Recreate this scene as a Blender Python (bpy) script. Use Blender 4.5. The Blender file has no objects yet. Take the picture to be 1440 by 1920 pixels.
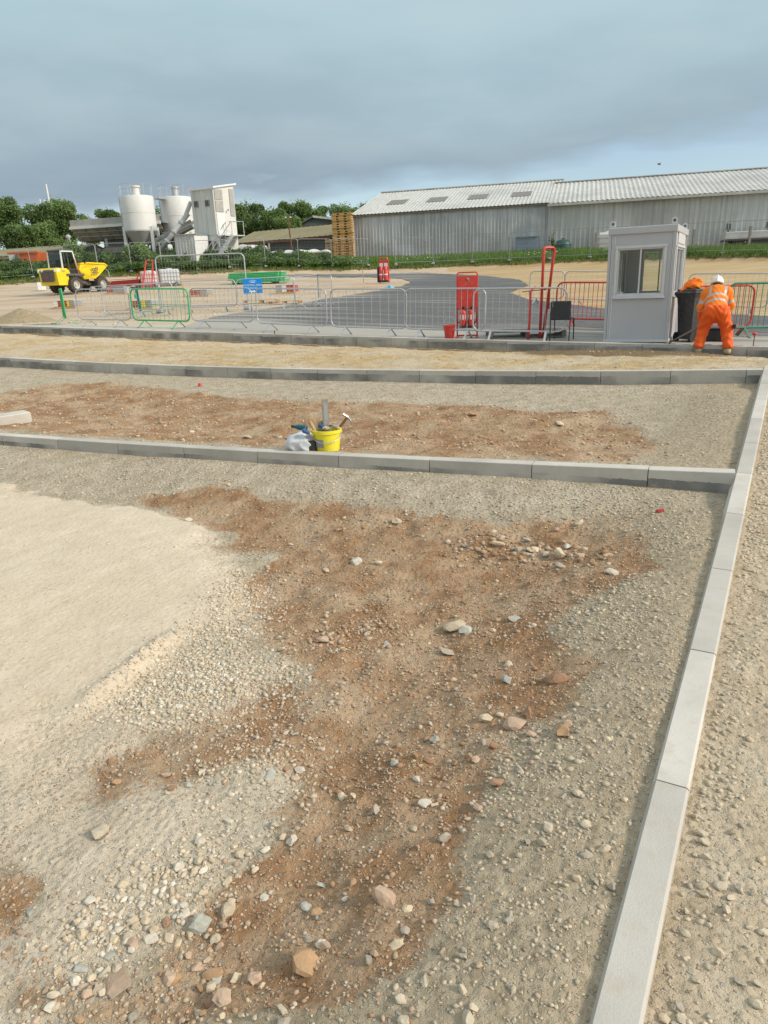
import bpy, math, random
import numpy as np
from mathutils import Vector, Matrix
random.seed(7)
rng = np.random.default_rng(7)
PI = math.pi
S = bpy.context.scene
COL = S.collection
# ------------------------------------------------------------------ camera model (photo: 1440 x 1920)
FPX, PITCH, ROLL, HC = 1323.47, 0.3111, -0.0375, 1.9
_f = np.array([0, math.cos(PITCH), -math.sin(PITCH)])
_u = np.array([0, math.sin(PITCH), math.cos(PITCH)])
_x = np.array([1.0, 0, 0])
CX = math.cos(ROLL) * _x + math.sin(ROLL) * _u
CU = -math.sin(ROLL) * _x + math.cos(ROLL) * _u
CF = _f
CAM = np.array([0, 0, HC])
def ray(px, py):
    return CX * (px - 720) / FPX - CU * (py - 960) / FPX + CF
def proj(v):
    v = np.asarray(v, float) - CAM
    d = v @ CF
    return 720 + FPX * (v @ CX) / d, 960 - FPX * (v @ CU) / d
def at(px, py, depth):
    """world point on the view line of a pixel at a forward distance (world Y) in metres"""
    d = ray(px, py)
    return CAM + d * (depth / d[1])
cam = bpy.data.cameras.new('camera')
cam.sensor_fit = 'VERTICAL'; cam.sensor_height = 36; cam.sensor_width = 27
cam.lens = FPX / 1920 * 36
cam.clip_start = 0.05; cam.clip_end = 3000
co = bpy.data.objects.new('camera', cam); COL.objects.link(co)
co.matrix_world = Matrix(((CX[0], CU[0], -CF[0], 0), (CX[1], CU[1], -CF[1], 0), (CX[2], CU[2], -CF[2], HC), (0, 0, 0, 1)))
S.camera = co
S.render.resolution_x, S.render.resolution_y = 768, 1024

# ------------------------------------------------------------------ material helpers
def new_mat(name):
    m = bpy.data.materials.new(name); m.use_nodes = True
    nt = m.node_tree
    return m, nt, nt.nodes['Principled BSDF']
def N(nt, t, **kw):
    n = nt.nodes.new(t)
    for k, v in kw.items():
        if k.startswith('i_'):
            n.inputs[k[2:].replace('_', ' ')].default_value = v
        else:
            setattr(n, k, v)
    return n
def L(nt, a, b): nt.links.new(a, b)
def ramp(nt, fac, stops):
    r = N(nt, 'ShaderNodeValToRGB')
    e = r.color_ramp.elements
    while len(e) < len(stops): e.new(0.5)
    for i, (p, c) in enumerate(stops):
        e[i].position = p
        e[i].color = (c[0], c[1], c[2], 1) if not isinstance(c, (int, float)) else (c, c, c, 1)
    L(nt, fac, r.inputs['Fac'])
    return r.outputs['Color']
def mix(nt, fac, a, b, mode='MIX'):
    m = N(nt, 'ShaderNodeMix', data_type='RGBA', blend_type=mode)
    for s, v in (('Factor', fac), ('A', a), ('B', b)):
        sock = [i for i in m.inputs if i.name == s and (i.type == 'RGBA' if s != 'Factor' else i.type == 'VALUE')][0]
        if isinstance(v, (int, float)): sock.default_value = v
        elif isinstance(v, tuple): sock.default_value = (*v, 1) if len(v) == 3 else v
        else: L(nt, v, sock)
    return [o for o in m.outputs if o.type == 'RGBA'][0]
def math_(nt, op, a, b=None, c=None, clamp=False):
    m = N(nt, 'ShaderNodeMath', operation=op); m.use_clamp = clamp
    for i, v in enumerate((a, b, c)):
        if v is None: continue
        if isinstance(v, (int, float)): m.inputs[i].default_value = v
        else: L(nt, v, m.inputs[i])
    return m.outputs[0]
def noise(nt, vec, scale, detail=4, rough=0.55, out='Fac'):
    n = N(nt, 'ShaderNodeTexNoise'); n.inputs['Scale'].default_value = scale
    n.inputs['Detail'].default_value = detail; n.inputs['Roughness'].default_value = rough
    if vec is not None: L(nt, vec, n.inputs['Vector'])
    return n.outputs[out]
def pos(nt): return N(nt, 'ShaderNodeNewGeometry').outputs['Position']
def objco(nt): return N(nt, 'ShaderNodeTexCoord').outputs['Object']
def bump(nt, bsdf, h, strength=0.4, dist=0.01):
    b = N(nt, 'ShaderNodeBump'); b.inputs['Strength'].default_value = strength; b.inputs['Distance'].default_value = dist
    L(nt, h, b.inputs['Height']); L(nt, b.outputs[0], bsdf.inputs['Normal'])
def simple(name, col, rough=0.5, metal=0.0, var=0.12, scale=6.0, dirt=None, dirt_amt=0.35, bmp=0.0, spec=0.5):
    """painted / plastic / metal surface with a little wear and dust"""
    m, nt, b = new_mat(name)
    v = objco(nt)
    n1 = noise(nt, v, scale, 5, 0.6)
    dark = tuple(c * (1 - var * 1.6) for c in col); light = tuple(min(1, c * (1 + var)) for c in col)
    c = ramp(nt, n1, [(0.25, dark), (0.75, light)])
    if dirt:
        n2 = noise(nt, v, scale * 2.7, 6, 0.7)
        f = ramp(nt, n2, [(0.48, 0.0), (0.75, dirt_amt)])
        c = mix(nt, f, c, dirt)
    L(nt, c, b.inputs['Base Color'])
    b.inputs['Metallic'].default_value = metal
    b.inputs['Specular IOR Level'].default_value = spec
    r = ramp(nt, n1, [(0.2, max(0, rough - 0.1)), (0.8, min(1, rough + 0.12))])
    L(nt, r, b.inputs['Roughness'])
    if bmp: bump(nt, b, noise(nt, v, scale * 8, 4), bmp, 0.004)
    return m
DUST = (0.42, 0.34, 0.24)
M = {}
M['galv'] = simple('galvanised_steel', (0.50, 0.51, 0.52), 0.42, 0.55, 0.12, 9, DUST, 0.3)
M['galv_far'] = simple('galvanised_mesh', (0.30, 0.32, 0.32), 0.5, 0.3, 0.1, 4)
M['red_paint'] = simple('red_paint', (0.62, 0.045, 0.035), 0.38, 0, 0.12, 5, DUST, 0.25)
M['green_paint'] = simple('green_paint', (0.04, 0.42, 0.15), 0.4, 0, 0.12, 5, DUST, 0.25)
M['dgreen_paint'] = simple('dark_green_paint', (0.035, 0.20, 0.12), 0.42, 0, 0.12, 5, DUST, 0.25)
M['yellow'] = simple('yellow_paint', (0.85, 0.62, 0.012), 0.35, 0, 0.06, 3, DUST, 0.22)
M['yplastic'] = simple('yellow_plastic', (0.80, 0.70, 0.03), 0.4, 0, 0.05, 8, (0.5, 0.45, 0.35), 0.35)
M['black'] = simple('black_plastic', (0.022, 0.022, 0.024), 0.5, 0, 0.2, 6, (0.2, 0.17, 0.13), 0.15)
M['bin'] = simple('bin_plastic', (0.035, 0.036, 0.04), 0.45, 0, 0.15, 5, (0.25, 0.22, 0.18), 0.25)
M['dkgrey'] = simple('dark_grey_steel', (0.10, 0.098, 0.095), 0.55, 0.1, 0.15, 4, DUST, 0.3)
M['tyre'] = simple('tyre_rubber', (0.05, 0.045, 0.04), 0.85, 0, 0.2, 6, (0.28, 0.22, 0.16), 0.6)
M['rim'] = simple('wheel_rim', (0.55, 0.53, 0.48), 0.45, 0.2, 0.1, 6, DUST, 0.35)
M['white'] = simple('white_paint', (0.76, 0.76, 0.74), 0.45, 0, 0.06, 4, (0.45, 0.42, 0.36), 0.2)
M['silo'] = simple('silo_paint', (0.70, 0.69, 0.66), 0.5, 0, 0.05, 0.8, (0.46, 0.43, 0.38), 0.18)
M['silo_cone'] = simple('silo_cone_paint', (0.50, 0.50, 0.49), 0.5, 0, 0.06, 0.8, (0.36, 0.33, 0.28), 0.2)
M['hut'] = simple('hut_panel', (0.46, 0.46, 0.475), 0.42, 0, 0.03, 2.5, (0.40, 0.37, 0.32), 0.10)
M['hutframe'] = simple('hut_frame', (0.60, 0.60, 0.605), 0.4, 0, 0.04, 5, (0.45, 0.42, 0.36), 0.12)
M['wood'] = simple('pale_timber', (0.52, 0.36, 0.19), 0.75, 0, 0.25, 7, (0.3, 0.2, 0.11), 0.5)
M['greywood'] = simple('weathered_timber', (0.20, 0.18, 0.15), 0.85, 0, 0.3, 7, (0.33, 0.29, 0.23), 0.5)
M['pallet'] = simple('new_pallet_timber', (0.56, 0.35, 0.13), 0.75, 0, 0.18, 3, (0.40, 0.25, 0.10), 0.5)
M['blue'] = simple('blue_sign', (0.0, 0.24, 0.68), 0.35, 0, 0.04, 5)
M['orange_skip'] = simple('orange_paint', (0.72, 0.14, 0.03), 0.5, 0, 0.12, 2, DUST, 0.3)
M['ibc'] = simple('white_plastic_tank', (0.72, 0.73, 0.73), 0.4, 0, 0.05, 3, (0.5, 0.47, 0.42), 0.2)
M['rust'] = simple('rusty_steel', (0.20, 0.09, 0.045), 0.8, 0.2, 0.3, 12)
M['steel'] = simple('bare_aluminium', (0.42, 0.41, 0.38), 0.4, 0.7, 0.15, 14, (0.35, 0.30, 0.22), 0.5)
M['teal'] = simple('teal_plastic', (0.0, 0.10, 0.13), 0.4, 0, 0.1, 9)
M['bluecloth'] = simple('blue_fabric', (0.03, 0.10, 0.25), 0.8, 0, 0.2, 20)
M['tan'] = simple('tan_leather', (0.46, 0.36, 0.22), 0.75, 0, 0.15, 12)
M['bagplastic'] = simple('thin_grey_plastic', (0.55, 0.56, 0.58), 0.3, 0, 0.1, 18)
M['helmet'] = simple('helmet_shell', (0.80, 0.78, 0.74), 0.35, 0, 0.03, 6)
M['skin'] = simple('skin', (0.45, 0.25, 0.17), 0.55, 0, 0.06, 9)
M['hivis'] = simple('orange_hivis_cloth', (0.88, 0.17, 0.006), 0.75, 0, 0.08, 9)
M['hivis_yel'] = simple('orange_yellow_cloth', (0.90, 0.205, 0.006), 0.75, 0, 0.08, 9)
M['trouser'] = simple('red_orange_cloth', (0.88, 0.115, 0.008), 0.8, 0, 0.10, 9, (0.45, 0.2, 0.1), 0.2)
M['tape'] = simple('reflective_tape', (0.46, 0.44, 0.42), 0.4, 0.2, 0.06, 20)
M['boot'] = simple('tan_boot_leather', (0.50, 0.38, 0.22), 0.8, 0, 0.15, 14)
M['grey_block'] = simple('grey_block', (0.33, 0.33, 0.33), 0.85, 0, 0.1, 4)
M['redwrap'] = simple('red_printed_wrap', (0.42, 0.05, 0.045), 0.6, 0, 0.15, 7)
M['tankgreen'] = simple('green_tank_plastic', (0.02, 0.075, 0.06), 0.5, 0, 0.12, 3)
M['doorblue'] = simple('blue_grey_door', (0.20, 0.26, 0.32), 0.5, 0, 0.08, 2)
M['shedwall'] = simple('dark_green_sheeting', (0.085, 0.10, 0.085), 0.7, 0, 0.15, 1)
M['roof_tan'] = simple('mossy_roof', (0.25, 0.21, 0.11), 0.85, 0, 0.16, 0.6, (0.15, 0.14, 0.08), 0.6)
M['cream'] = simple('cream_cladding', (0.68, 0.67, 0.63), 0.6, 0, 0.05, 1.5, (0.40, 0.36, 0.28), 0.25)
M['sheet'] = simple('white_sheeting', (0.62, 0.61, 0.58), 0.5, 0, 0.1, 1.2, (0.4, 0.36, 0.3), 0.3)
M['hopper'] = simple('hopper_steel', (0.42, 0.41, 0.375), 0.65, 0.1, 0.15, 1, (0.2, 0.17, 0.13), 0.5)
M['concrete_post'] = simple('concrete_post', (0.23, 0.22, 0.19), 0.9, 0, 0.15, 3)
M['bark'] = simple('bark', (0.09, 0.075, 0.055), 0.9, 0, 0.25, 3)

def mat_glass():
    m, nt, b = new_mat('window_glass')
    nt.nodes.remove(b)
    out = nt.nodes['Material Output']
    tr = N(nt, 'ShaderNodeBsdfTransparent'); tr.inputs[0].default_value = (0.94, 0.96, 0.95, 1)
    gl = N(nt, 'ShaderNodeBsdfGlossy'); gl.inputs['Roughness'].default_value = 0.03
    fr = N(nt, 'ShaderNodeFresnel'); fr.inputs[0].default_value = 1.5
    ms = N(nt, 'ShaderNodeMixShader'); L(nt, fr.outputs[0], ms.inputs[0]); L(nt, tr.outputs[0], ms.inputs[1]); L(nt, gl.outputs[0], ms.inputs[2])
    L(nt, ms.outputs[0], out.inputs[0])
    return m
M['glass'] = mat_glass()

def mat_kerb():
    m, nt, b = new_mat('kerb_concrete')
    p = pos(nt); o = objco(nt)
    oi = N(nt, 'ShaderNodeObjectInfo').outputs['Random']
    n1 = noise(nt, p, 2.2, 5, 0.6); n2 = noise(nt, p, 14, 5, 0.65); n3 = noise(nt, p, 160, 3, 0.7)
    c = ramp(nt, n1, [(0.25, (0.42, 0.385, 0.335)), (0.75, (0.58, 0.54, 0.475))])
    v = math_(nt, 'MULTIPLY_ADD', oi, 0.24, 0.86)
    c = mix(nt, 1.0, c, N(nt, 'ShaderNodeCombineColor').outputs[0], 'MIX') if False else c
    hs = N(nt, 'ShaderNodeHueSaturation'); L(nt, c, hs.inputs['Color']); L(nt, v, hs.inputs['Value']); c = hs.outputs[0]
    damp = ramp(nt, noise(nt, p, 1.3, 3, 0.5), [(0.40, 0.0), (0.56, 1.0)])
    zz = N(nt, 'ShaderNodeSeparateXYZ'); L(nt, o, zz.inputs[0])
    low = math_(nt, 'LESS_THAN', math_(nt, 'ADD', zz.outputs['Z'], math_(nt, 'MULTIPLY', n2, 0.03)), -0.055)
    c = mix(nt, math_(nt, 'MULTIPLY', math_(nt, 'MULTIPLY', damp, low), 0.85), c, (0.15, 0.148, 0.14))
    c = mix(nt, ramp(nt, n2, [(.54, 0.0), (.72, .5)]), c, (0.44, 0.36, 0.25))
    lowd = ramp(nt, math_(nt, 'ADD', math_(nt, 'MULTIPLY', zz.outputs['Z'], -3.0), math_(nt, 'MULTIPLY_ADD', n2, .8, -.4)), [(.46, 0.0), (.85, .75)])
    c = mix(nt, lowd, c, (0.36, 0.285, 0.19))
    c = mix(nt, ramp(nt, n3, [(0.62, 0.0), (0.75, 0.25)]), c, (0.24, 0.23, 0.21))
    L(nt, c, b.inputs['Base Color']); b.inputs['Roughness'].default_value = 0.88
    bump(nt, b, math_(nt, 'ADD', n3, n2), 0.5, 0.003)
    return m
M['kerb'] = mat_kerb()

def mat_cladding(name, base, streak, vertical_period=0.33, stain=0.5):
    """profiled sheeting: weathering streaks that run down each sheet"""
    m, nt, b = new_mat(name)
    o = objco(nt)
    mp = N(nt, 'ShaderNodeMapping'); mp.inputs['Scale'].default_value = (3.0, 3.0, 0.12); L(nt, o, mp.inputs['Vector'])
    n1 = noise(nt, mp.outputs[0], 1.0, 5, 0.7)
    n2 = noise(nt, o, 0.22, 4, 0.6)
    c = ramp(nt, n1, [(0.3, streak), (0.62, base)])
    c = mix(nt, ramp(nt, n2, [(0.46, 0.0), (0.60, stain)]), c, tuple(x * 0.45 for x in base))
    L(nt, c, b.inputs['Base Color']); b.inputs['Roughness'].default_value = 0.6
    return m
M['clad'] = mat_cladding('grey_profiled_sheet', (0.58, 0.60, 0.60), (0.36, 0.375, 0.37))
M['clad2'] = mat_cladding('fibre_cement_sheet', (0.54, 0.55, 0.52), (0.38, 0.385, 0.36), stain=0.3)
M['roofsheet'] = mat_cladding('pale_roof_sheet', (0.57, 0.56, 0.515), (0.38, 0.37, 0.33), stain=0.35)
M['towerclad'] = mat_cladding('white_profiled_sheet', (0.66, 0.66, 0.63), (0.52, 0.51, 0.47), stain=0.15)

def mat_leaf(name, dark, light, trans=0.38):
    m, nt, b = new_mat(name)
    a = N(nt, 'ShaderNodeAttribute', attribute_name='tint')
    n = noise(nt, pos(nt), 0.5, 3)
    f = math_(nt, 'ADD', math_(nt, 'MULTIPLY', a.outputs['Fac'], 0.65), math_(nt, 'MULTIPLY', n, 0.35))
    c = ramp(nt, f, [(0.1, dark), (0.85, light)])
    L(nt, c, b.inputs['Base Color']); b.inputs['Roughness'].default_value = 0.6
    b.inputs['Specular IOR Level'].default_value = 0.25
    out = nt.nodes['Material Output']
    t = N(nt, 'ShaderNodeBsdfTranslucent'); L(nt, c, t.inputs[0])
    ms = N(nt, 'ShaderNodeMixShader'); ms.inputs[0].default_value = trans
    L(nt, b.outputs[0], ms.inputs[1]); L(nt, t.outputs[0], ms.inputs[2]); L(nt, ms.outputs[0], out.inputs[0])
    return m
M['leaf_dark'] = mat_leaf('dark_leaves', (0.075, 0.13, 0.045), (0.26, 0.37, 0.13))
M['leaf_mid'] = mat_leaf('mid_leaves', (0.085, 0.145, 0.045), (0.28, 0.39, 0.14))
M['leaf_pale'] = mat_leaf('pale_leaves', (0.07, 0.11, 0.05), (0.22, 0.29, 0.13))
M['bramble'] = mat_leaf('bramble_leaves', (0.05, 0.10, 0.028), (0.19, 0.29, 0.085))
M['grass'] = mat_leaf('grass_blades', (0.05, 0.11, 0.02), (0.22, 0.33, 0.07), 0.3)
M['petal'] = simple('white_petals', (0.75, 0.75, 0.66), 0.7, 0, 0.05, 3)

# ------------------------------------------------------------------ mesh builder
class MB:
    def __init__(self): self.v = []; self.f = []; self.m = []
    def add(self, vs, fs, mi=0, T=None):
        n = len(self.v)
        if T is not None: vs = [T @ Vector(p) for p in vs]
        self.v += [tuple(p) for p in vs]
        self.f += [tuple(i + n for i in q) for q in fs]
        self.m += [mi] * len(fs)
        return self
    def box(self, c, s, mi=0, rot=None, bev=0.0, T=None):
        x, y, z = s[0] / 2, s[1] / 2, s[2] / 2
        if bev <= 0 or bev * 2 >= min(s):
            vs = [(-x, -y, -z), (x, -y, -z), (x, y, -z), (-x, y, -z), (-x, -y, z), (x, -y, z), (x, y, z), (-x, y, z)]
            fs = [(0, 3, 2, 1), (4, 5, 6, 7), (0, 1, 5, 4), (1, 2, 6, 5), (2, 3, 7, 6), (3, 0, 4, 7)]
        else:
            b = bev; vs = []
            for sx in (-1, 1):
                for sy in (-1, 1):
                    for sz in (-1, 1):
                        vs += [(sx * x, sy * (y - b), sz * (z - b)), (sx * (x - b), sy * y, sz * (z - b)), (sx * (x - b), sy * (y - b), sz * z)]
            I = lambda sx, sy, sz, k: ((sx + 1) // 2 * 4 + (sy + 1) // 2 * 2 + (sz + 1) // 2) * 3 + k
            fs = []
            for s_ in (-1, 1):
                q = [I(s_, -1, -1, 0), I(s_, 1, -1, 0), I(s_, 1, 1, 0), I(s_, -1, 1, 0)]; fs.append(tuple(q if s_ > 0 else q[::-1]))
                q = [I(-1, s_, -1, 1), I(-1, s_, 1, 1), I(1, s_, 1, 1), I(1, s_, -1, 1)]; fs.append(tuple(q if s_ > 0 else q[::-1]))
                q = [I(-1, -1, s_, 2), I(1, -1, s_, 2), I(1, 1, s_, 2), I(-1, 1, s_, 2)]; fs.append(tuple(q if s_ > 0 else q[::-1]))
            for a in (-1, 1):
                for c_ in (-1, 1):
                    q = [I(a, c_, -1, 0), I(a, c_, -1, 1), I(a, c_, 1, 1), I(a, c_, 1, 0)]; fs.append(tuple(q if a * c_ < 0 else q[::-1]))
                    q = [I(a, -1, c_, 0), I(a, -1, c_, 2), I(a, 1, c_, 2), I(a, 1, c_, 0)]; fs.append(tuple(q if a * c_ > 0 else q[::-1]))
                    q = [I(-1, a, c_, 1), I(-1, a, c_, 2), I(1, a, c_, 2), I(1, a, c_, 1)]; fs.append(tuple(q if a * c_ < 0 else q[::-1]))
            for sx in (-1, 1):
                for sy in (-1, 1):
                    for sz in (-1, 1):
                        q = [I(sx, sy, sz, 0), I(sx, sy, sz, 1), I(sx, sy, sz, 2)]; fs.append(tuple(q if sx * sy * sz > 0 else q[::-1]))
        R = Matrix.Translation(c) @ (rot.to_4x4() if rot is not None else Matrix.Identity(4))
        if T is not None: R = T @ R
        return self.add(vs, fs, mi, R)
    def tube(self, path, r, seg=6, mi=0, closed=False, caps=True):
        P = [Vector(p) for p in path]; n = len(P); vs = []; fs = []
        rr = r if isinstance(r, (list, tuple)) else [r] * n
        prev = None
        for i in range(n):
            a = P[(i - 1) % n] if (closed or i > 0) else P[i]
            b = P[(i + 1) % n] if (closed or i < n - 1) else P[i]
            t = (b - a).normalized()
            if prev is None:
                u = t.cross(Vector((0, 0, 1)))
                if u.length < 1e-3: u = t.cross(Vector((1, 0, 0)))
            else:
                u = prev - t * prev.dot(t)
                if u.length < 1e-4: u = t.orthogonal()
            u.normalize(); w = t.cross(u); prev = u
            for k in range(seg):
                an = 2 * PI * k / seg
                vs.append(P[i] + (u * math.cos(an) + w * math.sin(an)) * rr[i])
        m = n if closed else n - 1
        for i in range(m):
            j = (i + 1) % n
            for k in range(seg):
                k2 = (k + 1) % seg
                fs.append((i * seg + k, i * seg + k2, j * seg + k2, j * seg + k))
        if caps and not closed:
            fs.append(tuple(range(seg))[::-1]); fs.append(tuple((n - 1) * seg + k for k in range(seg)))
        return self.add(vs, fs, mi)
    def lathe(self, prof, seg=24, mi=0, c=(0, 0, 0), axis='Z', T=None):
        vs = []; fs = []
        for r, z in prof:
            for k in range(seg):
                a = 2 * PI * k / seg
                p = (r * math.cos(a), r * math.sin(a), z)
                if axis == 'Y': p = (p[0], p[2], p[1])
                if axis == 'X': p = (p[2], p[0], p[1])
                vs.append((p[0] + c[0], p[1] + c[1], p[2] + c[2]))
        for i in range(len(prof) - 1):
            for k in range(seg):
                k2 = (k + 1) % seg
                q = (i * seg + k, i * seg + k2, (i + 1) * seg + k2, (i + 1) * seg + k)
                fs.append(q if axis != 'Y' else q[::-1])
        return self.add(vs, fs, mi, T)
    def prism(self, poly, h0, h1, mi=0, plane='XY', T=None):
        n = len(poly)
        def P(p, h):
            return (p[0], p[1], h) if plane == 'XY' else ((p[0], h, p[1]) if plane == 'XZ' else (h, p[0], p[1]))
        vs = [P(p, h0) for p in poly] + [P(p, h1) for p in poly]
        fs = [tuple(range(n))[::-1], tuple(range(n, 2 * n))]
        fs += [(i, (i + 1) % n, (i + 1) % n + n, i + n) for i in range(n)]
        return self.add(vs, fs, mi, T)
    def beam(self, a, b, w, h, mi=0, up=(0, 0, 1)):
        a = Vector(a); b = Vector(b); t = (b - a); ln = t.length; t.normalize()
        s = t.cross(Vector(up))
        if s.length < 1e-3: s = t.cross(Vector((1, 0, 0)))
        s.normalize(); u = s.cross(t)
        vs = []
        for q in (a, b):
            for sx, sz in ((-1, -1), (1, -1), (1, 1), (-1, 1)):
                vs.append(q + s * sx * w / 2 + u * sz * h / 2)
        fs = [(0, 1, 2, 3), (7, 6, 5, 4), (0, 4, 5, 1), (1, 5, 6, 2), (2, 6, 7, 3), (3, 7, 4, 0)]
        return self.add(vs, fs, mi)
    def build(self, name, mats, parent=None, smooth=False, fix=True, **tags):
        me = bpy.data.meshes.new(name)
        me.from_pydata(self.v, [], self.f)
        if not isinstance(mats, (list, tuple)): mats = [mats]
        for m in mats: me.materials.append(M[m] if isinstance(m, str) else m)
        me.polygons.foreach_set('material_index', self.m)
        if fix:
            import bmesh
            bm = bmesh.new(); bm.from_mesh(me); bmesh.ops.recalc_face_normals(bm, faces=bm.faces); bm.to_mesh(me); bm.free()
        if smooth: me.polygons.foreach_set('use_smooth', [True] * len(me.polygons))
        o = bpy.data.objects.new(name, me); COL.objects.link(o)
        if parent: o.parent = parent
        for k, v in tags.items(): o[k] = v
        return o
def smooth_by_angle(o, ang=0.7):
    import bmesh
    bm = bmesh.new(); bm.from_mesh(o.data)
    for f in bm.faces: f.smooth = True
    for e in bm.edges:
        if len(e.link_faces) == 2 and e.calc_face_angle(0) > ang: e.smooth = False
    bm.to_mesh(o.data); bm.free()
def np_mesh(name, V, F, mats, parent=None, smooth=False, attrs=None, mi=None):
    me = bpy.data.meshes.new(name)
    V = np.asarray(V, np.float32); F = np.asarray(F, np.int32); k = F.shape[1]
    me.vertices.add(len(V)); me.vertices.foreach_set('co', V.ravel())
    me.loops.add(F.size); me.loops.foreach_set('vertex_index', F.ravel())
    me.polygons.add(len(F)); me.polygons.foreach_set('loop_start', np.arange(0, F.size, k, dtype=np.int32))
    me.polygons.foreach_set('loop_total', np.full(len(F), k, np.int32))
    if not isinstance(mats, (list, tuple)): mats = [mats]
    for m in mats: me.materials.append(M[m] if isinstance(m, str) else m)
    if mi is not None: me.polygons.foreach_set('material_index', np.asarray(mi, np.int32))
    if smooth: me.polygons.foreach_set('use_smooth', np.ones(len(F), bool))
    me.update(calc_edges=True)
    for nm, arr in (attrs or {}).items():
        if arr.ndim == 1:
            at_ = me.attributes.new(nm, 'FLOAT', 'POINT'); at_.data.foreach_set('value', np.asarray(arr, np.float32))
        else:
            at_ = me.attributes.new(nm, 'FLOAT_COLOR', 'POINT')
            a4 = np.ones((len(arr), 4), np.float32); a4[:, :3] = arr
            at_.data.foreach_set('color', a4.ravel())
    me.validate()
    o = bpy.data.objects.new(name, me); COL.objects.link(o)
    if parent: o.parent = parent
    return o
def thing(name, label, cat, loc=(0, 0, 0), rotz=0, group=None, rot=None):
    o = bpy.data.objects.new(name, None); COL.objects.link(o)
    o.empty_display_size = 0.2
    o.location = loc; o.rotation_euler = rot if rot is not None else (0, 0, rotz)
    o['label'] = label; o['category'] = cat
    if group: o['group'] = group
    return o
def tag(o, label, cat, group=None):
    o['label'] = label; o['category'] = cat
    if group: o['group'] = group
    return o
def dup(root, loc, rotz, label=None):
    r = root.copy(); COL.objects.link(r); r.location = loc; r.rotation_euler = (0, 0, rotz)
    if label: r['label'] = label
    for ch in list(root.children):
        c = ch.copy(); COL.objects.link(c); c.parent = r
        for g in ch.children:
            d = g.copy(); COL.objects.link(d); d.parent = c
    return r
def text_mesh(body, size, name, mat, parent, loc, rot, align='CENTER', extrude=0.004, shear=0.0):
    cu = bpy.data.curves.new(name, 'FONT'); cu.body = body; cu.size = size; cu.align_x = align; cu.align_y = 'CENTER'
    cu.extrude = extrude; cu.resolution_u = 2; cu.shear = shear
    t = bpy.data.objects.new('tmp', cu); COL.objects.link(t)
    dg = bpy.context.evaluated_depsgraph_get()
    me = bpy.data.meshes.new_from_object(t.evaluated_get(dg))
    bpy.data.objects.remove(t); bpy.data.curves.remove(cu)
    me.materials.clear(); me.materials.append(M[mat])
    o = bpy.data.objects.new(name, me); COL.objects.link(o); o.parent = parent; o.location = loc; o.rotation_euler = rot
    return o
# surface nets: turns a signed distance field into one continuous mesh
def surf_nets(sdf, lo, hi, h):
    lo = np.array(lo, float); n = np.ceil((np.array(hi) - lo) / h).astype(int) + 1
    g = np.stack(np.meshgrid(*[lo[i] + np.arange(n[i]) * h for i in range(3)], indexing='ij'), -1)
    D = sdf(g.reshape(-1, 3)).reshape(n)
    c = [(i, j, k) for i in (0, 1) for j in (0, 1) for k in (0, 1)]
    sl = lambda o_: tuple(slice(o_[a], n[a] - 1 + o_[a]) for a in range(3))
    corners = np.stack([D[sl(o_)] for o_ in c], -1)
    ins = corners < 0
    act = ins.any(-1) & ~ins.all(-1)
    acc = np.zeros(act.shape + (3,)); cnt = np.zeros(act.shape)
    for a in range(8):
        for b in range(a + 1, 8):
            da = np.array(c[b]) - np.array(c[a])
            if np.abs(da).sum() != 1: continue
            x = ins[..., a] != ins[..., b]
            t = corners[..., a] / np.where(x, corners[..., a] - corners[..., b], 1)
            p = np.array(c[a]) + t[..., None] * da
            acc += np.where(x[..., None], p, 0); cnt += x
    idx = -np.ones(act.shape, int); w = np.argwhere(act); idx[act] = np.arange(len(w))
    V = lo + (w + acc[act] / cnt[act][:, None]) * h
    F = []
    for ax in range(3):
        o1, o2 = [(1, 2), (2, 0), (0, 1)][ax]
        s0 = [slice(1, n[a] - 1) for a in range(3)]; s0[ax] = slice(0, n[ax] - 1)
        s1 = list(s0); s1[ax] = slice(1, n[ax])
        A = D[tuple(s0)] < 0; B = D[tuple(s1)] < 0
        e = np.argwhere(A != B)
        if not len(e): continue
        sgn = A[tuple(e.T)]
        off = np.array([s0[a].start for a in range(3)])
        e = e + off
        d1 = np.zeros(3, int); d1[o1] = 1; d2 = np.zeros(3, int); d2[o2] = 1
        q = [idx[tuple((e - d1 - d2).T)], idx[tuple((e - d2).T)], idx[tuple(e.T)], idx[tuple((e - d1).T)]]
        q = np.stack(q, -1); q[~sgn] = q[~sgn][:, ::-1]
        F.append(q[(q >= 0).all(1)])
    return V, np.concatenate(F)
def sd_cone(p, a, b, ra, rb):
    a = np.array(a, float); b = np.array(b, float); ba = b - a
    t = np.clip(((p - a) @ ba) / (ba @ ba), 0, 1)
    return np.linalg.norm(p - a - t[:, None] * ba, axis=1) - (ra + (rb - ra) * t)
def sd_ell(p, c, r):
    q = (p - np.array(c)) / np.array(r)
    k = np.linalg.norm(q, axis=1)
    return (k - 1) * min(r)
def smin(a, b, k):
    h = np.clip(0.5 + 0.5 * (b - a) / k, 0, 1)
    return b + (a - b) * h - k * h * (1 - h)
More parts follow.
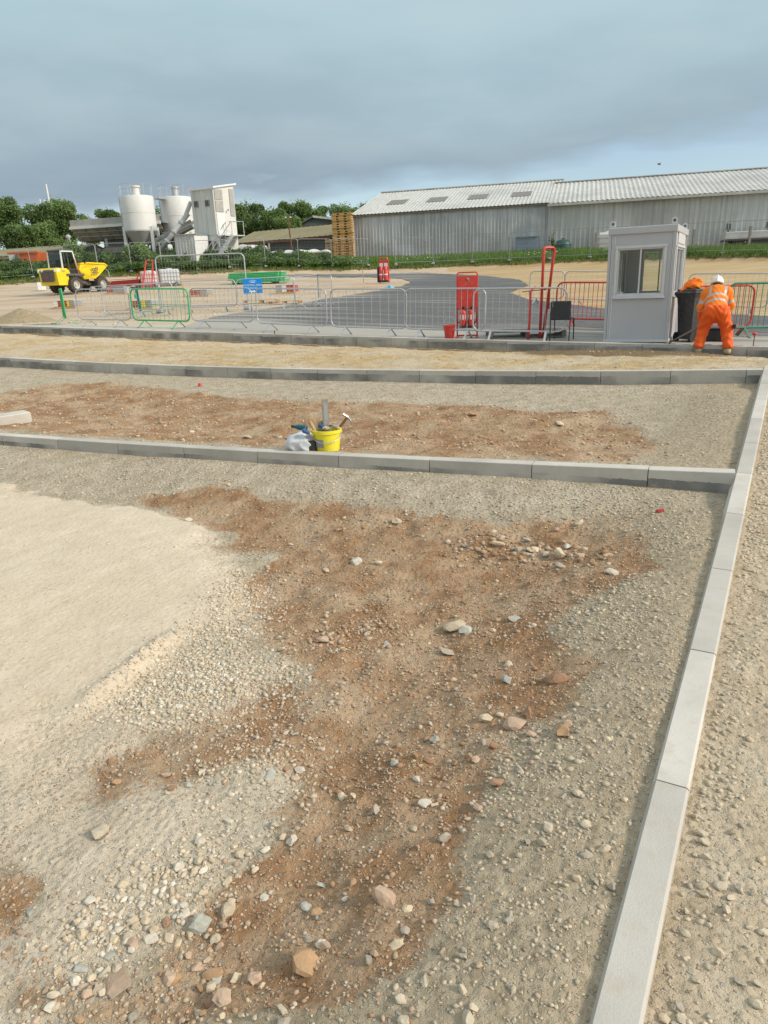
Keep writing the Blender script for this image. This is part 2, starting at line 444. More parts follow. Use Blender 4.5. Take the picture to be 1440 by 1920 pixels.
# vectorised value noise
def _h(ix, iy, iz, s):
    n = (ix * 374761393 + iy * 668265263 + iz * 2147483647 + s * 1274126177) & 0xffffffff
    n = ((n ^ (n >> 13)) * 1274126177) & 0xffffffff
    return ((n ^ (n >> 16)) & 0xffff) / 65535.0
def vnoise(x, y, s=0):
    ix = np.floor(x).astype(np.int64); iy = np.floor(y).astype(np.int64)
    fx = x - ix; fy = y - iy; fx = fx * fx * (3 - 2 * fx); fy = fy * fy * (3 - 2 * fy)
    a = _h(ix, iy, 0, s); b = _h(ix + 1, iy, 0, s); c = _h(ix, iy + 1, 0, s); d = _h(ix + 1, iy + 1, 0, s)
    return (a + (b - a) * fx) * (1 - fy) + (c + (d - c) * fx) * fy
def fbm(x, y, s=0, o=4):
    t = 0; w = 0.5
    for i in range(o):
        t = t + w * (vnoise(x * 2 ** i, y * 2 ** i, s + i) - 0.5); w *= 0.5
    return t
ss = lambda t: (lambda u: u * u * (3 - 2 * u))(np.clip(t, 0, 1))

# ------------------------------------------------------------------ lie of the land
ZT0, ZA, ZB = HC - 1.7712, 0.0289, 0.0440
plane = lambda x, y: ZT0 + ZA * x + ZB * y
def on_plane(px, py):
    d = ray(px, py); t = -(HC - ZT0) / (d[2] - ZA * d[0] - ZB * d[1])
    return CAM + d * t
A1, O1 = -0.4352, np.array([-3.7284, 8.0323])
A2, O2 = -0.4352, np.array([-1.8529, 12.3374])
A3, O3 = -0.4890, np.array([-8.5752, 21.3413])
rp = np.array([on_plane(*q)[:2] for q in ((1115, 1920), (1230, 1461), (1300, 1199), (1366, 944), (1398, 818), (1433, 693))])
_cx, _cy = rp.mean(0); _ev = np.linalg.svd(rp - rp.mean(0))[2][0]
if _ev[1] < 0: _ev = -_ev
AR, OR_ = math.atan2(_ev[1], _ev[0]), np.array([_cx, _cy])
def dirn(a): return np.array([math.cos(a), math.sin(a)])
def sdist(x, y, O, a):          # positive on the left of the direction of travel
    return -(x - O[0]) * math.sin(a) + (y - O[1]) * math.cos(a)
def fit_z(poly, O, a, s):       # height of a kerb's top edge so that it meets its traced line
    px = [q[0] for q in poly]; py = [q[1] for q in poly]; out = []; sk = []
    for t in s:
        p = O + dirn(a) * t
        lo, hi = -1.0, 4.0
        for _ in range(40):
            m = (lo + hi) / 2
            X, Y = proj((p[0], p[1], m))
            if Y > np.interp(X, px, py): lo = m
            else: hi = m
        X, _ = proj((p[0], p[1], lo))
        if px[0] <= X <= px[-1]: out.append(lo); sk.append(t)
    return np.polyfit(sk, out, 2)
K1PX = [(0, 815), (109, 823.5), (220, 831.5), (345, 838), (482, 846), (632, 854), (802, 862.5), (995, 870), (1217, 880), (1375, 887)]
K2PX = [(0, 671), (210, 680), (352, 686), (431, 690), (511, 693), (598, 694.5), (786, 693), (1004, 693.5), (1126, 694.5), (1256, 695), (1397, 695.5), (1430, 696)]
K3PX = [(0, 610), (152, 616), (288, 619.5), (385, 622), (491, 624.5), (608, 629.9), (730, 634.2), (900, 638), (1133, 642), (1250, 645), (1440, 652)]
Z1 = fit_z(K1PX, O1, A1, np.arange(-1.5, 10, .4))
Z2 = fit_z(K2PX, O2, A2, np.arange(-8, 12, .5))
Z3 = fit_z(K3PX, O3, A3, np.arange(-6, 32, 1.0))
ctrl = []
for O, a, Z, rngs in ((O1, A1, Z1, np.arange(-2, 7, 1.5)), (O2, A2, Z2, np.arange(-6, 10, 2.0)), (O3, A3, Z3, np.arange(-3, 28, 3.0))):
    for t in rngs:
        p = O + dirn(a) * t; ctrl.append((p[0], p[1], np.polyval(Z, t)))
for t in (-4, -2, 0, 2, 4):
    p = OR_ + dirn(AR) * t; ctrl.append((p[0], p[1], plane(*p)))
for x, y in ((-6, 1), (-6, 4), (5, 1), (6, 4), (0, -3), (-12, -3), (12, -3), (-14, 8)): ctrl.append((x, y, plane(x, y)))
for q in ((140, 549, 44), (0, 541, 52), (300, 524, 54), (500, 514, 56), (720, 510, 58), (1000, 500, 55), (1440, 489, 47), (720, 531, 44),
          (500, 577, 29), (300, 584, 28.5), (1040, 570, 26), (1400, 622, 16.5), (245, 594, 28), (590, 573, 28), (663, 495, 75), (1020, 482, 66), (1440, 474, 58),
          (260, 485, 62), (60, 500, 75)):
    p = at(*q); ctrl.append(tuple(p + np.array([0, 0, 0.03])))
for x, y, z in ((-120, 60, 2.5), (120, 60, 5), (-150, 200, 5), (150, 200, 6), (0, 200, 6), (-60, 5, -.5), (80, 10, 2.0), (0, 110, 4.2)): ctrl.append((x, y, z))
ctrl = np.array(ctrl)
def _tk(r2): return np.where(r2 > 1e-9, 0.5 * r2 * np.log(np.maximum(r2, 1e-9)), 0)
n_ = len(ctrl); sc_ = 50.0
cx = ctrl[:, :2] / sc_
Kt = _tk(((cx[:, None] - cx[None]) ** 2).sum(-1)) + np.eye(n_) * 2e-5
Pm = np.c_[np.ones(n_), cx]
Am = np.block([[Kt, Pm], [Pm.T, np.zeros((3, 3))]])
Wt = np.linalg.solve(Am, np.r_[ctrl[:, 2], 0, 0, 0])
def T(x, y):
    x = np.asarray(x, float) / sc_; y = np.asarray(y, float) / sc_; sh = x.shape; x = x.ravel(); y = y.ravel()
    z = Wt[n_] + Wt[n_ + 1] * x + Wt[n_ + 2] * y
    for i in range(n_):
        z = z + Wt[i] * _tk((x - cx[i, 0]) ** 2 + (y - cx[i, 1]) ** 2)
    return z.reshape(sh)
KT = 0.125
def regions(x, y):
    d1 = sdist(x, y, O1, A1); d2 = sdist(x, y, O2, A2); d3 = sdist(x, y, O3, A3); dr = -sdist(x, y, OR_, AR)
    return d1, d2, d3, dr
VERGE = None
def offs(x, y):
    d1, d2, d3, dr = regions(x, y)
    bank_r = 1 - ss((-dr - 0.02) / 1.35)
    # pit A
    oa = 0.25 - np.maximum(0.13 * (1 - ss((-d1) / 1.25)), 0.215 * bank_r * (0.6 + 0.4 * ss(-d1 / 1.0)))
    # pit B
    w = np.clip((d1 - .1) / 4.0, 0, 1)
    ob = np.where(w < .4, 0.04 + .16 * ss(w / .4), 0.20) + 0.02 * ss((w - .4) / .3) - 0.03 * ss((w - .75) / .25)
    ob = ob - (ob - 0.06) * bank_r * ss((d1 - .1) / .6) * (1 - .92 * ss((d2 + 1.3) / 1.1))
    wc = np.clip((d2 - .1) / np.maximum(d2 - d3 - .1, .1), 0, 1)
    oc = 0.025 + 0.02 * ss(wc / .5) + 0.17 * ss((wc - .35) / .65)
    oc = oc - 0.10 * ss(1 - np.hypot((x - 4.9), (y - 13.6)) / 3.2) * ss((wc - .4) / .4)   # loose fill heaped against the far kerb
    od = np.full_like(d1, 0.035)
    oe = 0.055 + 0.03 * ss((dr - .15) / .8)
    o = np.where(d1 < .06, oa, ob)
    o = np.where(dr > .06, oe, o)
    o = np.where(d2 > .06, oc, o)
    o = np.where(d3 > .06, od, o)
    return o
def verge_y(x):
    return np.interp(x, VX, VY)
def Gs(x, y):
    x = np.asarray(x, float); y = np.asarray(y, float)
    z = T(x, y) - offs(x, y)
    if VERGE: z = z + 0.42 * ss((y - verge_y(x)) / 0.9)
    return z
def gnd(px, py, off=0.0, tmax=130):
    d = ray(px, py); ts = np.concatenate([np.linspace(0.8, 30, 3000), np.linspace(30, tmax, 2500)])
    P = CAM + d * ts[:, None]
    h = P[:, 2] - Gs(P[:, 0], P[:, 1]) - off
    i = np.argmax(h < 0)
    if not (h < 0).any(): return P[-1]
    t = ts[i - 1] + (ts[i] - ts[i - 1]) * h[i - 1] / (h[i - 1] - h[i])
    return CAM + d * t
vp = [at(px, py, dp) for px, py, dp in ((-250, 552, 50), (0, 541, 52), (150, 533, 53), (300, 524, 54), (500, 514, 56), (720, 510, 58), (860, 505, 57), (1000, 500, 55), (1200, 494, 52), (1440, 489, 47), (1700, 480, 42))]
VX = [p[0] for p in vp]; VY = [p[1] for p in vp]
VX = [-200] + VX + [200]; VY = [VY[0]] + VY + [VY[-1]]
VERGE = True
def zg(x, y): return float(Gs(np.array([x]), np.array([y]))[0])

# zones traced on the ground
def poly_sd(x, y, poly):
    """signed distance, positive inside"""
    P = np.array(poly); n = len(P); dmin = np.full(x.shape, 1e9); ins = np.zeros(x.shape, bool)
    for i in range(n):
        a = P[i]; b = P[(i + 1) % n]; e = b - a
        t = np.clip(((x - a[0]) * e[0] + (y - a[1]) * e[1]) / max(e @ e, 1e-9), 0, 1)
        dmin = np.minimum(dmin, np.hypot(x - a[0] - t * e[0], y - a[1] - t * e[1]))
        c = (a[1] > y) != (b[1] > y)
        xx = a[0] + (y - a[1]) * e[0] / (e[1] if abs(e[1]) > 1e-12 else 1e-12)
        ins ^= c & (x < xx)
    return np.where(ins, dmin, -dmin)
def gpoly(pts): return [tuple(gnd(*p)[:2]) for p in pts]
RED_A = gpoly([(225, 928), (400, 922), (520, 935), (640, 945), (760, 960), (880, 968), (1000, 968), (1110, 975), (1190, 1005), (1230, 1055), (1150, 1100), (1060, 1130), (1010, 1180), (1020, 1215),
               (1090, 1245), (1060, 1310), (1000, 1380), (940, 1470), (890, 1530), (835, 1620), (835, 1700), (770, 1750), (715, 1850), (690, 1925),
               (170, 1925), (200, 1860), (290, 1790), (370, 1730), (450, 1660), (520, 1580), (560, 1480), (575, 1390), (545, 1300), (570, 1250), (520, 1215), (465, 1210),
               (505, 1160), (480, 1080), (520, 1030), (400, 1035), (360, 1030), (430, 1000), (400, 975), (330, 955)])
RED_B = gpoly([(-60, 750), (80, 722), (200, 716), (330, 735), (560, 752), (800, 757), (1000, 768), (1130, 775), (1210, 800), (1225, 840), (1180, 866), (900, 862), (620, 846), (300, 825), (-60, 805)])
RED_C = gpoly([(600, 1290), (540, 1265), (450, 1320), (330, 1365), (200, 1410), (130, 1450), (220, 1490), (330, 1470), (480, 1410), (590, 1370)])
RED_D = gpoly([(-30, 1650), (30, 1690), (95, 1790), (180, 1860), (200, 1930), (-40, 1930)])
RED_E = gpoly([(-30, 1690), (40, 1710), (95, 1800), (180, 1868), (300, 1815), (420, 1745), (520, 1650), (640, 1600), (760, 1650), (760, 1740), (690, 1860), (660, 1935), (-40, 1935)])
PAD = gpoly([(-80, 905), (60, 925), (230, 955), (350, 985), (430, 1040), (440, 1110), (400, 1160), (310, 1210), (195, 1305), (60, 1390), (-80, 1440)])
PALEG = gpoly([(520, 1370), (560, 1400), (555, 1470), (520, 1560), (460, 1640), (370, 1720), (280, 1785), (180, 1830), (100, 1790), (250, 1660), (350, 1560), (420, 1440)])
PALEG2 = gpoly([(430, 1060), (520, 1080), (500, 1160), (450, 1230), (560, 1230), (540, 1300), (340, 1360), (200, 1340), (320, 1220), (400, 1160)])
ASPH = gpoly([(300, 640), (350, 606), (400, 594), (470, 582), (560, 568), (640, 555), (700, 546), (755, 535), (768, 529), (750, 523), (690, 520), (600, 520), (540, 519), (440, 522), (440, 519), (560, 514), (720, 512), (790, 511), (900, 516), (975, 524), (992, 535),
              (960, 548), (985, 560), (1130, 577), (1440, 592), (1560, 600), (1560, 660), (1440, 650)])
ASPH = [(p[0], p[1]) for p in ASPH]
_lm = sorted([tuple(gnd(*q)[:2])[::-1] for q in ((430, 1000), (500, 1100), (500, 1230), (560, 1300), (560, 1450), (480, 1600), (320, 1750), (200, 1850), (120, 1925))])
LMY = [q[0] for q in _lm]; LMX = [q[1] for q in _lm]
RUT = [tuple(gnd(*q)[:2]) for q in ((175, 1318), (330, 1195))]
def zone_masks(x, y):
    s = lambda d, w: ss(d / (2 * w) + .5)
    near = y < 13.5
    red = np.zeros_like(x); pale = np.zeros_like(x); pg = np.zeros_like(x)
    wob = fbm(x * 2.3, y * 2.3, 11) * 0.35
    d1, d2, d3, dr = regions(x, y)
    m = near
    xs, ys, wb = x[m], y[m], wob[m]
    r = np.maximum.reduce([s(poly_sd(xs, ys, P) + wb * k, w) for P, w, k in ((RED_A, .26, 1.5), (RED_C, .20, 1.2), (RED_D, .22, 1.3))])
    inA = (d1[m] < .06) & (dr[m] < 0.02)
    r = np.where(inA, r * (1 - .40 * ss((fbm(xs * 1.1 + 4, ys * 1.1, 91, 4) - .08) / .14)), 0)
    r = np.where(inA, np.maximum(r, .36 * ss((fbm(xs * .8, ys * .8, 97, 3) - .14) / .1)), r)
    r = np.where(inA, np.maximum(r, .95 * s(poly_sd(xs, ys, RED_E) + wb * 1.2, .16)), r)
    rb = s(poly_sd(xs, ys, RED_B) + wb * 1.3, .35) * (1 - .35 * ss((fbm(xs * .9 + 8, ys * .9, 93, 4) - .08) / .14))
    inB = (d1[m] > .06) & (d2[m] < -.1) & (dr[m] < 0)
    r = np.where(inB, rb, r)
    red[m] = r
    pale[m] = np.where(d1[m] < .06, np.maximum(s(poly_sd(xs, ys, PAD) + wb * 1.5 + .25 * fbm(xs * 7, ys * 7, 19, 3), .14), 0), 0)
    pg[m] = np.where(inA, np.maximum(s(poly_sd(xs, ys, PALEG) + wb * .9, .22), .8 * s(poly_sd(xs, ys, PALEG2) + wb * .9, .25)), 0)
    left = ss((np.interp(y, LMY, LMX) - x + .25 * fbm(x * 1.5, y * 1.5, 15)) / .7 + .5) * (d1 < .06)     # the dry left half of the pit is paler
    pale2 = np.maximum(pale, 0.9 * left * (1 - red) * ss((-d1 - .8) / .6))
    sand = ((d2 > .05) & (d3 < .06)).astype(float)
    return red, pale2, pg, sand, pale
def Gfine(x, y, flat=None):
    red, pale, pg, sand, pad = zone_masks(x, y)
    z = Gs(x, y)
    d1, d2, d3, dr = regions(x, y)
    near = np.exp(-np.maximum(y - 9, 0) / 14)
    rough = (0.014 + 0.034 * red * (1 - .3 * pale) - 0.008 * pad)
    rough = np.where(dr > .06, .022, rough); rough = np.where(sand > .5, .030, rough)
    n = fbm(x * 3.1, y * 3.1, 3, 5) * 2.0 + 1.0 * fbm(x * 12, y * 12, 23, 3)
    big = fbm(x * .7, y * .7, 5, 3)
    amp = np.where(d3 > .06, 0.12, 1.0)
    z = z + n * rough * amp + big * 0.05 * amp * (d3 < .06)
    z = z + 0.045 * pad - .03 * red * (d1 < 0)
    # scraped ridge along the machine track at the edge of the pale pad
    (xa, ya), (xb, yb) = RUT
    tr = ((x - xa) * (xb - xa) + (y - ya) * (yb - ya)) / ((xb - xa) ** 2 + (yb - ya) ** 2); dl = ((x - xa) * (yb - ya) - (y - ya) * (xb - xa)) / math.hypot(xb - xa, yb - ya) + .04 * fbm(x * 3, y * 3, 61)
    on = ss((tr + .15) / .15) * ss((1.15 - tr) / .3)
    z = z + on * (.035 * np.exp(-(dl / .05) ** 2) - .035 * ss((dl - .02) / .05) * np.exp(-np.maximum(dl, 0) / .25)) * (d1 < 0)
    # wheel ruts across the road-side ground
    k1 = np.minimum.reduce([np.abs(d1 - KT / 2), np.abs(d2 - KT / 2), np.abs(d3 - KT / 2), np.abs(dr - KT / 2)])
    t = np.clip((k1 - .06) / .10, 0, 1)
    zs = Gs(x, y)
    z = np.where(t < 1, zs + (z - zs) * (0.35 + 0.65 * t), z)
    return z, red, pale, pg, sand, pad

# ------------------------------------------------------------------ ground sheet
gx = np.concatenate([[-400, -250, -160, -110, -80, -62], np.arange(-50, -13.5, .75), np.arange(-13.5, -7.2, .06), np.arange(-7.2, 7.6, .03), np.arange(7.6, 14, .06), np.arange(14, 45, .75), [52, 65, 90, 140, 250, 400]])
def graded(a, b, s0, s1):
    out = [a]
    while out[-1] < b:
        f = (out[-1] - a) / (b - a); out.append(out[-1] + s0 + (s1 - s0) * f)
    return out[:-1]
gy = np.concatenate([[-60, -30, -12, -5, -2, -.5, .3, .7], graded(.95, 9, .022, .035), graded(9, 24, .034, .075), graded(24, 48, .15, .6), graded(48, 66, .3, .5), graded(66, 140, 2, 8), [160, 220, 320, 500, 800]])
XX, YY = np.meshgrid(gx, gy)
gz, g_red, g_pale, g_pg, g_sand, g_pad = Gfine(XX.ravel(), YY.ravel())
xr, yr = XX.ravel(), YY.ravel()
_d1, _d2, _d3, _dr = regions(xr, yr)
asph_sd = poly_sd(xr, yr, ASPH)
gz = gz - 0.03 * ss((asph_sd + .0) / .25) * (_d3 > .2)
g_ver = ss((yr - verge_y(xr)) / .5 - .3)
# orange sand beyond the road on the right
g_sandfar = ss((xr - (0.8 + 0.10 * (yr - 20))) / 2.5 + fbm(xr * .3, yr * .3, 31) * 1.5) * ss((yr - 17) / 3) * (_d3 > .2)
g_strip = g_sand
g_damp = np.clip(ss(1 - np.hypot(xr - 4.9, (yr - 13.9) * 1.2) / 3.4) * 1.5 * ss((_d2 - .9) / .9), 0, 1) + .8 * ss(1 - np.abs(_d3 + .18) / .28)
g_dust = ss(1 - (_d3 - .1) / 3.5) * (_d3 > .0)
g_bank = (_d1 < .06) * (_dr < .03) * ss((_dr + 1.5) / .9) * ss((-_d1 + .2) / 1.2) + (_d1 > .06) * (_d2 < 0) * (_dr < .03) * .8 * ss((_dr + 1.2) / .8)
g_right = (_dr > .06).astype(float) * (_d2 < .06)
nx, ny = len(gx), len(gy)
ii = np.arange(nx * ny).reshape(ny, nx)
F = np.stack([ii[:-1, :-1], ii[:-1, 1:], ii[1:, 1:], ii[1:, :-1]], -1).reshape(-1, 4)
def mat_ground():
    m, nt, b = new_mat('site_ground')
    p = pos(nt)
    A = lambda nm: N(nt, 'ShaderNodeAttribute', attribute_name=nm).outputs['Fac']
    mp = N(nt, 'ShaderNodeMapping'); mp.inputs['Scale'].default_value = (1, 1, 0.4); L(nt, p, mp.inputs['Vector']); p = mp.outputs[0]
    n_big = noise(nt, p, 0.9, 5, 0.6); n_mid = noise(nt, p, 6, 6, 0.65); n_fine = noise(nt, p, 42, 5, 0.7); n_vf = noise(nt, p, 170, 3, 0.7)
    wv = N(nt, 'ShaderNodeVectorMath', operation='MULTIPLY_ADD'); L(nt, noise(nt, p, 60, 2, .5, 'Color'), wv.inputs[0]); wv.inputs[1].default_value = (.022, .022, .0); L(nt, p, wv.inputs[2]); pw = wv.outputs[0]
    vo = N(nt, 'ShaderNodeTexVoronoi', distance='MANHATTAN'); vo.inputs['Scale'].default_value = 48; L(nt, pw, vo.inputs['Vector'])
    vo2 = N(nt, 'ShaderNodeTexVoronoi', distance='CHEBYCHEV'); vo2.inputs['Scale'].default_value = 110; L(nt, pw, vo2.inputs['Vector'])
    sep = N(nt, 'ShaderNodeSeparateColor'); L(nt, vo.outputs['Color'], sep.inputs[0])
    sep2 = N(nt, 'ShaderNodeSeparateColor'); L(nt, vo2.outputs['Color'], sep2.inputs[0])
    n_16 = noise(nt, p, 17, 5, 0.7)
    def edge(mask, k=0.55, lo=.42, hi=.58):
        e = math_(nt, 'ADD', mask, math_(nt, 'MULTIPLY', math_(nt, 'SUBTRACT', math_(nt, 'ADD', math_(nt, 'ADD', math_(nt, 'MULTIPLY', n_mid, .35), math_(nt, 'MULTIPLY', n_16, .35)), math_(nt, 'MULTIPLY', n_fine, .3)), .5), k * 2.6))
        return ramp(nt, e, [(lo, 0.0), (hi, 1.0)])
    # grey-brown quarry gravel
    c = ramp(nt, n_mid, [(0.28, (0.33, 0.265, 0.18)), (0.5, (0.47, 0.395, 0.285)), (0.72, (0.58, 0.505, 0.385))])
    c = mix(nt, ramp(nt, n_big, [(.45, 0.0), (.68, .4)]), c, (0.40, 0.315, 0.21))
    c = mix(nt, edge(A('bank'), .4), c, ramp(nt, n_16, [(0.28, (0.30, 0.235, 0.15)), (0.5, (0.42, 0.34, 0.23)), (0.72, (0.53, 0.44, 0.31))]))
    c = mix(nt, edge(A('path'), .3), c, ramp(nt, n_mid, [(0.28, (0.42, 0.33, 0.215)), (0.5, (0.53, 0.43, 0.30)), (0.72, (0.60, 0.505, 0.37))]))
    # dry compacted pale limestone dust
    cp = ramp(nt, n_mid, [(0.25, (0.56, 0.46, 0.335)), (0.75, (0.69, 0.585, 0.445))])
    cp = mix(nt, ramp(nt, n_big, [(.40, 0.0), (.65, .6)]), cp, (0.56, 0.455, 0.325))
    mpt = N(nt, 'ShaderNodeMapping'); mpt.inputs['Rotation'].default_value = (0, 0, -1.02); L(nt, p, mpt.inputs['Vector'])
    mpt2 = N(nt, 'ShaderNodeMapping'); mpt2.inputs['Scale'].default_value = (.35, 6.5, 1); L(nt, mpt.outputs[0], mpt2.inputs['Vector'])
    roll = noise(nt, mpt2.outputs[0], 1.0, 4, .6)
    cp = mix(nt, ramp(nt, roll, [(.52, 0.0), (.66, .30)]), cp, (0.48, 0.38, 0.26))
    cp = mix(nt, ramp(nt, n_16, [(.60, 0.0), (.70, .5)]), cp, (0.42, 0.335, 0.22))
    c = mix(nt, edge(A('pale'), .5, .40, .62), c, cp)
    cg = ramp(nt, n_fine, [(0.25, (0.46, 0.38, 0.265)), (0.75, (0.63, 0.54, 0.405))])
    c = mix(nt, edge(A('pg'), .55, .42, .6), c, cg)
    # red-brown subsoil
    cr = ramp(nt, n_mid, [(0.25, (0.20, 0.10, 0.043)), (0.5, (0.335, 0.187, 0.092)), (0.75, (0.47, 0.315, 0.185))])
    cr = mix(nt, ramp(nt, noise(nt, p, 2.3, 5, .6), [(.43, 0.0), (.62, .8)]), cr, (0.50, 0.37, 0.24))
    cr = mix(nt, ramp(nt, n_vf, [(.55, 0.0), (.75, .6)]), cr, (0.46, 0.33, 0.21))
    c = mix(nt, edge(A('red'), .70, .41, .57), c, cr)
    # yellow sand strip
    cs = ramp(nt, n_mid, [(0.25, (0.33, 0.205, 0.09)), (0.5, (0.50, 0.36, 0.185)), (0.75, (0.62, 0.51, 0.34))])
    cs = mix(nt, ramp(nt, noise(nt, p, 1.1, 4, .6), [(.40, 0.0), (.60, .8)]), cs, (0.56, 0.47, 0.34))
    cs = mix(nt, edge(A('damp'), .6), cs, ramp(nt, n_16, [(.3, (0.13, 0.085, 0.04)), (.7, (0.27, 0.19, 0.105))]))
    c = mix(nt, edge(A('sand'), .1), c, cs)
    # pinkish tan yard beyond, and orange sand to the right
    mp2 = N(nt, 'ShaderNodeMapping'); mp2.inputs['Scale'].default_value = (.25, 1.2, 1); mp2.inputs['Rotation'].default_value = (0, 0, .3); L(nt, p, mp2.inputs['Vector'])
    nb = noise(nt, mp2.outputs[0], .8, 5, .6)
    cy = ramp(nt, nb, [(0.3, (0.40, 0.27, 0.17)), (0.5, (0.50, 0.40, 0.285)), (0.7, (0.56, 0.47, 0.36))])
    cy = mix(nt, ramp(nt, n_16, [(.52, 0.0), (.66, .55)]), cy, (0.34, 0.22, 0.13))
    cy = mix(nt, ramp(nt, n_fine, [(.58, 0.0), (.70, .5)]), cy, (0.62, 0.54, 0.44))
    c = mix(nt, A('yard'), c, cy)
    co_ = ramp(nt, nb, [(0.3, (0.36, 0.24, 0.115)), (0.55, (0.46, 0.335, 0.18)), (0.75, (0.52, 0.41, 0.25))])
    c = mix(nt, edge(A('sandfar'), .3), c, co_)
    cd = ramp(nt, n_mid, [(0.3, (0.46, 0.41, 0.33)), (0.7, (0.56, 0.52, 0.44))])
    c = mix(nt, edge(A('dust'), .3), c, cd)
    cv = ramp(nt, n_mid, [(0.3, (0.14, 0.085, 0.04)), (0.7, (0.28, 0.19, 0.10))])
    c = mix(nt, edge(A('ver'), .1), c, cv)
    # small stones set in the surface
    st = math_(nt, 'MULTIPLY', ramp(nt, vo.outputs['Distance'], [(.30, 1.0), (.46, 0.0)]), math_(nt, 'GREATER_THAN', sep.outputs[0], A('bare')))
    sc = ramp(nt, sep.outputs[1], [(.0, (0.30, 0.26, 0.20)), (.35, (0.52, 0.46, 0.36)), (.6, (0.60, 0.54, 0.44)), (.78, (0.38, 0.40, 0.38)), (.88, (0.45, 0.27, 0.18)), (1, (0.68, 0.62, 0.52))])
    c = mix(nt, math_(nt, 'MULTIPLY', st, .7), c, sc)
    st2 = math_(nt, 'MULTIPLY', ramp(nt, vo2.outputs['Distance'], [(.25, 1.0), (.40, 0.0)]), math_(nt, 'GREATER_THAN', sep2.outputs[0], .62))
    c = mix(nt, math_(nt, 'MULTIPLY', st2, .35), c, ramp(nt, sep2.outputs[1], [(0, (0.26, 0.20, 0.14)), (.5, (0.50, 0.43, 0.33)), (1, (0.66, 0.60, 0.50))]))
    L(nt, c, b.inputs['Base Color'])
    b.inputs['Roughness'].default_value = 0.95; b.inputs['Specular IOR Level'].default_value = 0.15
    h = math_(nt, 'ADD', math_(nt, 'MULTIPLY', n_fine, .9), math_(nt, 'MULTIPLY', n_vf, .35))
    h = math_(nt, 'ADD', h, math_(nt, 'MULTIPLY', st, .55))
    h = math_(nt, 'ADD', h, math_(nt, 'MULTIPLY', st2, .25))
    vo3 = N(nt, 'ShaderNodeTexVoronoi'); vo3.inputs['Scale'].default_value = 24; L(nt, p, vo3.inputs['Vector'])
    h = math_(nt, 'ADD', h, math_(nt, 'MULTIPLY', ramp(nt, vo3.outputs['Distance'], [(.1, 1.0), (.55, 0.0)]), .7))
    h = math_(nt, 'MULTIPLY', h, A('relief'))
    bump(nt, b, h, 0.9, 0.016)
    return m
M['ground'] = mat_ground()
yard = ss((_d3 - .1) / .3)
relief = np.clip(1.0 - .7 * g_pad - .5 * ss((yr - 14) / 10), .2, 1)
bare = np.clip(.55 + .35 * g_pad + .3 * g_sand + .5 * yard - .12 * g_red - .1 * g_pg, .35, 1.01)
ground = np_mesh('ground', np.c_[xr, yr, gz], F, 'ground', smooth=True, attrs=dict(red=g_red, pale=g_pale, pg=g_pg, sand=g_strip, yard=yard, sandfar=g_sandfar,
                 dust=g_dust * .9, damp=g_damp, bank=g_bank, path=g_right, ver=g_ver * (yr > 30), relief=relief, bare=bare))
ground['kind'] = 'structure'

# ------------------------------------------------------------------ tarmac road
def mat_road():
    m, nt, b = new_mat('tarmac')
    p = pos(nt)
    n1 = noise(nt, p, 5, 5, .6); n2 = noise(nt, p, 120, 3, .7)
    c = ramp(nt, n1, [(.3, (0.095, 0.094, 0.093)), (.7, (0.145, 0.142, 0.138))])
    c = mix(nt, ramp(nt, n2, [(.55, 0.0), (.75, .4)]), c, (0.25, 0.24, 0.23))
    mp = N(nt, 'ShaderNodeMapping'); mp.inputs['Rotation'].default_value = (0, 0, -A3 + .08); L(nt, p, mp.inputs['Vector'])
    mp3 = N(nt, 'ShaderNodeMapping'); mp3.inputs['Scale'].default_value = (.10, 1.5, 1); L(nt, mp.outputs[0], mp3.inputs['Vector'])
    tr = noise(nt, mp3.outputs[0], .9, 6, .65)
    dn = N(nt, 'ShaderNodeAttribute', attribute_name='dusty').outputs['Fac']
    f = ramp(nt, math_(nt, 'ADD', tr, math_(nt, 'MULTIPLY_ADD', dn, .36, -.11)), [(.44, 0.0), (.64, .85)])
    c = mix(nt, f, c, (0.42, 0.39, 0.335))
    L(nt, c, b.inputs['Base Color']); b.inputs['Roughness'].default_value = .9; b.inputs['Specular IOR Level'].default_value = .2
    bump(nt, b, n2, .4, .004)
    return m
M['road'] = mat_road()
ax = np.arange(-9, 16, .12); ay = np.concatenate([graded(11, 30, .12, .2), graded(30, 60, .2, .3)])
AX, AY = np.meshgrid(ax, ay); axr, ayr = AX.ravel(), AY.ravel()
asd = poly_sd(axr, ayr, ASPH) + fbm(axr * 1.2, ayr * 1.2, 41) * .35
dd3 = sdist(axr, ayr, O3, A3)
az = Gs(axr, ayr) + .006 + .0 * axr
keep = (asd > 0) & (dd3 > .15)
ia = np.arange(len(axr)).reshape(len(ay), len(ax))
fa = np.stack([ia[:-1, :-1], ia[:-1, 1:], ia[1:, 1:], ia[1:, :-1]], -1).reshape(-1, 4)
fa = fa[keep[fa].all(1)]
used = np.unique(fa); rem = -np.ones(len(axr), int); rem[used] = np.arange(len(used))
dusty = np.clip(ss(1 - (dd3 - .2) / 5) + .30 * ss((-2 - axr + (ayr - 20) * .25) / 3), 0, 1)
road = np_mesh('road', np.c_[axr, ayr, az][used], rem[fa], 'road', smooth=True, attrs=dict(dusty=dusty[used]))
road['kind'] = 'structure'

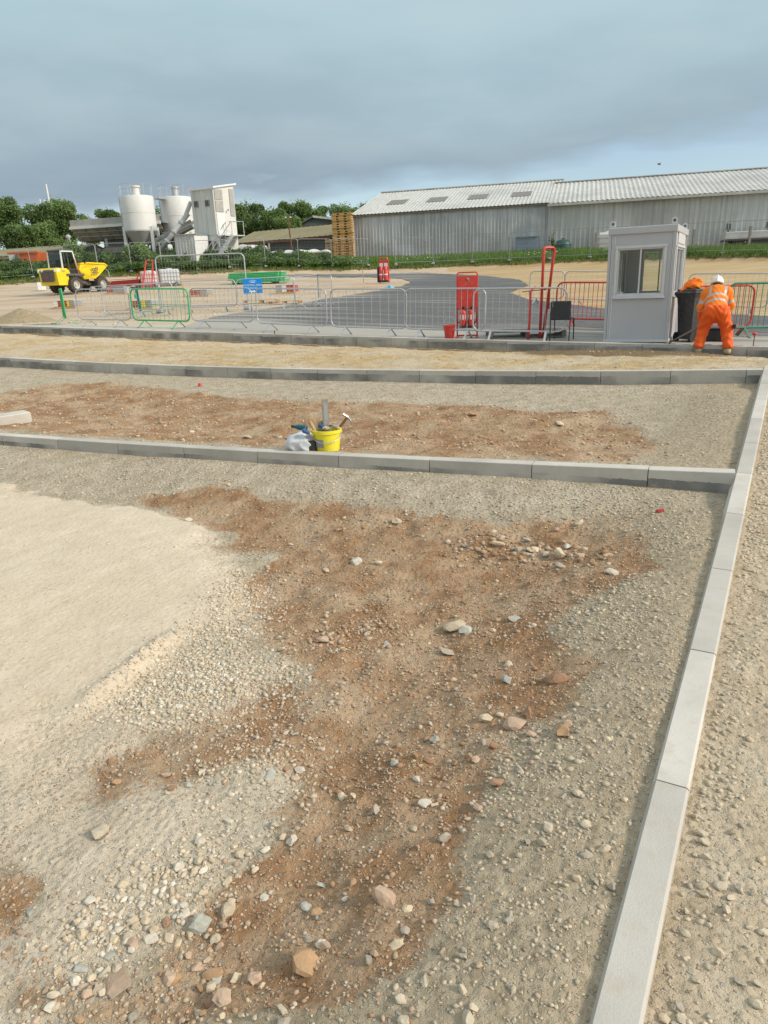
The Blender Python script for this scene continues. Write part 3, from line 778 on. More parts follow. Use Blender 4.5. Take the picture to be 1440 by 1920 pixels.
# ------------------------------------------------------------------ kerbs: every stone its own object
def kerb_row(O, a, Z, t0, t1, phase, label, group, width=KT, batter=0.0, hb=.32, name='kerb_stone', L_=.915):
    d = dirn(a); n = np.array([-d[1], d[0]])
    k0 = math.ceil((t0 - phase) / L_)
    protos = []
    ts = []
    k = k0
    while phase + k * L_ < t1 - .1:
        a0 = phase + k * L_; a1 = min(a0 + L_, t1); ts.append((a0, a1)); k += 1
    for i, (a0, a1) in enumerate(ts):
        ln = a1 - a0 - .007
        p = O + d * (a0 + .002); zz = np.polyval(Z, a0) if Z is not None else plane(*p)
        p2 = O + d * (a1 - .002); z2 = np.polyval(Z, a1) if Z is not None else plane(*p2)
        j = random.uniform(-.0025, .0025); e = .006
        # section in (n, z): front edge at n = 0
        if batter: sec = [(0, -.075), (0, -hb), (width, -hb), (width, -e), (width - e, 0), (batter, 0)]
        else: sec = [(e * .8, 0), (0, -e * .8), (0, -hb), (width, -hb), (width, -e), (width - e, 0)]
        mb = MB(); vs = []
        for x_, ez in ((0, 0), (ln, z2 - zz)):
            for q in sec: vs.append((x_, q[0], q[1] + ez))
        m_ = len(sec)
        fs = [tuple(range(m_)), tuple(range(m_, 2 * m_))[::-1]] + [(q, q + m_, (q + 1) % m_ + m_, (q + 1) % m_) for q in range(m_)]
        mb.add(vs, fs)
        o = mb.build(name, 'kerb')
        o.location = (p[0] + n[0] * j, p[1] + n[1] * j, zz + j * .6); o.rotation_euler = (0, 0, a + random.uniform(-.001, .001))
        tag(o, label, 'kerb stone', group)
# where kerb rows meet the right-hand kerb
def meet(O, a):
    A = np.array([dirn(a), -dirn(AR)]).T; s = np.linalg.solve(A, OR_ - O); return s[0], s[1]
s1, r1 = meet(O1, A1); s2, r2 = meet(O2, A2)
kerb_row(O1, A1, Z1, -5, s1, 0.0, 'grey concrete kerb stone in the middle row just in front of the yellow bucket', 'kerb row by the yellow bucket')
kerb_row(O2, A2, Z2, -9, s2, 0.0, 'grey concrete kerb stone in the row between red soil and yellow sand strip', 'kerb row before the yellow sand')
kerb_row(O3, A3, Z3, -8, 40, 0.0, 'weathered grey kerb stone in the far row along the metal crowd barriers', 'far kerb row along the barriers')
# right-hand kerb: bevelled inner edge
pR = on_plane(1230, 1461); phR = float((pR[:2] - OR_) @ dirn(AR))
def right_kerb():
    d = dirn(AR); n = np.array([d[1], -d[0]])
    k = math.ceil((r2 - 11.5 - phR) / .915)
    t = phR + k * .915
    while t < r2 + .35:
        ln = min(.915, r2 + .38 - t) - .006
        p = OR_ + d * (t + .002); zz = plane(*p); p2 = OR_ + d * (t + ln); z2 = plane(*p2)
        sec = [(0, 0), (-.030, -.075), (-.030, -.32), (.105, -.32), (.105, -.008), (.097, 0)]
        vs = []
        for x_, ez in ((0, 0), (ln, z2 - zz)):
            for q in sec: vs.append((x_, -q[0], q[1] + ez))
        m_ = 6
        fs = [tuple(range(m_)), tuple(range(m_, 2 * m_))] + [(q, q + m_, (q + 1) % m_ + m_, (q + 1) % m_) for q in range(m_)]
        mb = MB(); mb.add(vs, fs); o = mb.build('kerb_stone', 'kerb')
        o.location = (p[0], p[1], zz + random.uniform(-.001, .001)); o.rotation_euler = (0, 0, AR)
        tag(o, 'pale concrete kerb stone with splayed edge in the long row running away on the right', 'kerb stone', 'splayed kerb row on the right')
        t += .915
right_kerb()
# loose kerb block at the left edge
_p = gnd(8, 796); _q = gnd(46, 784)
mb = MB(); mb.box((0, 0, .075), (.6, .26, .15), bev=.012)
o = mb.build('kerb_block', 'kerb'); o.location = (_p[0] + .0, _p[1] + .05, zg(_p[0], _p[1]) - .02); o.rotation_euler = (.02, -.02, .75)
tag(o, 'loose pale concrete block lying on the soil at the left edge', 'concrete block')
exec_order = 'part1'

# ------------------------------------------------------------------ stones and gravel
import bmesh
def stone_shapes(n, sub=1):
    out = []
    r = np.random.default_rng(3)
    for i in range(n):
        bm = bmesh.new(); bmesh.ops.create_icosphere(bm, subdivisions=sub, radius=1)
        V = np.array([v.co[:] for v in bm.verts]); Fc = np.array([[v.index for v in f.verts] for f in bm.faces]); bm.free()
        ang = i % 3
        for _ in range(7 + 5 * ang):                          # chop flats, as broken stone has
            d = r.normal(size=3); d /= np.linalg.norm(d); c = r.uniform(.38, .80) if ang else r.uniform(.60, .92)
            k = V @ d - c; V = V - np.where(k > 0, k, 0)[:, None] * d
        V = V * (1 + .08 * r.normal(size=(len(V), 1)))
        V = V * np.array([1, r.uniform(.6, .95), r.uniform(.4, .75)])
        out.append((V, Fc))
    return out
def stone_mat(name, objcol):
    m, nt, b = new_mat(name)
    o = objco(nt) if objcol else pos(nt)
    if objcol: c = N(nt, 'ShaderNodeObjectInfo').outputs['Color']
    else: c = N(nt, 'ShaderNodeAttribute', attribute_name='tint').outputs['Color']
    p = pos(nt)
    n1 = noise(nt, p, 38, 5, .65); n2 = noise(nt, p, 160, 4, .7)
    hs = N(nt, 'ShaderNodeHueSaturation'); L(nt, c, hs.inputs['Color']); L(nt, math_(nt, 'MULTIPLY_ADD', n1, .8, .6), hs.inputs['Value']); c = hs.outputs[0]
    c = mix(nt, ramp(nt, n2, [(.5, 0.0), (.75, .5)]), c, (0.42, 0.33, 0.225))
    L(nt, c, b.inputs['Base Color']); b.inputs['Roughness'].default_value = .88; b.inputs['Specular IOR Level'].default_value = .25
    bump(nt, b, math_(nt, 'ADD', n1, math_(nt, 'MULTIPLY', n2, .5)), .5, .006)
    return m
M['stone'] = stone_mat('stone', True); M['pebble'] = stone_mat('pebble', False)
SCOL = dict(cream=(0.56, 0.455, 0.315), white=(0.62, 0.555, 0.445), pink=(0.47, 0.335, 0.235), slate=(0.41, 0.405, 0.345), rust=(0.335, 0.195, 0.115), grey=(0.41, 0.355, 0.275), gravel=(0.50, 0.425, 0.31), soil=(0.42, 0.26, 0.14))
SN = list(SCOL)
shapes = stone_shapes(15, 2); shapes_lo = stone_shapes(15, 1)
meshes = []
for V, Fc in shapes:
    me = bpy.data.meshes.new('stone'); me.from_pydata(V.tolist(), [], Fc.tolist()); me.materials.append(M['stone'])
    me.polygons.foreach_set('use_smooth', [True] * len(me.polygons))
    bm = bmesh.new(); bm.from_mesh(me)
    for e in bm.edges:
        if len(e.link_faces) == 2 and e.calc_face_angle(0) > .28: e.smooth = False
    bm.to_mesh(me); bm.free(); meshes.append(me)
def stone_obj(p, size, col, label, group=None, si=None, rz=None, flat=1.0, name='stone', cat='stone', sink=.30):
    me = meshes[random.randrange(len(meshes)) if si is None else si]
    o = bpy.data.objects.new(name, me); COL.objects.link(o)
    h = size / 2
    o.scale = (h, h, h * flat); o.rotation_euler = (random.uniform(-.25, .25), random.uniform(-.25, .25), random.uniform(0, 6.3) if rz is None else rz)
    o.location = (p[0], p[1], p[2] + h * flat * (.55 - sink))
    c = SCOL[col]; j = random.uniform(.88, 1.1); o.color = (c[0] * j, c[1] * j, c[2] * j, 1)
    return tag(o, label, cat, group)
def gfz(x, y): return float(Gfine(np.array([x]), np.array([y]))[0][0])
def on_ground(px, py):
    p = gnd(px, py); return (p[0], p[1], gfz(p[0], p[1]))
def pxm(p): return FPX / float((np.array(p) - CAM) @ CF)
# stones one can pick out in the photograph: pixel, apparent width in pixels, colour, label
ROCKS = [
 (851, 1168, 42, 'cream', 'rounded cream boulder touching a pale blue-grey stone in the middle of the red soil', 0.85),
 (872, 1178, 24, 'slate', 'pale blue-grey stone touching the rounded cream boulder', .6),
 (842, 1214, 34, 'grey', 'jagged grey stone just below the rounded cream boulder', .6),
 (726, 1202, 18, 'slate', 'pale blue chip of slate left of the jagged grey stone', .35),
 (953, 1274, 26, 'slate', 'pale blue-grey stone on red soil left of the big brown clod', .55),
 (1042, 1272, 44, 'rust', 'big red-brown clod near the edge of the grey gravel', .7),
 (964, 1360, 38, 'pink', 'large brown rounded rock at the edge of the grey gravel', .95),
 (990, 1338, 32, 'rust', 'rusty brown rock leaning on the large brown rounded rock', .8),
 (910, 1348, 32, 'cream', 'angular cream stone left of the large brown rounded rock', .8),
 (953, 1244, 18, 'cream', 'small cream stone above the pale blue-grey stone', .8),
 (527, 1217, 30, 'cream', 'long cream stone at the left tip of the red soil', .6),
 (522, 1194, 16, 'cream', 'small cream cobble above the long cream stone', .9),
 (505, 1456, 30, 'slate', 'flat pale slate piece on the white gravel', .3),
 (562, 1436, 18, 'white', 'smooth white egg-shaped pebble beside the flat slate piece', .8),
 (536, 1442, 18, 'rust', 'orange-brown pebble beside the flat slate piece', .7),
 (554, 1375, 18, 'slate', 'blue-grey pebble at the upper end of the white gravel', .6),
 (662, 1318, 18, 'pink', 'round tan pebble half in the red soil', .9),
 (798, 1502, 24, 'white', 'upright white stone on the right part of the red soil', 1.0),
 (815, 1504, 20, 'cream', 'cream stone beside the upright white stone', .8),
 (776, 1552, 14, 'cream', 'thin cream stone lying below the upright white stone', .5),
 (931, 1468, 26, 'rust', 'orange-red broken brick piece on the grey gravel', .7),
 (742, 1772, 40, 'cream', 'largest pale stone near the bottom of the picture', .55),
 (692, 1805, 28, 'grey', 'greenish grey stone left of the largest pale bottom stone', .7),
 (573, 1686, 22, 'slate', 'pale grey-blue stone alone on the dark red soil', .6),
 (605, 1648, 30, 'slate', 'flat pale slate half buried in the red soil', .2),
 (428, 1706, 36, 'cream', 'long tan stone at the edge of the white gravel and red soil', .6),
 (314, 1735, 26, 'rust', 'red brick fragment among the white pebbles', .6),
 (320, 1758, 30, 'cream', 'long pale stone below the red brick fragment', .5),
 (222, 1845, 62, 'pink', 'long flat pinkish slab at the lower left', .25),
 (148, 1822, 36, 'slate', 'flat green-grey slate at the lower left', .2),
 (203, 1797, 24, 'slate', 'upright bluish slate piece among the pebbles at the lower left', .3),
 (280, 1765, 36, 'white', 'broad white stone in the pebbles at the lower left', .5),
 (164, 1868, 22, 'pink', 'brown pebble left of the long flat pinkish slab', .8),
 (183, 1860, 20, 'cream', 'round cream pebble left of the long flat pinkish slab', .9),
 (408, 1822, 26, 'slate', 'green-grey slate tile piece with a hole in the red soil', .2),
 (441, 1815, 28, 'cream', 'rounded yellowish stone beside the green-grey slate tile piece', .6),
 (418, 1872, 36, 'pink', 'flat tan stone below the green-grey slate tile piece', .4),
 (454, 1908, 18, 'cream', 'square cream stone at the very bottom of the picture', .8),
 (187, 1570, 38, 'gravel', 'grey dusty stone standing in the pale gravel on the left', .8),
 (497, 1594, 26, 'white', 'white stone at the right edge of the white gravel', .7),
 (480, 1630, 22, 'cream', 'cream cobble just below the white stone at the gravel edge', .7),
 (870, 1022, 17, 'slate', 'pale blue-green stone at the left end of the rubble heap', .9),
 (935, 1020, 34, 'cream', 'broad cream boulder in the rubble heap', .8),
 (972, 1028, 24, 'grey', 'brown-grey cobble in the middle of the rubble heap', .95),
 (988, 1010, 20, 'slate', 'grey slate block at the top of the rubble heap', .9),
 (1022, 1034, 26, 'grey', 'tilted grey slab in the rubble heap', .5),
 (1050, 1036, 36, 'cream', 'large yellow-cream block in the rubble heap', 1.1),
 (1064, 1018, 20, 'white', 'bright white stone at the top right of the rubble heap', .8),
 (1088, 1038, 24, 'pink', 'reddish brown cobble at the right of the rubble heap', .8),
 (1045, 995, 14, 'pink', 'brown cobble just above the rubble heap', .9),
 (1086, 983, 20, 'cream', 'pale cream stone above the right end of the rubble heap', .9),
 (966, 1158, 26, 'slate', 'long pale slate sliver on the red soil', .25),
 (360, 806, 18, 'cream', 'pale stone on the red soil behind the middle kerb row', .6),
 (343, 822, 14, 'cream', 'small pale stone close behind the middle kerb row', .7),
 (466, 822, 18, 'cream', 'cream stone left of the yellow bucket against the kerb', .7),
 (48, 738, 12, 'slate', 'grey stone on the pale gravel at the upper left', .8),
 (1078, 776, 16, 'grey', 'grey rock in the pale rubble behind the middle kerb row', .8),
 (1050, 796, 16, 'cream', 'cream rock in the pale rubble behind the middle kerb row', .8),
 (886, 780, 22, 'soil', 'dark soil clod behind the middle kerb row', .5),
 (598, 1568, 20, 'grey', 'dark grey stone alone on the lower red soil', .5),
]
taken = []
for px, py, wpx, col, lab, fl in ROCKS:
    p = on_ground(px, py)
    sz = wpx / pxm(p); taken.append((p[0], p[1], sz * .6))
    stone_obj(p, sz * 1.12, col, lab, None, flat=max(fl, .3) * 1.25)
taken = np.array(taken)
# natural scatter
def scatter(n, x0, x1, y0, y1): return rng.uniform(x0, x1, n), rng.uniform(y0, y1, n)
SX, SY, SS, SC, SB = [], [], [], [], []
def strew(n, box, sizes, colw, dens, pw=2.2):
    x, y = scatter(n, *box)
    red, pale, pg, sand, pad = zone_masks(x, y); d1, d2, d3, dr = regions(x, y)
    k1 = np.minimum.reduce([np.abs(d1 - KT / 2), np.abs(d2 - KT / 2), np.abs(dr - KT / 2)])
    pr = dens(x, y, red, pale, pg, sand, d1, d2, dr, pad)
    clump = np.clip(1.0 + 2.6 * fbm(x * 1.7, y * 1.7, 57, 3), .12, 3)
    ok = (rng.uniform(size=n) < pr * clump) & (k1 > .075 + sizes[1] * .5)
    x, y = x[ok], y[ok]; s = sizes[0] + (sizes[1] - sizes[0]) * rng.uniform(size=len(x)) ** pw
    c = rng.choice(len(SN), len(x), p=np.array([colw.get(k, 0) for k in SN]) / sum(colw.values()))
    SX.append(x); SY.append(y); SS.append(s); SC.append(c)
redcol = dict(cream=4, white=1.6, pink=4, slate=.6, rust=2.2, grey=1.5, soil=3.5)
grvcol = dict(gravel=9, cream=1.5, grey=2, slate=.3, pink=.5)
palcol = dict(white=5, cream=6, gravel=1.2, slate=.35, pink=.5)
inA = lambda d1, dr: (d1 < -.03) & (dr < -.03)
inB = lambda d1, d2, dr: (d1 > .13) & (d2 < -.03) & (dr < -.03)
strew(110000, (-3, 2.2, 1.0, 6.0), (.007, .022), redcol, lambda x, y, r, p, g, s, d1, d2, dr, pad: r * .95 * inA(d1, dr) * np.clip(1.7 - y / 4, .25, 1))
strew(15000, (-4, 3.5, 1.0, 7.5), (.018, .048), redcol, lambda x, y, r, p, g, s, d1, d2, dr, pad: r * .5 * inA(d1, dr))
strew(900, (-4, 3.5, 1.0, 7.5), (.045, .10), redcol, lambda x, y, r, p, g, s, d1, d2, dr, pad: r * .30 * inA(d1, dr))
strew(150000, (-3, 3.5, 1.0, 7.0), (.007, .024), grvcol, lambda x, y, r, p, g, s, d1, d2, dr, pad: (1 - r) * np.clip(1 - 1.33 * p, 0, 1) * (1 - g) * .55 * inA(d1, dr) * np.clip(1.7 - y / 4, .15, 1))
strew(26000, (-5, 4.0, 1.0, 8.5), (.02, .05), grvcol, lambda x, y, r, p, g, s, d1, d2, dr, pad: (1 - r) * np.clip(1 - 1.33 * p, 0, 1) * (1 - g) * .13 * inA(d1, dr))
strew(60000, (-3, .4, 1.0, 4.6), (.009, .034), palcol, lambda x, y, r, p, g, s, d1, d2, dr, pad: np.clip(g * 1.2, 0, 1) * (1 - .75 * r) * inA(d1, dr) * .75)
strew(1200, (-3, .4, 1.0, 4.6), (.03, .055), palcol, lambda x, y, r, p, g, s, d1, d2, dr, pad: g * inA(d1, dr) * .35)
strew(50000, (-5, .4, 1.0, 6.5), (.006, .024), palcol, lambda x, y, r, p, g, s, d1, d2, dr, pad: p * inA(d1, dr) * (.30 - .24 * pad) * np.clip(1.5 - y / 4, .1, 1))
strew(42000, (-7, 7, 5, 15), (.02, .065), dict(cream=6, pink=4, soil=3, white=2, rust=1), lambda x, y, r, p, g, s, d1, d2, dr, pad: r * inB(d1, d2, dr) * .30 * (1 + 1.2 * ((x + .3 * y) > 4.2)))
strew(2600, (-7, 7, 5, 15), (.045, .10), dict(cream=5, pink=4, soil=3, white=1, grey=1), lambda x, y, r, p, g, s, d1, d2, dr, pad: r * inB(d1, d2, dr) * .22 * (1 + 2.5 * ((x + .3 * y) > 4.2)))
strew(36000, (-7, 7, 5, 15), (.018, .045), grvcol, lambda x, y, r, p, g, s, d1, d2, dr, pad: (1 - r) * inB(d1, d2, dr) * .30)
strew(50000, (.3, 6.5, .6, 11), (.009, .038), grvcol, lambda x, y, r, p, g, s, d1, d2, dr, pad: ((dr > .17) & (d2 < -.1)) * (.12 + .7 * np.exp(-(dr - .16) / .12)))
strew(1500, (.3, 6.5, .6, 11), (.04, .07), grvcol, lambda x, y, r, p, g, s, d1, d2, dr, pad: ((dr > .18) & (d2 < -.1)) * (.01 + .22 * np.exp(-(dr - .16) / .12)))
strew(5000, (-8, 9, 10, 22), (.025, .07), dict(cream=4, soil=2, pink=1, gravel=4), lambda x, y, r, p, g, s, d1, d2, dr, pad: s * .22)
strew(60000, (-3, .4, 1.0, 4.6), (.014, .042), palcol, lambda x, y, r, p, g, s, d1, d2, dr, pad: np.clip(g * 1.3 - .2, 0, 1) * (1 - .75 * r) * inA(d1, dr) * .65, 1.8)
strew(130000, (-5, 4.0, 1.0, 8.5), (.014, .040), grvcol, lambda x, y, r, p, g, s, d1, d2, dr, pad: (1 - r) * np.clip(1 - 1.33 * p, 0, 1) * (1 - g) * .30 * inA(d1, dr) * (.35 + .65 * np.exp(-((dr + .75) / .45) ** 2)), 1.7)
tk = rng.uniform(-8, 8, 5200); dk = .135 + rng.exponential(.075, 5200); dn_ = dirn(AR); nn_ = np.array([dn_[1], -dn_[0]])
xk = OR_[0] + dn_[0] * tk + nn_[0] * dk; yk = OR_[1] + dn_[1] * tk + nn_[1] * dk
okk = (sdist(xk, yk, O2, A2) < -.3) & (yk > .7) & (rng.uniform(size=5200) < np.clip(.55 + 2 * fbm(xk * 1.2, yk * 1.2, 77, 3), .1, 1))
SX.append(xk[okk]); SY.append(yk[okk]); SS.append((.010 + .030 * rng.uniform(size=5200) ** 1.6)[okk]); SC.append(rng.choice(len(SN), okk.sum(), p=[{'gravel': .75, 'grey': .1, 'cream': .15}.get(k, 0) for k in SN]))
strew(7000, (-16, 4, 17, 45), (.05, .13), dict(cream=5, pink=4, soil=3, white=2), lambda x, y, r, p, g, s, d1, d2, dr, pad: ((sdist(x, y, O3, A3) > 1.2) & (poly_sd(x, y, ASPH) < -.2)) * .30)
# the rubble heap and the ridges of cobbles in the red soil
for (px, py, rx, n, sz) in ((905, 1015, .22, 40, .07), (960, 1025, .25, 60, .075), (1030, 1030, .25, 60, .075), (1090, 1040, .22, 40, .07), (890, 1050, .2, 20, .05), (660, 1160, .22, 45, .05), (690, 1190, .25, 50, .05), (640, 1195, .2, 30, .05),
                           (560, 1200, .2, 20, .04), (800, 1300, .4, 30, .04), (680, 1290, .3, 35, .04), (900, 1180, .3, 20, .05), (330, 1850, .15, 22, .04), (410, 1880, .15, 18, .035), (120, 1870, .15, 25, .035), (1060, 985, .15, 14, .05), (820, 1500, .06, 12, .04)):
    p = on_ground(px, py)
    a = rng.uniform(0, 2 * PI, n); q = np.sqrt(rng.uniform(0, 1, n)) * rx
    SX.append(p[0] + q * np.cos(a)); SY.append(p[1] + q * np.sin(a) * .7); SS.append(rng.uniform(.4, 1.0, n) * sz)
    SC.append(rng.choice(len(SN), n, p=np.array([redcol.get(k, 0) for k in SN]) / sum(redcol.values())))
sx_, sy_, s_, c_ = map(np.concatenate, (SX, SY, SS, SC))
# only stones the view can show, none inside the picked-out ones
vv = np.c_[sx_, sy_, np.zeros_like(sx_)] - CAM; dep = vv @ CF
u_ = FPX * (vv @ CX) / dep; v_ = -FPX * (vv @ CU) / dep
ok = (np.abs(u_) < 800) & (v_ < 1060) & (dep > .3) & (s_ * FPX / dep > 2.6)
ok &= (((sx_[:, None] - taken[None, :, 0]) ** 2 + (sy_[:, None] - taken[None, :, 1]) ** 2) > (taken[None, :, 2] * .8) ** 2).all(1) if len(sx_) < 400000 else True
sx_, sy_, s_, c_, dep = sx_[ok], sy_[ok], s_[ok], c_[ok], dep[ok]
sz_, s_red = Gfine(sx_, sy_)[:2]
show = s_ / dep
order = np.argsort(-show)
NAMEC = dict(cream='cream', white='whitish', pink='pinkish brown', slate='blue-grey', rust='rusty red', grey='dull grey', gravel='dusty buff', soil='earth-coloured')
for i in order[:238]:
    cn = SN[c_[i]]; k1 = float(sdist(sx_[i], sy_[i], O1, A1))
    far_ = 'behind the middle kerb row' if k1 > 0 else ('in the foreground pit' if -sdist(sx_[i], sy_[i], OR_, AR) < 0 else 'right of the splayed kerb')
    stone_obj((sx_[i], sy_[i], sz_[i]), s_[i] * 1.05, cn, f'loose {NAMEC[cn]} cobble lying {far_}', f'loose {NAMEC[cn]} cobbles {far_}', flat=random.uniform(.8, 1.2))
rest = order[238:]
def merged_stones(idx, sh):
    nv = len(sh[0][0]); Vs = np.empty((len(idx), nv, 3), np.float32); Fs = np.empty((len(idx), len(sh[0][1]), 3), np.int32); Cs = np.empty((len(idx), nv, 3), np.float32)
    var = rng.integers(0, len(sh), len(idx)); th = rng.uniform(0, 2 * PI, len(idx)); tl = rng.uniform(-.5, .5, len(idx)); jit = rng.uniform(.82, 1.15, len(idx))
    for v in range(len(sh)):
        m = np.where(var == v)[0]
        if not len(m): continue
        V = sh[v][0]; ct, st = np.cos(th[m])[:, None], np.sin(th[m])[:, None]; cl, sl = np.cos(tl[m])[:, None], np.sin(tl[m])[:, None]
        y = V[None, :, 1] * cl - V[None, :, 2] * sl; z = V[None, :, 1] * sl + V[None, :, 2] * cl; x = np.broadcast_to(V[None, :, 0], y.shape)
        h = (s_[idx[m]] / 2)[:, None]
        Vs[m, :, 0] = (x * ct - y * st) * h + sx_[idx[m]][:, None]; Vs[m, :, 1] = (x * st + y * ct) * h + sy_[idx[m]][:, None]
        Vs[m, :, 2] = z * h + sz_[idx[m]][:, None] + .12 * h
        Fs[m] = sh[v][1][None] + (m * nv)[:, None, None]
    base = np.array([SCOL[k] for k in SN])[c_[idx]] * jit[:, None]
    sr = s_red[idx][:, None] * .35; base = base * (1 - sr) + np.array([[0.33, 0.20, 0.11]]) * sr
    Cs[:] = base[:, None, :]
    return Vs.reshape(-1, 3), Fs.reshape(-1, 3), Cs.reshape(-1, 3)
def tiny(n):
    out = []; r = np.random.default_rng(8)
    for _ in range(n):
        v = np.array([(1, 0, 0), (-1, 0, 0), (0, 1, 0), (0, -1, 0), (0, 0, 1), (0, 0, -1), (.6, .6, .3), (-.6, .5, .4)], float) * r.uniform(.6, 1.1, (8, 1)) * np.array([1, .85, .65])
        out.append((v, np.array([(0, 6, 4), (6, 2, 4), (2, 7, 4), (7, 1, 4), (1, 3, 4), (3, 0, 4), (6, 0, 5), (2, 6, 5), (7, 2, 5), (1, 7, 5), (3, 1, 5), (0, 3, 5)])))
    return out
big = show[rest] > 5.0 / FPX
V1, F1, C1 = merged_stones(rest[big], shapes_lo); V2, F2, C2 = merged_stones(rest[~big], tiny(15))
V = np.concatenate([V1, V2]); Fc = np.concatenate([F1, F2 + len(V1)]); C = np.concatenate([C1, C2])
gravel = np_mesh('gravel', V, Fc, 'pebble', attrs=dict(tint=C))
gravel['kind'] = 'stuff'
open('/tmp/stones.txt', 'w').write(str((len(order), len(V)))) if False else None

# ------------------------------------------------------------------ crowd barriers
def roundrect(w, z0, z1, r, seg=5):
    pts = []
    for cx_, cz, a0 in ((w - r, z0 + r, -90), (w - r, z1 - r, 0), (r, z1 - r, 90), (r, z0 + r, 180)):
        for k in range(seg + 1):
            a = math.radians(a0 + 90 * k / seg); pts.append((cx_ + r * math.cos(a), 0, cz + r * math.sin(a)))
    return pts
def barrier(P, Q, mat, label, group, h=1.08, name='crowd_barrier', bars=14, tube=.017, rod=.004, feet=(.2, .8), lean=0.0, z0=.20, cat='barrier', mid=None, footw=.045):
    P = np.array(P); Q = np.array(Q); w = float(np.hypot(*(Q - P)[:2])); az = math.atan2(Q[1] - P[1], Q[0] - P[0])
    pitch = math.atan2(Q[2] - P[2], w)
    t = thing(name, label, cat, P, az, group)
    t.rotation_euler = (lean, -pitch, az)
    MB().tube(roundrect(w, z0, h, .16), tube, 7, closed=True).build('frame', mat, t, smooth=True)
    mb = MB()
    for k in range(1, bars):
        x = w * k / bars
        e = .16; inset = 0
        if x < e: inset = e - math.sqrt(max(0, e * e - (e - x) ** 2))
        if w - x < e: inset = e - math.sqrt(max(0, e * e - (e - (w - x)) ** 2))
        mb.tube([(x, 0, z0 + inset), (x, 0, h - inset)], rod, 4, caps=False)
    mb.build('bars', mat, t)
    if mid:
        m2 = MB()
        for z in mid: m2.tube([(0, 0, z), (w, 0, z)], rod * 1.2, 4)
        m2.build('cross_rod', mat, t)
    for f in feet:
        mf = MB()
        for s_ in (-1, 1):
            mf.beam((w * f, 0, z0 + .005), (w * f, s_ * .26, .012), footw, .008, up=(0, 1, .2))
            mf.beam((w * f, s_ * .24, .006), (w * f, s_ * .31, .006), footw, .008)
        mf.build('foot', mat, t)
    return t
FR = 'crowd barriers standing along the far kerb row'
def bar_px(x0, y0, x1, y1, *a, back=0.0, **k):
    P = gnd(x0, y0); Q = gnd(x1, y1)
    return barrier(P, Q, *a, **k)
# front row, left to right (pixels of the feet line)
t = thing('crowd_barrier', 'green crowd barrier seen edge-on at the left end of the front row', 'barrier', gnd(126, 609), 0, FR)
_d = np.array(gnd(126, 609))[:2]; t.rotation_euler = (0, 0, math.atan2(_d[1], _d[0]) + .035)
MB().tube([(p[0], 0, p[2]) for p in roundrect(2.0, .2, 1.1, .16)], .021, 7, closed=True).build('frame', 'green_paint', t, smooth=True)
mb = MB()
for k in range(1, 20): mb.tube([(2.0 * k / 20, 0, .2), (2.0 * k / 20, 0, 1.1)], .009, 4)
mb.build('bars', 'green_paint', t)
MB().box((1.0, .0, .66), (1.9, .012, .80)).build('infill_panel', 'green_paint', t)
for f in (.12, .88):
    mf = MB()
    for s_ in (-1, 1): mf.beam((2 * f, 0, .205), (2 * f, s_ * .30, .012), .05, .012, up=(0, 1, .2)); mf.beam((2 * f, s_ * .28, .008), (2 * f, s_ * .36, .008), .05, .012)
    mf.build('foot', 'green_paint', t)
bar_px(150, 611, 248, 613, 'galv', 'grey barrier beside the edge-on green barrier in the front row', FR)
bar_px(252, 613, 358, 616, 'green_paint', 'green barrier facing the camera in the front row', FR, tube=.024, mid=(.64,), rod=.007)
bar_px(362, 615, 476, 618, 'galv', 'front row grey barrier just right of the green barrier', FR)
bar_px(484, 620, 614, 627, 'galv', 'front row grey barrier below the blue sign', FR)
bar_px(622, 628, 762, 633, 'galv', 'front row grey barrier in front of the middle of the tarmac', FR, bars=9, rod=.005)
bar_px(759, 633, 908, 637, 'galv', 'front row grey barrier in front of the red bucket and fire point', FR)
bar_px(886, 638, 1058, 640, 'galv', 'front row grey barrier overlapping the fire point and the black chair', FR, bars=14)
bar_px(1040, 612, 1150, 615, 'red_paint', 'red crowd barrier behind the black chair running to the cabin', FR, tube=.022, rod=.008, bars=13, feet=(.3, .9))
bar_px(1272, 633, 1404, 630, 'red_paint', 'red crowd barrier behind the worker', FR, tube=.022, rod=.008, bars=13, feet=(.55, .9), h=1.05)
bar_px(1356, 633, 1490, 630, 'dgreen_paint', 'dark green crowd barrier right of the worker', FR, tube=.024, rod=.008, bars=13, feet=(.28, .8), h=1.1)
# second row further back
SR = 'grey barriers in the second row across the yard'
def depth_bar(x0, y0, d0, x1, y1, d1_, *a, **k):
    P = at(x0, y0, d0); Q = at(x1, y1, d1_); P[2] = zg(P[0], P[1]); Q[2] = zg(Q[0], Q[1])
    return barrier(P, Q, *a, **k)
def g2(px, py): return gnd(px, py)
for x0, y0, x1, y1, lab in ((198, 600, 248, 598, 'narrow grey barrier behind the gap left of the green barrier'), (176, 593, 306, 590, 'grey barrier behind the green barrier whose top rail slopes up to the right'),
                            (252, 596, 331, 590, 'grey barrier behind the right half of the green barrier'), (336, 588, 446, 584, 'grey barrier left of the blue sign in the second row'),
                            (449, 585, 554, 579, 'grey barrier that carries the blue sign')):
    barrier(g2(x0, y0), g2(x1, y1), 'galv', lab, SR, h=1.12, rod=.0035, tube=.017)
barrier(g2(556, 583), g2(600, 573), 'galv', 'grey barrier turned away from the camera right of the blue sign', SR, h=1.12, rod=.0035)
barrier(g2(598, 573), g2(624, 577), 'galv', 'grey barrier seen almost end-on beside the sandy island', SR, h=1.12, rod=.0035)
BR = 'grey barriers on the orange sand behind the red one'
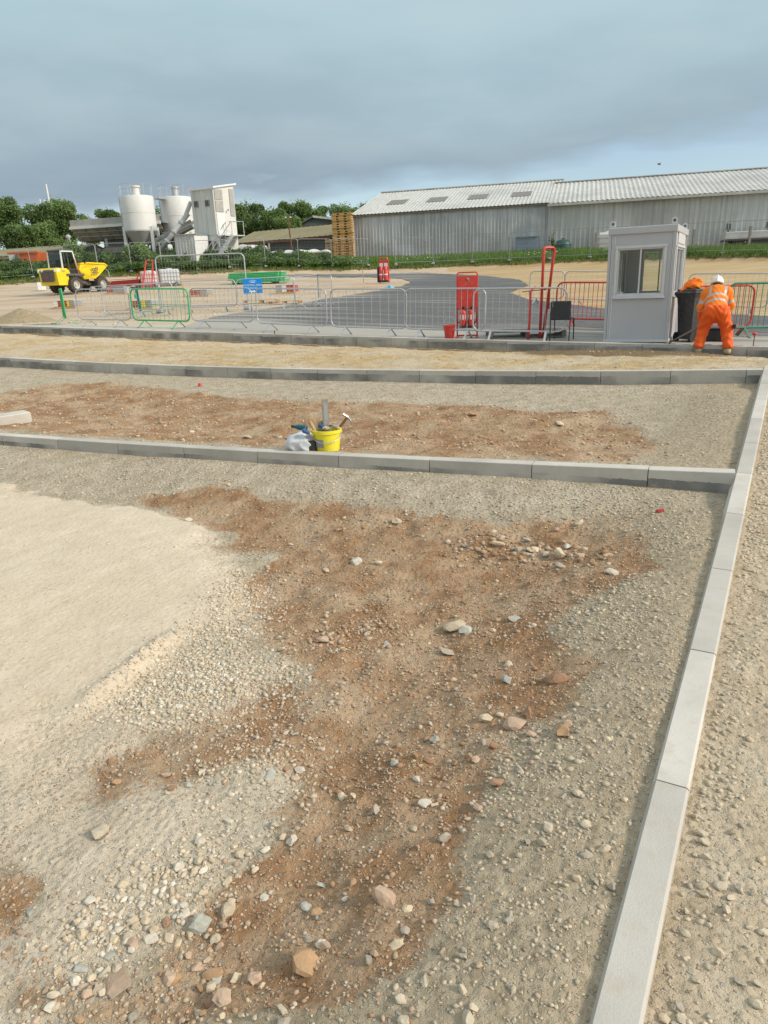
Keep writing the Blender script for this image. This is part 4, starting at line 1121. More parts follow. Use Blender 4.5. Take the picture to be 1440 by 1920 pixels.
barrier(g2(991, 569), g2(1055, 571), 'galv', 'grey barrier behind the tall red loop frame', BR, h=1.1, rod=.0035, tube=.016)
barrier(g2(1056, 571), g2(1200, 577), 'galv', 'grey barrier on the orange sand left of the cabin', BR, h=1.1, rod=.0035, tube=.016)
barrier(g2(1284, 586), g2(1436, 590), 'galv', 'grey barrier behind the worker on the orange sand', BR, h=1.1, rod=.0035, tube=.016, mid=(.5,))
# blue sign hung on the barrier
P = g2(449, 585); Q = g2(554, 579); az = math.atan2(Q[1] - P[1], Q[0] - P[0])
fr = (463 - 449) / (554 - 449) + .14
sp = P + (Q - P) * fr + np.array([math.sin(az), -math.cos(az), 0]) * .03
t = thing('direction_sign', 'blue rectangular sign with white lettering and arrow on a grey barrier', 'sign', (sp[0], sp[1], sp[2]), az)
W_, H_ = .68, .50
MB().box((0, 0, 1.12 - H_ / 2), (W_, .012, H_), bev=.003).build('panel', 'blue', t)
text_mesh('LOADING AREA', .092, 'lettering', 'white', t, (0.0, -.0085, .895), (PI / 2, 0, 0))
text_mesh('CENTRE', .092, 'lettering', 'white', t, (0.0, -.0085, .79), (PI / 2, 0, 0))
mb = MB()
mb.prism([(-.14, .66), (.02, .66), (.02, .635), (.12, .685), (.02, .735), (.02, .71), (-.14, .71)], -.011, -.007, plane='XZ'); mb.build('arrow', 'white', t)
mb = MB(); mb.tube([(.02 + .13 * math.cos(a), -.009, 1.01 + .05 * math.sin(a)) for a in np.linspace(.5, 3.3, 14)], .007, 5); mb.box((.02, -.009, 1.0), (.16, .004, .03)); mb.build('emblem', 'white', t)
for sx in (-.2, .2): MB().box((sx, .012, .6), (.02, .012, .55)).build('hanging_strap', 'galv', t)

# ------------------------------------------------------------------ red frames near the chair
p = gnd(992, 636)
q = gnd(1032, 633)
az = math.atan2(q[1] - p[1], q[0] - p[0])
pxm_ = pxm(q)
t = thing('hoop_barrier', 'tall red tubular loop frame standing upright behind the crowd barriers', 'barrier frame', gnd(1012, 635), az)
hh = 158 / pxm_
def rloop(xa, xb, xc, xd, z0, z1, r=.06):
    pts = [(xa, 0, z0)]
    for k in range(5):
        a = PI - k * PI / 8; pts.append((xb + r + r * math.cos(a), 0, z1 - r + r * math.sin(a)))
    for k in range(5):
        a = PI / 2 - k * PI / 8; pts.append((xc - r + r * math.cos(a), 0, z1 - r + r * math.sin(a)))
    pts.append((xd, 0, z0)); return pts
k_ = 1 / pxm_
MB().tube(rloop(0, 3 * k_, 27 * k_, 7 * k_, .02, hh), .030, 8).build('loop_tube', 'red_paint', t, smooth=True)
MB().tube([(8 * k_, 0, .55 * hh), (20 * k_, .02, .565 * hh), (19 * k_, .02, .33 * hh)], .024, 7).build('side_bracket', 'red_paint', t, smooth=True)
MB().beam((-20 * k_, .35, .53 * hh), (8 * k_, 0, .55 * hh), .05, .02).build('cross_bar', 'red_paint', t)
t = thing('hoop_barrier', 'red end frame of a barrier standing at the foot of the tall loop frame', 'barrier frame', gnd(990, 637), az)
MB().tube([(0, 0, .01), (2 * k_, 0, .35), (4 * k_, .02, 1.00 * 84 * k_), (9 * k_, .04, 1.05 * 84 * k_), (20 * k_, .1, 1.08 * 84 * k_)], .026, 7).build('upright', 'red_paint', t, smooth=True)
MB().beam((2 * k_, 0, .10), (20 * k_, .30, .16), .05, .012).build('foot', 'red_paint', t)
t = thing('caution_strip', 'white plastic strip hanging on the tall red loop frame', 'plastic strip', gnd(1027, 634), az)
MB().prism([(0, 44 * k_), (4 * k_, 46 * k_), (7 * k_, 69 * k_), (2 * k_, 69 * k_)], -.07, -.064, plane='XZ').build('strip', 'white', t)

# ------------------------------------------------------------------ black stacking chair
p = gnd(1049, 640); az = A3 + .05
t = thing('stacking_chair', 'black stacking chair with thin metal legs left of the cabin', 'chair', p, az)
MB().box((0, 0, .63), (.42, .03, .38), bev=.014, rot=Matrix.Rotation(-.12, 3, 'X')).build('backrest', 'black', t)
MB().box((-.0, .24, .45), (.42, .42, .035), bev=.015).build('seat', 'black', t)
for sx in (-1, 1):
    MB().tube([(sx * .20, -.04, .01), (sx * .205, .0, .45), (sx * .205, -.01, .60)], .012, 6).build('leg', 'black', t)
    MB().tube([(sx * .20, .48, .01), (sx * .205, .42, .44), (sx * .205, .02, .45)], .012, 6).build('leg', 'black', t)

# ------------------------------------------------------------------ fire points
def extinguisher(parent, x, y, z, h=.5, r=.085, label=True):
    b = MB().lathe([(0, 0), (r * .9, 0), (r, .03), (r, h * .8), (r * .8, h * .9), (r * .3, h * .97), (r * .25, h), (0, h)], 12, c=(x, y, z)).build('cylinder', 'red_paint', parent, smooth=True); smooth_by_angle(b)
    m = MB(); m.box((x, y - .02, z + h + .03), (.05, .10, .03)); m.tube([(x, y, z + h), (x, y, z + h + .05)], .018, 6); m.build('valve', 'black', parent)
    MB().tube([(x + .03, y - .02, z + h + .02), (x + r + .05, y - .04, z + h * .8), (x + r + .03, y - .06, z + h * .35), (x + r * .6, y - r, z + h * .15)], .012, 5).build('hose', 'black', parent)
    if label: MB().lathe([(r + .002, h * .45), (r + .002, h * .7)], 8, c=(x, y, z), T=None).build('label', 'white', parent)
p = gnd(876, 633); k_ = 1 / pxm(p); az = A3 + .28
t = thing('fire_point', 'red fire point stand with plain red board and two extinguishers by the red bucket', 'fire point', p, az)
h_ = 116 * k_; w_ = 37 * k_
MB().tube([(-w_ / 2, 0, .02)] + [(-w_ / 2 + .05 + .05 * math.cos(a), 0, h_ - .05 + .05 * math.sin(a)) for a in np.linspace(PI, PI / 2, 5)] + [(w_ / 2 - .05 + .05 * math.cos(a), 0, h_ - .05 + .05 * math.sin(a)) for a in np.linspace(PI / 2, 0, 5)] + [(w_ / 2, 0, .02)], .016, 7).build('frame', 'red_paint', t, smooth=True)
MB().box((0, -.02, h_ - 34 * k_), (w_ - .01, .012, 56 * k_), bev=.004).build('board', 'red_paint', t)
for z in (52 * k_, 28 * k_, 4 * k_): MB().beam((-w_ / 2, 0, z), (w_ / 2, 0, z), .02, .035).build('rail', 'red_paint', t)
for sx in (-1, 1): MB().beam((sx * w_ / 2, -.2, .02), (sx * w_ / 2, .25, .02), .03, .03).build('foot', 'red_paint', t)
for sx in (-.085, .095): 
    e = thing('fire_extinguisher', ('red extinguisher hanging on the left below the plain red board' if sx < 0 else 'red extinguisher hanging on the right below the plain red board'), 'extinguisher', (0, 0, 0)); 
    e.location = Matrix.Rotation(az, 4, 'Z') @ Vector((sx, -.06, 18 * k_)) + Vector(p); e.rotation_euler = (0, 0, az)
    extinguisher(e, 0, 0, 0, 34 * k_, .082); MB().lathe([(.085, 0), (.085, .05)], 12).build('foot_ring', 'black', e)
MB().prism([(-.02, h_ - .13), (.03, h_ - .10), (.05, h_ - .16), (.03, h_ - .19), (.02, h_ - .15)], -.034, -.027, plane='XZ').build('torn_label', 'tan', t)
p = gnd(843, 635)
t = thing('fire_bucket', 'red bucket with wire handle standing left of the fire point', 'bucket', p, 0)
b = MB().lathe([(0, .0), (.10, .0), (.135, .27), (.148, .27), (.148, .30), (.13, .30), (.095, .02), (0, .02)], 18).build('body', 'red_paint', t, smooth=True); smooth_by_angle(b)
MB().tube([(.14 * math.cos(a), -.03, .29 + .19 * math.sin(a)) for a in np.linspace(0, PI, 12)], .006, 5).build('handle', 'galv', t)
p = gnd(720, 531); k_ = 1 / pxm(p)
t = thing('fire_extinguisher_trolley', 'red fire point of stacked extinguishers on the sandy island beside the tarmac', 'fire point', p, -.25)
h_ = 45 * k_
MB().tube([(-.27, .1, .02), (-.27, .1, h_ - .15), (-.2, .1, h_), (.2, .1, h_), (.27, .1, h_ - .15), (.27, .1, .02)], .03, 6).build('frame', 'red_paint', t)
MB().box((0, .08, h_ - .38), (.5, .03, .5)).build('board', 'red_paint', t)
for sx in (-.15, .13):
    MB().box((sx, .055, h_ - .42), (.2, .02, .24)).build('notice', 'white', t)
    b = MB().lathe([(0, 0), (.12, 0), (.125, .62), (.08, .74), (.03, .80), (0, .80)], 12, c=(sx, -.05, .16)).build('extinguisher', 'red_paint', t, smooth=True); smooth_by_angle(b)
    MB().lathe([(.128, .3), (.128, .36)], 12, c=(sx, -.05, .16)).build('label', 'white', t)
MB().box((0, -.02, .11), (.5, .3, .12)).build('base_tray', 'black', t)
MB().box((-.33, .0, .5), (.08, .3, .9), bev=.03).build('side_cover', 'black', t)
MB().beam((.3, .1, .6), (.42, -.2, .02), .04, .04).build('prop', 'red_paint', t)

# ------------------------------------------------------------------ pallet
p0 = gnd(917, 636); p1 = gnd(1062, 634); az = math.atan2(p1[1] - p0[1], p1[0] - p0[0]); ln = np.hypot(*(p1 - p0)[:2])
def pallet(name, label, loc, az, L_=1.2, W_=1.0, mat='greywood', group=None, n=6):
    t = thing(name, label, 'pallet', loc, az, group)
    m = MB()
    for i in range(n): m.box((L_ / 2, W_ * (i + .5) / n, .133), (L_, W_ / n * .72, .022), bev=.003)
    m.build('top_board', mat, t)
    m = MB()
    for x in (.05, L_ / 2, L_ - .05):
        for y in (.05, W_ / 2, W_ - .05): m.box((x, y, .062), (.09, .10, .078))
        m.box((x, W_ / 2, .111), (.1, W_, .02))
    m.build('block', mat, t)
    m = MB()
    for y in (.05, W_ / 2, W_ - .05): m.box((L_ / 2, y, .012), (L_, .1, .02))
    m.build('bottom_board', mat, t)
    return t
pallet('timber_pallet', 'grey weathered pallet lying behind the barriers between fire point and chair', p0, az, float(ln), .9, n=7)

# ------------------------------------------------------------------ site cabin
HA = A3
FL = gnd(1133, 641); FRc = gnd(1250, 644)
HAz = math.atan2(FRc[1] - FL[1], FRc[0] - FL[0]); HW = float(np.hypot(*(FRc - FL)[:2]))
hk = 1 / pxm((FL + FRc) / 2); HH = 194 * hk; HD = 2.15
t = thing('site_cabin', 'small grey gatehouse cabin with windows and lifting eyes beside the worker', 'cabin', FL, HAz)
print('HUT', HW, HH, FL, HAz)
z0w, z1w = .425 * HH, .865 * HH
def wall(name, T_, w, openings, th=.05):
    """panel in local XZ with rectangular openings, thickness along +y"""
    m = MB(); xs = sorted({0, w, *[o_[0] for o_ in openings], *[o_[1] for o_ in openings]})
    for a, b in zip(xs[:-1], xs[1:]):
        op = [o_ for o_ in openings if o_[0] <= a and o_[1] >= b]
        if not op: m.box(((a + b) / 2, th / 2, HH / 2), (b - a, th, HH), T=T_)
        else:
            o_ = op[0]
            m.box(((a + b) / 2, th / 2, o_[2] / 2), (b - a, th, o_[2]), T=T_)
            m.box(((a + b) / 2, th / 2, (o_[3] + HH) / 2), (b - a, th, HH - o_[3]), T=T_)
    g = m.build('wall_panel', 'hut', t)
    return g
def window(T_, x0, x1, za, zb, nm='window', mull=.5):
    m = MB(); d = .05
    for c, s_ in ((((x0 + x1) / 2, 0, za - .0), (x1 - x0 + .07, .055, .05)), (((x0 + x1) / 2, 0, zb), (x1 - x0 + .07, .055, .05)),
                  ((x0, 0, (za + zb) / 2), (.05, .053, zb - za - .05)), ((x1, 0, (za + zb) / 2), (.05, .053, zb - za - .05))):
        m.box(c, s_, bev=.006, T=T_)
    m.box((x0 + (x1 - x0) * mull, .01, (za + zb) / 2), (.028, .03, zb - za - .05), T=T_)
    f = m.build(nm, 'hutframe', t)
    s_ = MB()
    i = .038
    for c, q in ((((x0 + x1) / 2, .02, za + i), (x1 - x0 - .05, .03, .03)), (((x0 + x1) / 2, .02, zb - i), (x1 - x0 - .05, .03, .03)), ((x0 + i, .02, (za + zb) / 2), (.03, .028, zb - za - .12)), ((x1 - i, .02, (za + zb) / 2), (.03, .028, zb - za - .12))):
        s_.box(c, q, T=T_)
    s_.build('sash', 'hutframe', f)
    MB().box(((x0 + x1) / 2, .024, (za + zb) / 2), (x1 - x0 - .06, .006, zb - za - .06), T=T_).build('pane', 'glass', f)
    MB().box(((x0 + x1) / 2, -.03, za - .035), (x1 - x0 + .09, .05, .025), bev=.005, T=T_).build('sill', 'hutframe', f)
I4 = Matrix.Identity(4)
TR = Matrix.Translation((HW, 0, 0)) @ Matrix.Rotation(PI / 2, 4, 'Z')
TB = Matrix.Translation((HW, HD, 0)) @ Matrix.Rotation(PI, 4, 'Z')
TL = Matrix.Translation((0, HD, 0)) @ Matrix.Rotation(-PI / 2, 4, 'Z')
fx0, fx1 = .12 * HW, .87 * HW
wall('front', I4, HW, [(fx0, fx1, z0w, z1w)]); window(I4, fx0, fx1, z0w, z1w)
wall('right', TR, HD, [(.30, HD - .32, z0w, z1w)]); window(TR, .30, HD - .32, z0w, z1w)
wall('back', TB, HW, [(.10 * HW, .72 * HW, z0w, z1w)]); window(TB, .10 * HW, .72 * HW, z0w, z1w)
wall('left', TL, HD, [(.12, .80, z0w, z1w), (.95, 1.62, .08, z1w)]); window(TL, .12, .80, z0w, z1w)  # left window is an added opening, there to let daylight into the dark cabin
m = MB()
m.box((1.285, .02, (z0w + .06) / 2), (.66, .035, z0w - .06), T=TL); m.box((1.285, .02, z1w - .05), (.66, .036, .09), T=TL)
for x in (1.0, 1.57): m.box((x, .02, (z0w + z1w) / 2), (.09, .034, z1w - z0w), T=TL)
m.build('door', 'hutframe', t); MB().box((1.285, .02, (z0w + z1w) / 2), (.48, .006, z1w - z0w - .08), T=TL).build('door_pane', 'glass', t)  # glazed upper half of the door also added to brighten the interior
for x, y in ((.002, .004), (HW - .002, .004), (.002, HD - .004), (HW - .002, HD - .004)): MB().box((x, y, HH / 2), (.05, .05, HH + .004), bev=.004).build('corner_post', 'hut', t)
m = MB(); m.box((HW / 2, HD / 2, HH + .02), (HW + .075, HD + .075, .13), bev=.01); m.build('roof', 'hut', t)
m = MB(); m.box((HW / 2, HD / 2, .025), (HW + .045, HD + .045, .05)); m.build('base', 'hutframe', t)
for x, z, w_ in ((.10, .27, .5), (.045, .5, .96), (HW - .035, .5, .96), (.10, .93, .06)): MB().box((x, -.004, HH * z), (.010, .012, HH * w_)).build('seam', 'white', t)
for x, y in ((.04, .0), (HW - .04, .0), (.04, HD - .04), (HW - .04, HD - .04)):
    m = MB(); m.prism([(-.05, .1), (.05, .1), (.05, .19), (.03, .215), (-.03, .215), (-.05, .19)], -.012, .012, plane='XZ')
    m.v = [(a + x, b + y, c + HH - .002) for a, b, c in m.v]
    e = m.build('lifting_eye', 'hutframe', t)
    d_ = MB(); d_.lathe([(0, -.0145), (.028, -.0145), (.028, .0145), (0, .0145)], 12, axis='Y', c=(x, y, HH + .155)); d_.build('eye_hole', 'dkgrey', e)
m = MB(); m.box((.16, .0, HH - .20), (.0, .0, .0)) if False else None
m = MB(); m.box((HD * .5, -.012, HH - .14), (HD * .6, .02, .20), bev=.006, T=TR); m.build('vent_cover', 'hutframe', t)

# ------------------------------------------------------------------ wheelie bins and jacket
def wheelie(loc, az, label, h=1.02):
    b = thing('wheelie_bin', label, 'bin', loc, az)
    V = []; s0, s1 = .40, .52
    m = MB()
    rings = [(.06, .36, .38), (.70 * h, .44, .46), (.84 * h, .47, .50), (.92 * h, .56, .60)]
    vs = []; fs = []
    for z, w, d in rings: vs += [(-w / 2, -d / 2, z), (w / 2, -d / 2, z), (w / 2, d / 2, z), (-w / 2, d / 2, z)]
    for i in range(len(rings) - 1):
        for k in range(4): fs.append((i * 4 + k, i * 4 + (k + 1) % 4, i * 4 + 4 + (k + 1) % 4, i * 4 + 4 + k))
    fs.append((0, 3, 2, 1)); m.add(vs, fs); m.build('body', 'bin', b)
    m = MB(); m.box((0, 0, .945 * h), (.58, .62, .05), bev=.015); m.box((0, .0, .985 * h), (.52, .54, .05), bev=.02); m.build('lid', 'bin', b)
    MB().tube([(-.25, -.36, .93 * h), (.25, -.36, .93 * h)], .018, 6).build('handle', 'bin', b)
    for s_ in (-1, 1): MB().lathe([(0, -.03), (.1, -.03), (.1, .03), (0, .03)], 14, axis='X', c=(s_ * .21, .2, .1)).build('wheel', 'black', b)
    return b
bp = np.array(FL) + (np.array(FRc) - np.array(FL)) / HW * (HW + .36) + np.array([-math.sin(HAz), math.cos(HAz), 0]) * .55
bp[2] = zg(bp[0], bp[1])
_wb = wheelie(bp, HAz + 2.6, 'dark grey wheelie bin with an orange jacket on its lid between cabin and worker'); _wb.scale = (.84, .84, 1.0)
# crumpled orange jacket on the lid
def sdf_j(p):
    d = sd_ell(p, (0, 0, .10), (.24, .20, .12))
    d = smin(d, sd_cone(p, (-.12, 0, .12), (.02, .02, .24), .12, .10), .06)
    d = smin(d, sd_cone(p, (.1, 0, .14), (.16, .0, .22), .10, .08), .05)
    d = smin(d, sd_cone(p, (-.18, -.1, .08), (-.30, -.18, -.02), .07, .05), .04)
    w = np.sin(p[:, 0] * 26 + 5 * np.sin(p[:, 2] * 17)) * np.sin(p[:, 1] * 21 + p[:, 2] * 30)
    return d + .012 * w
V, Fq = surf_nets(sdf_j, (-.45, -.35, -.1), (.4, .32, .42), .016)
o = np_mesh('work_jacket', V * .68, Fq, ['hivis', 'hivis_yel'], smooth=True, mi=(V[Fq].mean(1)[:, 0] > .03).astype(int))
o.location = (bp[0], bp[1], bp[2] + 1.02); o.rotation_euler = (0, 0, HAz)
tag(o, 'crumpled orange work jacket lying on the wheelie bin lid', 'jacket')
b2 = np.array(bp) + np.array([math.cos(HAz), math.sin(HAz), 0]) * .52 + np.array([-math.sin(HAz), math.cos(HAz), 0]) * .25
b2[2] = zg(b2[0], b2[1])
t = thing('black_crate', 'low black crate on the ground behind the worker legs', 'crate', b2, HAz)
MB().box((0, 0, .13), (.5, .36, .24), bev=.02).build('body', 'black', t); MB().box((0, 0, .26), (.54, .40, .03), bev=.01).build('rim', 'black', t)

# ------------------------------------------------------------------ the worker
fl_, fr_ = gnd(1307, 660), gnd(1363, 666)
wc = (fl_ + fr_) / 2; wc[2] = zg(wc[0], wc[1])
vd = np.array([wc[0], wc[1]]); vd /= np.linalg.norm(vd)
WAZ = math.atan2(vd[1], vd[0]) - PI / 2          # local +y runs away from the viewer
wk = 1 / pxm(wc)                                  # metres per photo pixel at the worker
sc = 145 * wk / 1.31
print('WORKER scale', sc, wk, np.hypot(*(fr_ - fl_)[:2]))
XS = np.array([.87, 1, 1])
WR = lambda q: (q[0] * sc * .87, q[1] * sc, q[2] * sc)
ANK = [(-.245, .02, .10), (.265, -.03, .09)]; KNE = [(-.20, .13, .40), (.215, .10, .40)]; HIP = [(-.10, .03, .70), (.10, .03, .70)]
SHO = [(-.215, .40, .965), (.165, .38, .985)]; ELB = [(-.285, .34, .74), (.245, .44, .77)]; WRI = [(-.27, .40, .54), (.14, .62, .67)]
NECK, HEAD = (-.025, .46, 1.045), (-.035, .555, 1.085)
worker = thing('tmp', 'x', 'x')
bpy.data.objects.remove(worker)
def limb(p, a, b, ra, rb): return sd_cone(p, a, b, ra, rb)
HANDS = [dict(w=WRI[0], d=np.array([.10, .12, -.99]), side=np.array([.9, .3, .1])), dict(w=WRI[1], d=np.array([-.75, .45, -.45]), side=np.array([.4, .8, .2]))]
def sdf_body(p):
    d = sd_cone(p, (0, .09, .66), (-.02, .38, .93), .105, .135)
    for i in (0, 1):
        d = smin(d, limb(p, HIP[i], KNE[i], .085, .060), .05); d = smin(d, limb(p, KNE[i], ANK[i], .057, .042), .03)
        d = smin(d, limb(p, (ANK[i][0], ANK[i][1], .06), (ANK[i][0] * 1.05, ANK[i][1] + .13, .035), .042, .032), .03)
        d = smin(d, limb(p, SHO[i], ELB[i], .055, .045), .05); d = smin(d, limb(p, ELB[i], WRI[i], .043, .028), .02)
    d = smin(d, sd_cone(p, (-.02, .42, 1.0), HEAD, .062, .058), .04)
    h = sd_ell(p, HEAD, (.077, .098, .11))
    h = smin(h, sd_ell(p, (HEAD[0], HEAD[1] + .06, HEAD[2] - .075), (.05, .06, .055)), .05)     # jaw
    h = smin(h, sd_cone(p, (HEAD[0], HEAD[1] + .095, HEAD[2] + .0), (HEAD[0], HEAD[1] + .112, HEAD[2] - .035), .010, .016), .015)  # nose
    for s_ in (-1, 1):
        h = smin(h, sd_ell(p, (HEAD[0] + s_ * .079, HEAD[1] - .005, HEAD[2] - .015), (.012, .024, .034)), .008)
    d = smin(d, h, .025)
    for H in HANDS:
        w = np.array(H['w']); dd = H['d'] / np.linalg.norm(H['d']); sdv = H['side'] - dd * (H['side'] @ dd); sdv /= np.linalg.norm(sdv); nn = np.cross(dd, sdv)
        d = smin(d, sd_cone(p, w, w + dd * .075, .028, .036), .02)
        for k, ln in zip((-1.5, -.5, .5, 1.5), (.062, .075, .070, .055)):
            b0 = w + dd * .085 + sdv * k * .020; b1 = b0 + dd * ln * .55 + nn * .012; b2_ = b1 + dd * ln * .1 + nn * ln * .5
            d = smin(d, np.minimum(sd_cone(p, b0, b1, .0105, .0095), sd_cone(p, b1, b2_, .0095, .008)), .006)
        t0 = w + dd * .03 + sdv * .03; t1 = t0 + sdv * .03 + dd * .035; t2 = t1 + nn * .035 + dd * .01
        d = smin(d, np.minimum(sd_cone(p, t0, t1, .012, .011), sd_cone(p, t1, t2, .011, .009)), .008)
    return d
V, Fq = surf_nets(sdf_body, (-.45, -.15, -.02), (.48, .82, 1.36), .0095)
person = np_mesh('person', V * XS * sc, Fq, 'skin', smooth=True)
person.location = wc; person.rotation_euler = (0, 0, WAZ)
tag(person, 'worker in orange hi-vis clothes and white helmet bending over with a shovel', 'person')
# trousers
def wr(p, k, a): return a * np.sin(p[:, 2] * k + 3 * np.sin(p[:, 0] * 17)) * np.sin(p[:, 0] * 31 + p[:, 1] * 23 + p[:, 2] * 14)
def sdf_tr(p):
    d = sd_ell(p, (0, .04, .70), (.205, .155, .14))
    for i in (0, 1):
        d = smin(d, limb(p, (HIP[i][0] * 1.15, HIP[i][1], .66), KNE[i], .132, .105), .07)
        d = smin(d, limb(p, KNE[i], (ANK[i][0], ANK[i][1], .13), .104, .096), .05)
    d = d + wr(p, 38, .010)
    d = np.maximum(d, .105 - p[:, 2])
    return np.maximum(d, p[:, 2] - .80)
V, Fq = surf_nets(sdf_tr, (-.45, -.2, .07), (.48, .36, .84), .0125)
np_mesh('trousers', V * XS * sc, Fq, 'trouser', person, smooth=True)
m = MB(); m.box((.30 * sc, .02 * sc, .45 * sc), (.05 * sc, .12 * sc, .07 * sc), bev=.01); m.build('pocket_patch', 'black', person)
# jacket
def segt(p, a, b):
    a = np.array(a); b = np.array(b); return ((p - a) @ (b - a)) / ((b - a) @ (b - a))
HEM, CHE = (0, .02, .60), (-.025, .37, .955)
def sdf_ja(p):
    q = p.copy(); q[:, 0] *= .80
    d = sd_cone(q, HEM, CHE, .158, .160)
    d = smin(d, sd_cone(p, SHO[0], SHO[1], .085, .085), .06)
    for i in (0, 1):
        d = smin(d, limb(p, SHO[i], ELB[i], .088, .074), .05); d = smin(d, limb(p, ELB[i], WRI[i], .072, .052), .03)
    d = smin(d, sd_cone(p, (-.02, .40, 1.0), NECK, .085, .072), .04)
    d = d + wr(p, 30, .006)
    ax_ = np.array(CHE) - np.array(HEM); ax_ /= np.linalg.norm(ax_)
    body = np.abs(p[:, 0]) < .22
    return np.where(body & (p[:, 1] < .3), np.maximum(d, -((p - np.array(HEM)) @ ax_) - .0), d)
V, Fq = surf_nets(sdf_ja, (-.48, -.18, .44), (.5, .78, 1.3), .0115)
c = V[Fq].mean(1)
mi = np.zeros(len(c), int)
dist_arm = [np.minimum(sd_cone(c, SHO[i], ELB[i], .09, .075), sd_cone(c, ELB[i], WRI[i], .075, .05)) for i in (0, 1)]
q = c.copy(); q[:, 0] *= .8
dist_b = sd_cone(q, HEM, CHE, .158, .160)
tb = segt(c, HEM, CHE)
isarm = np.minimum(*dist_arm) < np.minimum(dist_b, .012)
isarm &= np.abs(c[:, 0]) > .20
mi[~isarm & (((tb > .46) & (tb < .55)) | ((tb > .70) & (tb < .79)))] = 1
mi[~isarm & (tb > .74) & (np.abs(np.abs(c[:, 0]) - .135) < .020)] = 1
for i in (0, 1):
    ta = segt(c, SHO[i], ELB[i]); te = segt(c, ELB[i], WRI[i]); sel = isarm & (np.sign(c[:, 0]) == (-1, 1)[i])
    up = sd_cone(c, SHO[i], ELB[i], .09, .075) < sd_cone(c, ELB[i], WRI[i], .075, .05)
    mi[sel & up & (ta > .60) & (ta < .80)] = 1
    mi[sel & ~up & (te > .02) & (te < .22)] = 1
    mi[sel & ~up & (te >= .22)] = 2
np_mesh('jacket', V * XS * sc, Fq, ['hivis_yel', 'tape', 'trouser'], person, smooth=True, mi=mi)
# small dark printed line across the shoulders
m = MB(); xx = -.115
while xx < .10:
    wd = random.uniform(.008, .016); k = (xx + .115) / .215
    base = np.array([xx, .405, 1.205]); m.box(((xx - .02) * sc, .315 * sc, 1.063 * sc), (wd * sc, .004, .016 * sc), rot=Matrix.Rotation(-.85, 3, 'X')); xx += wd + .006
m.build('printed_line', 'dkgrey', person)
# boots
for i in (0, 1):
    a = np.array(ANK[i])
    def sdf_b(p):
        d = sd_cone(p, a + [0, 0, .05], a + [0, 0, -.03], .058, .06)
        d = smin(d, sd_cone(p, (a[0], a[1] - .015, .05), (a[0] * 1.06, a[1] + .15, .04), .055, .046), .03)
        d = smin(d, sd_cone(p, (a[0], a[1] - .02, .05), (a[0], a[1] + .02, .05), .056, .056), .03)
        return np.maximum(d, .006 - p[:, 2])
    V, Fq = surf_nets(sdf_b, a + [-.12, -.12, -.12], a + [.12, .28, .14], .011)
    bo = np_mesh('boot', V * XS * sc, Fq, ['boot', 'black'], person, smooth=True, mi=(V[Fq].mean(1)[:, 2] > .115).astype(int))
# helmet and hair
hc = np.array(HEAD) + np.array([0, .0, .035])
def sdf_h(p):
    q = p - hc
    ca, sa = math.cos(.30), math.sin(.30)          # helmet tipped forward with the head
    r = np.c_[q[:, 0], q[:, 1] * ca - q[:, 2] * sa, q[:, 1] * sa + q[:, 2] * ca]
    d = np.maximum(sd_ell(r, (0, 0, .025), (.118, .138, .112)), -r[:, 2] + .005)
    rid = np.maximum(sd_ell(r, (0, 0, .025), (.022, .148, .132)), -r[:, 2] + .01)
    brim = np.maximum(sd_ell(r, (0, .03, .008), (.122, .172, .5)), np.abs(r[:, 2] - .008) - .006)
    return smin(smin(d, rid, .008), brim, .01)
V, Fq = surf_nets(sdf_h, hc - [.19, .24, .17], hc + [.19, .24, .2], .009)
np_mesh('helmet', V * XS * sc, Fq, 'helmet', person, smooth=True)
def sdf_hair(p):
    d = sd_ell(p, (HEAD[0], HEAD[1] - .012, HEAD[2] + .005), (.084, .100, .105))
    return np.maximum(d, np.maximum(p[:, 1] - (HEAD[1] + .03), (HEAD[2] - .07) - p[:, 2]))
V, Fq = surf_nets(sdf_hair, np.array(HEAD) - .14, np.array(HEAD) + .14, .012)
np_mesh('hair', V * XS * sc, Fq, 'bark', person, smooth=True)
m = MB(); m.tube([((HEAD[0] + .088 * math.cos(a)) * .87 * sc, (HEAD[1] + .01 + .106 * math.sin(a)) * sc, (HEAD[2] - .01 + .025 * math.sin(a)) * sc) for a in np.linspace(PI, 2 * PI, 12)], .012 * sc, 6)
m.build('helmet_band', 'helmet', person)
for s_ in (-1, 1):
    m = MB(); m.lathe([(0, -.012), (.009, -.008), (.012, 0), (.009, .008), (0, .012)], 8, c=((HEAD[0] + s_ * .03) * .87 * sc, (HEAD[1] + .088) * sc, (HEAD[2] + .002) * sc)); m.build('eye', 'white', person)
m = MB(); m.box((HEAD[0] * sc, (HEAD[1] + .112) * sc, (HEAD[2] - .066) * sc), (.04 * sc, .012, .008)); m.build('mouth', 'redwrap', person)
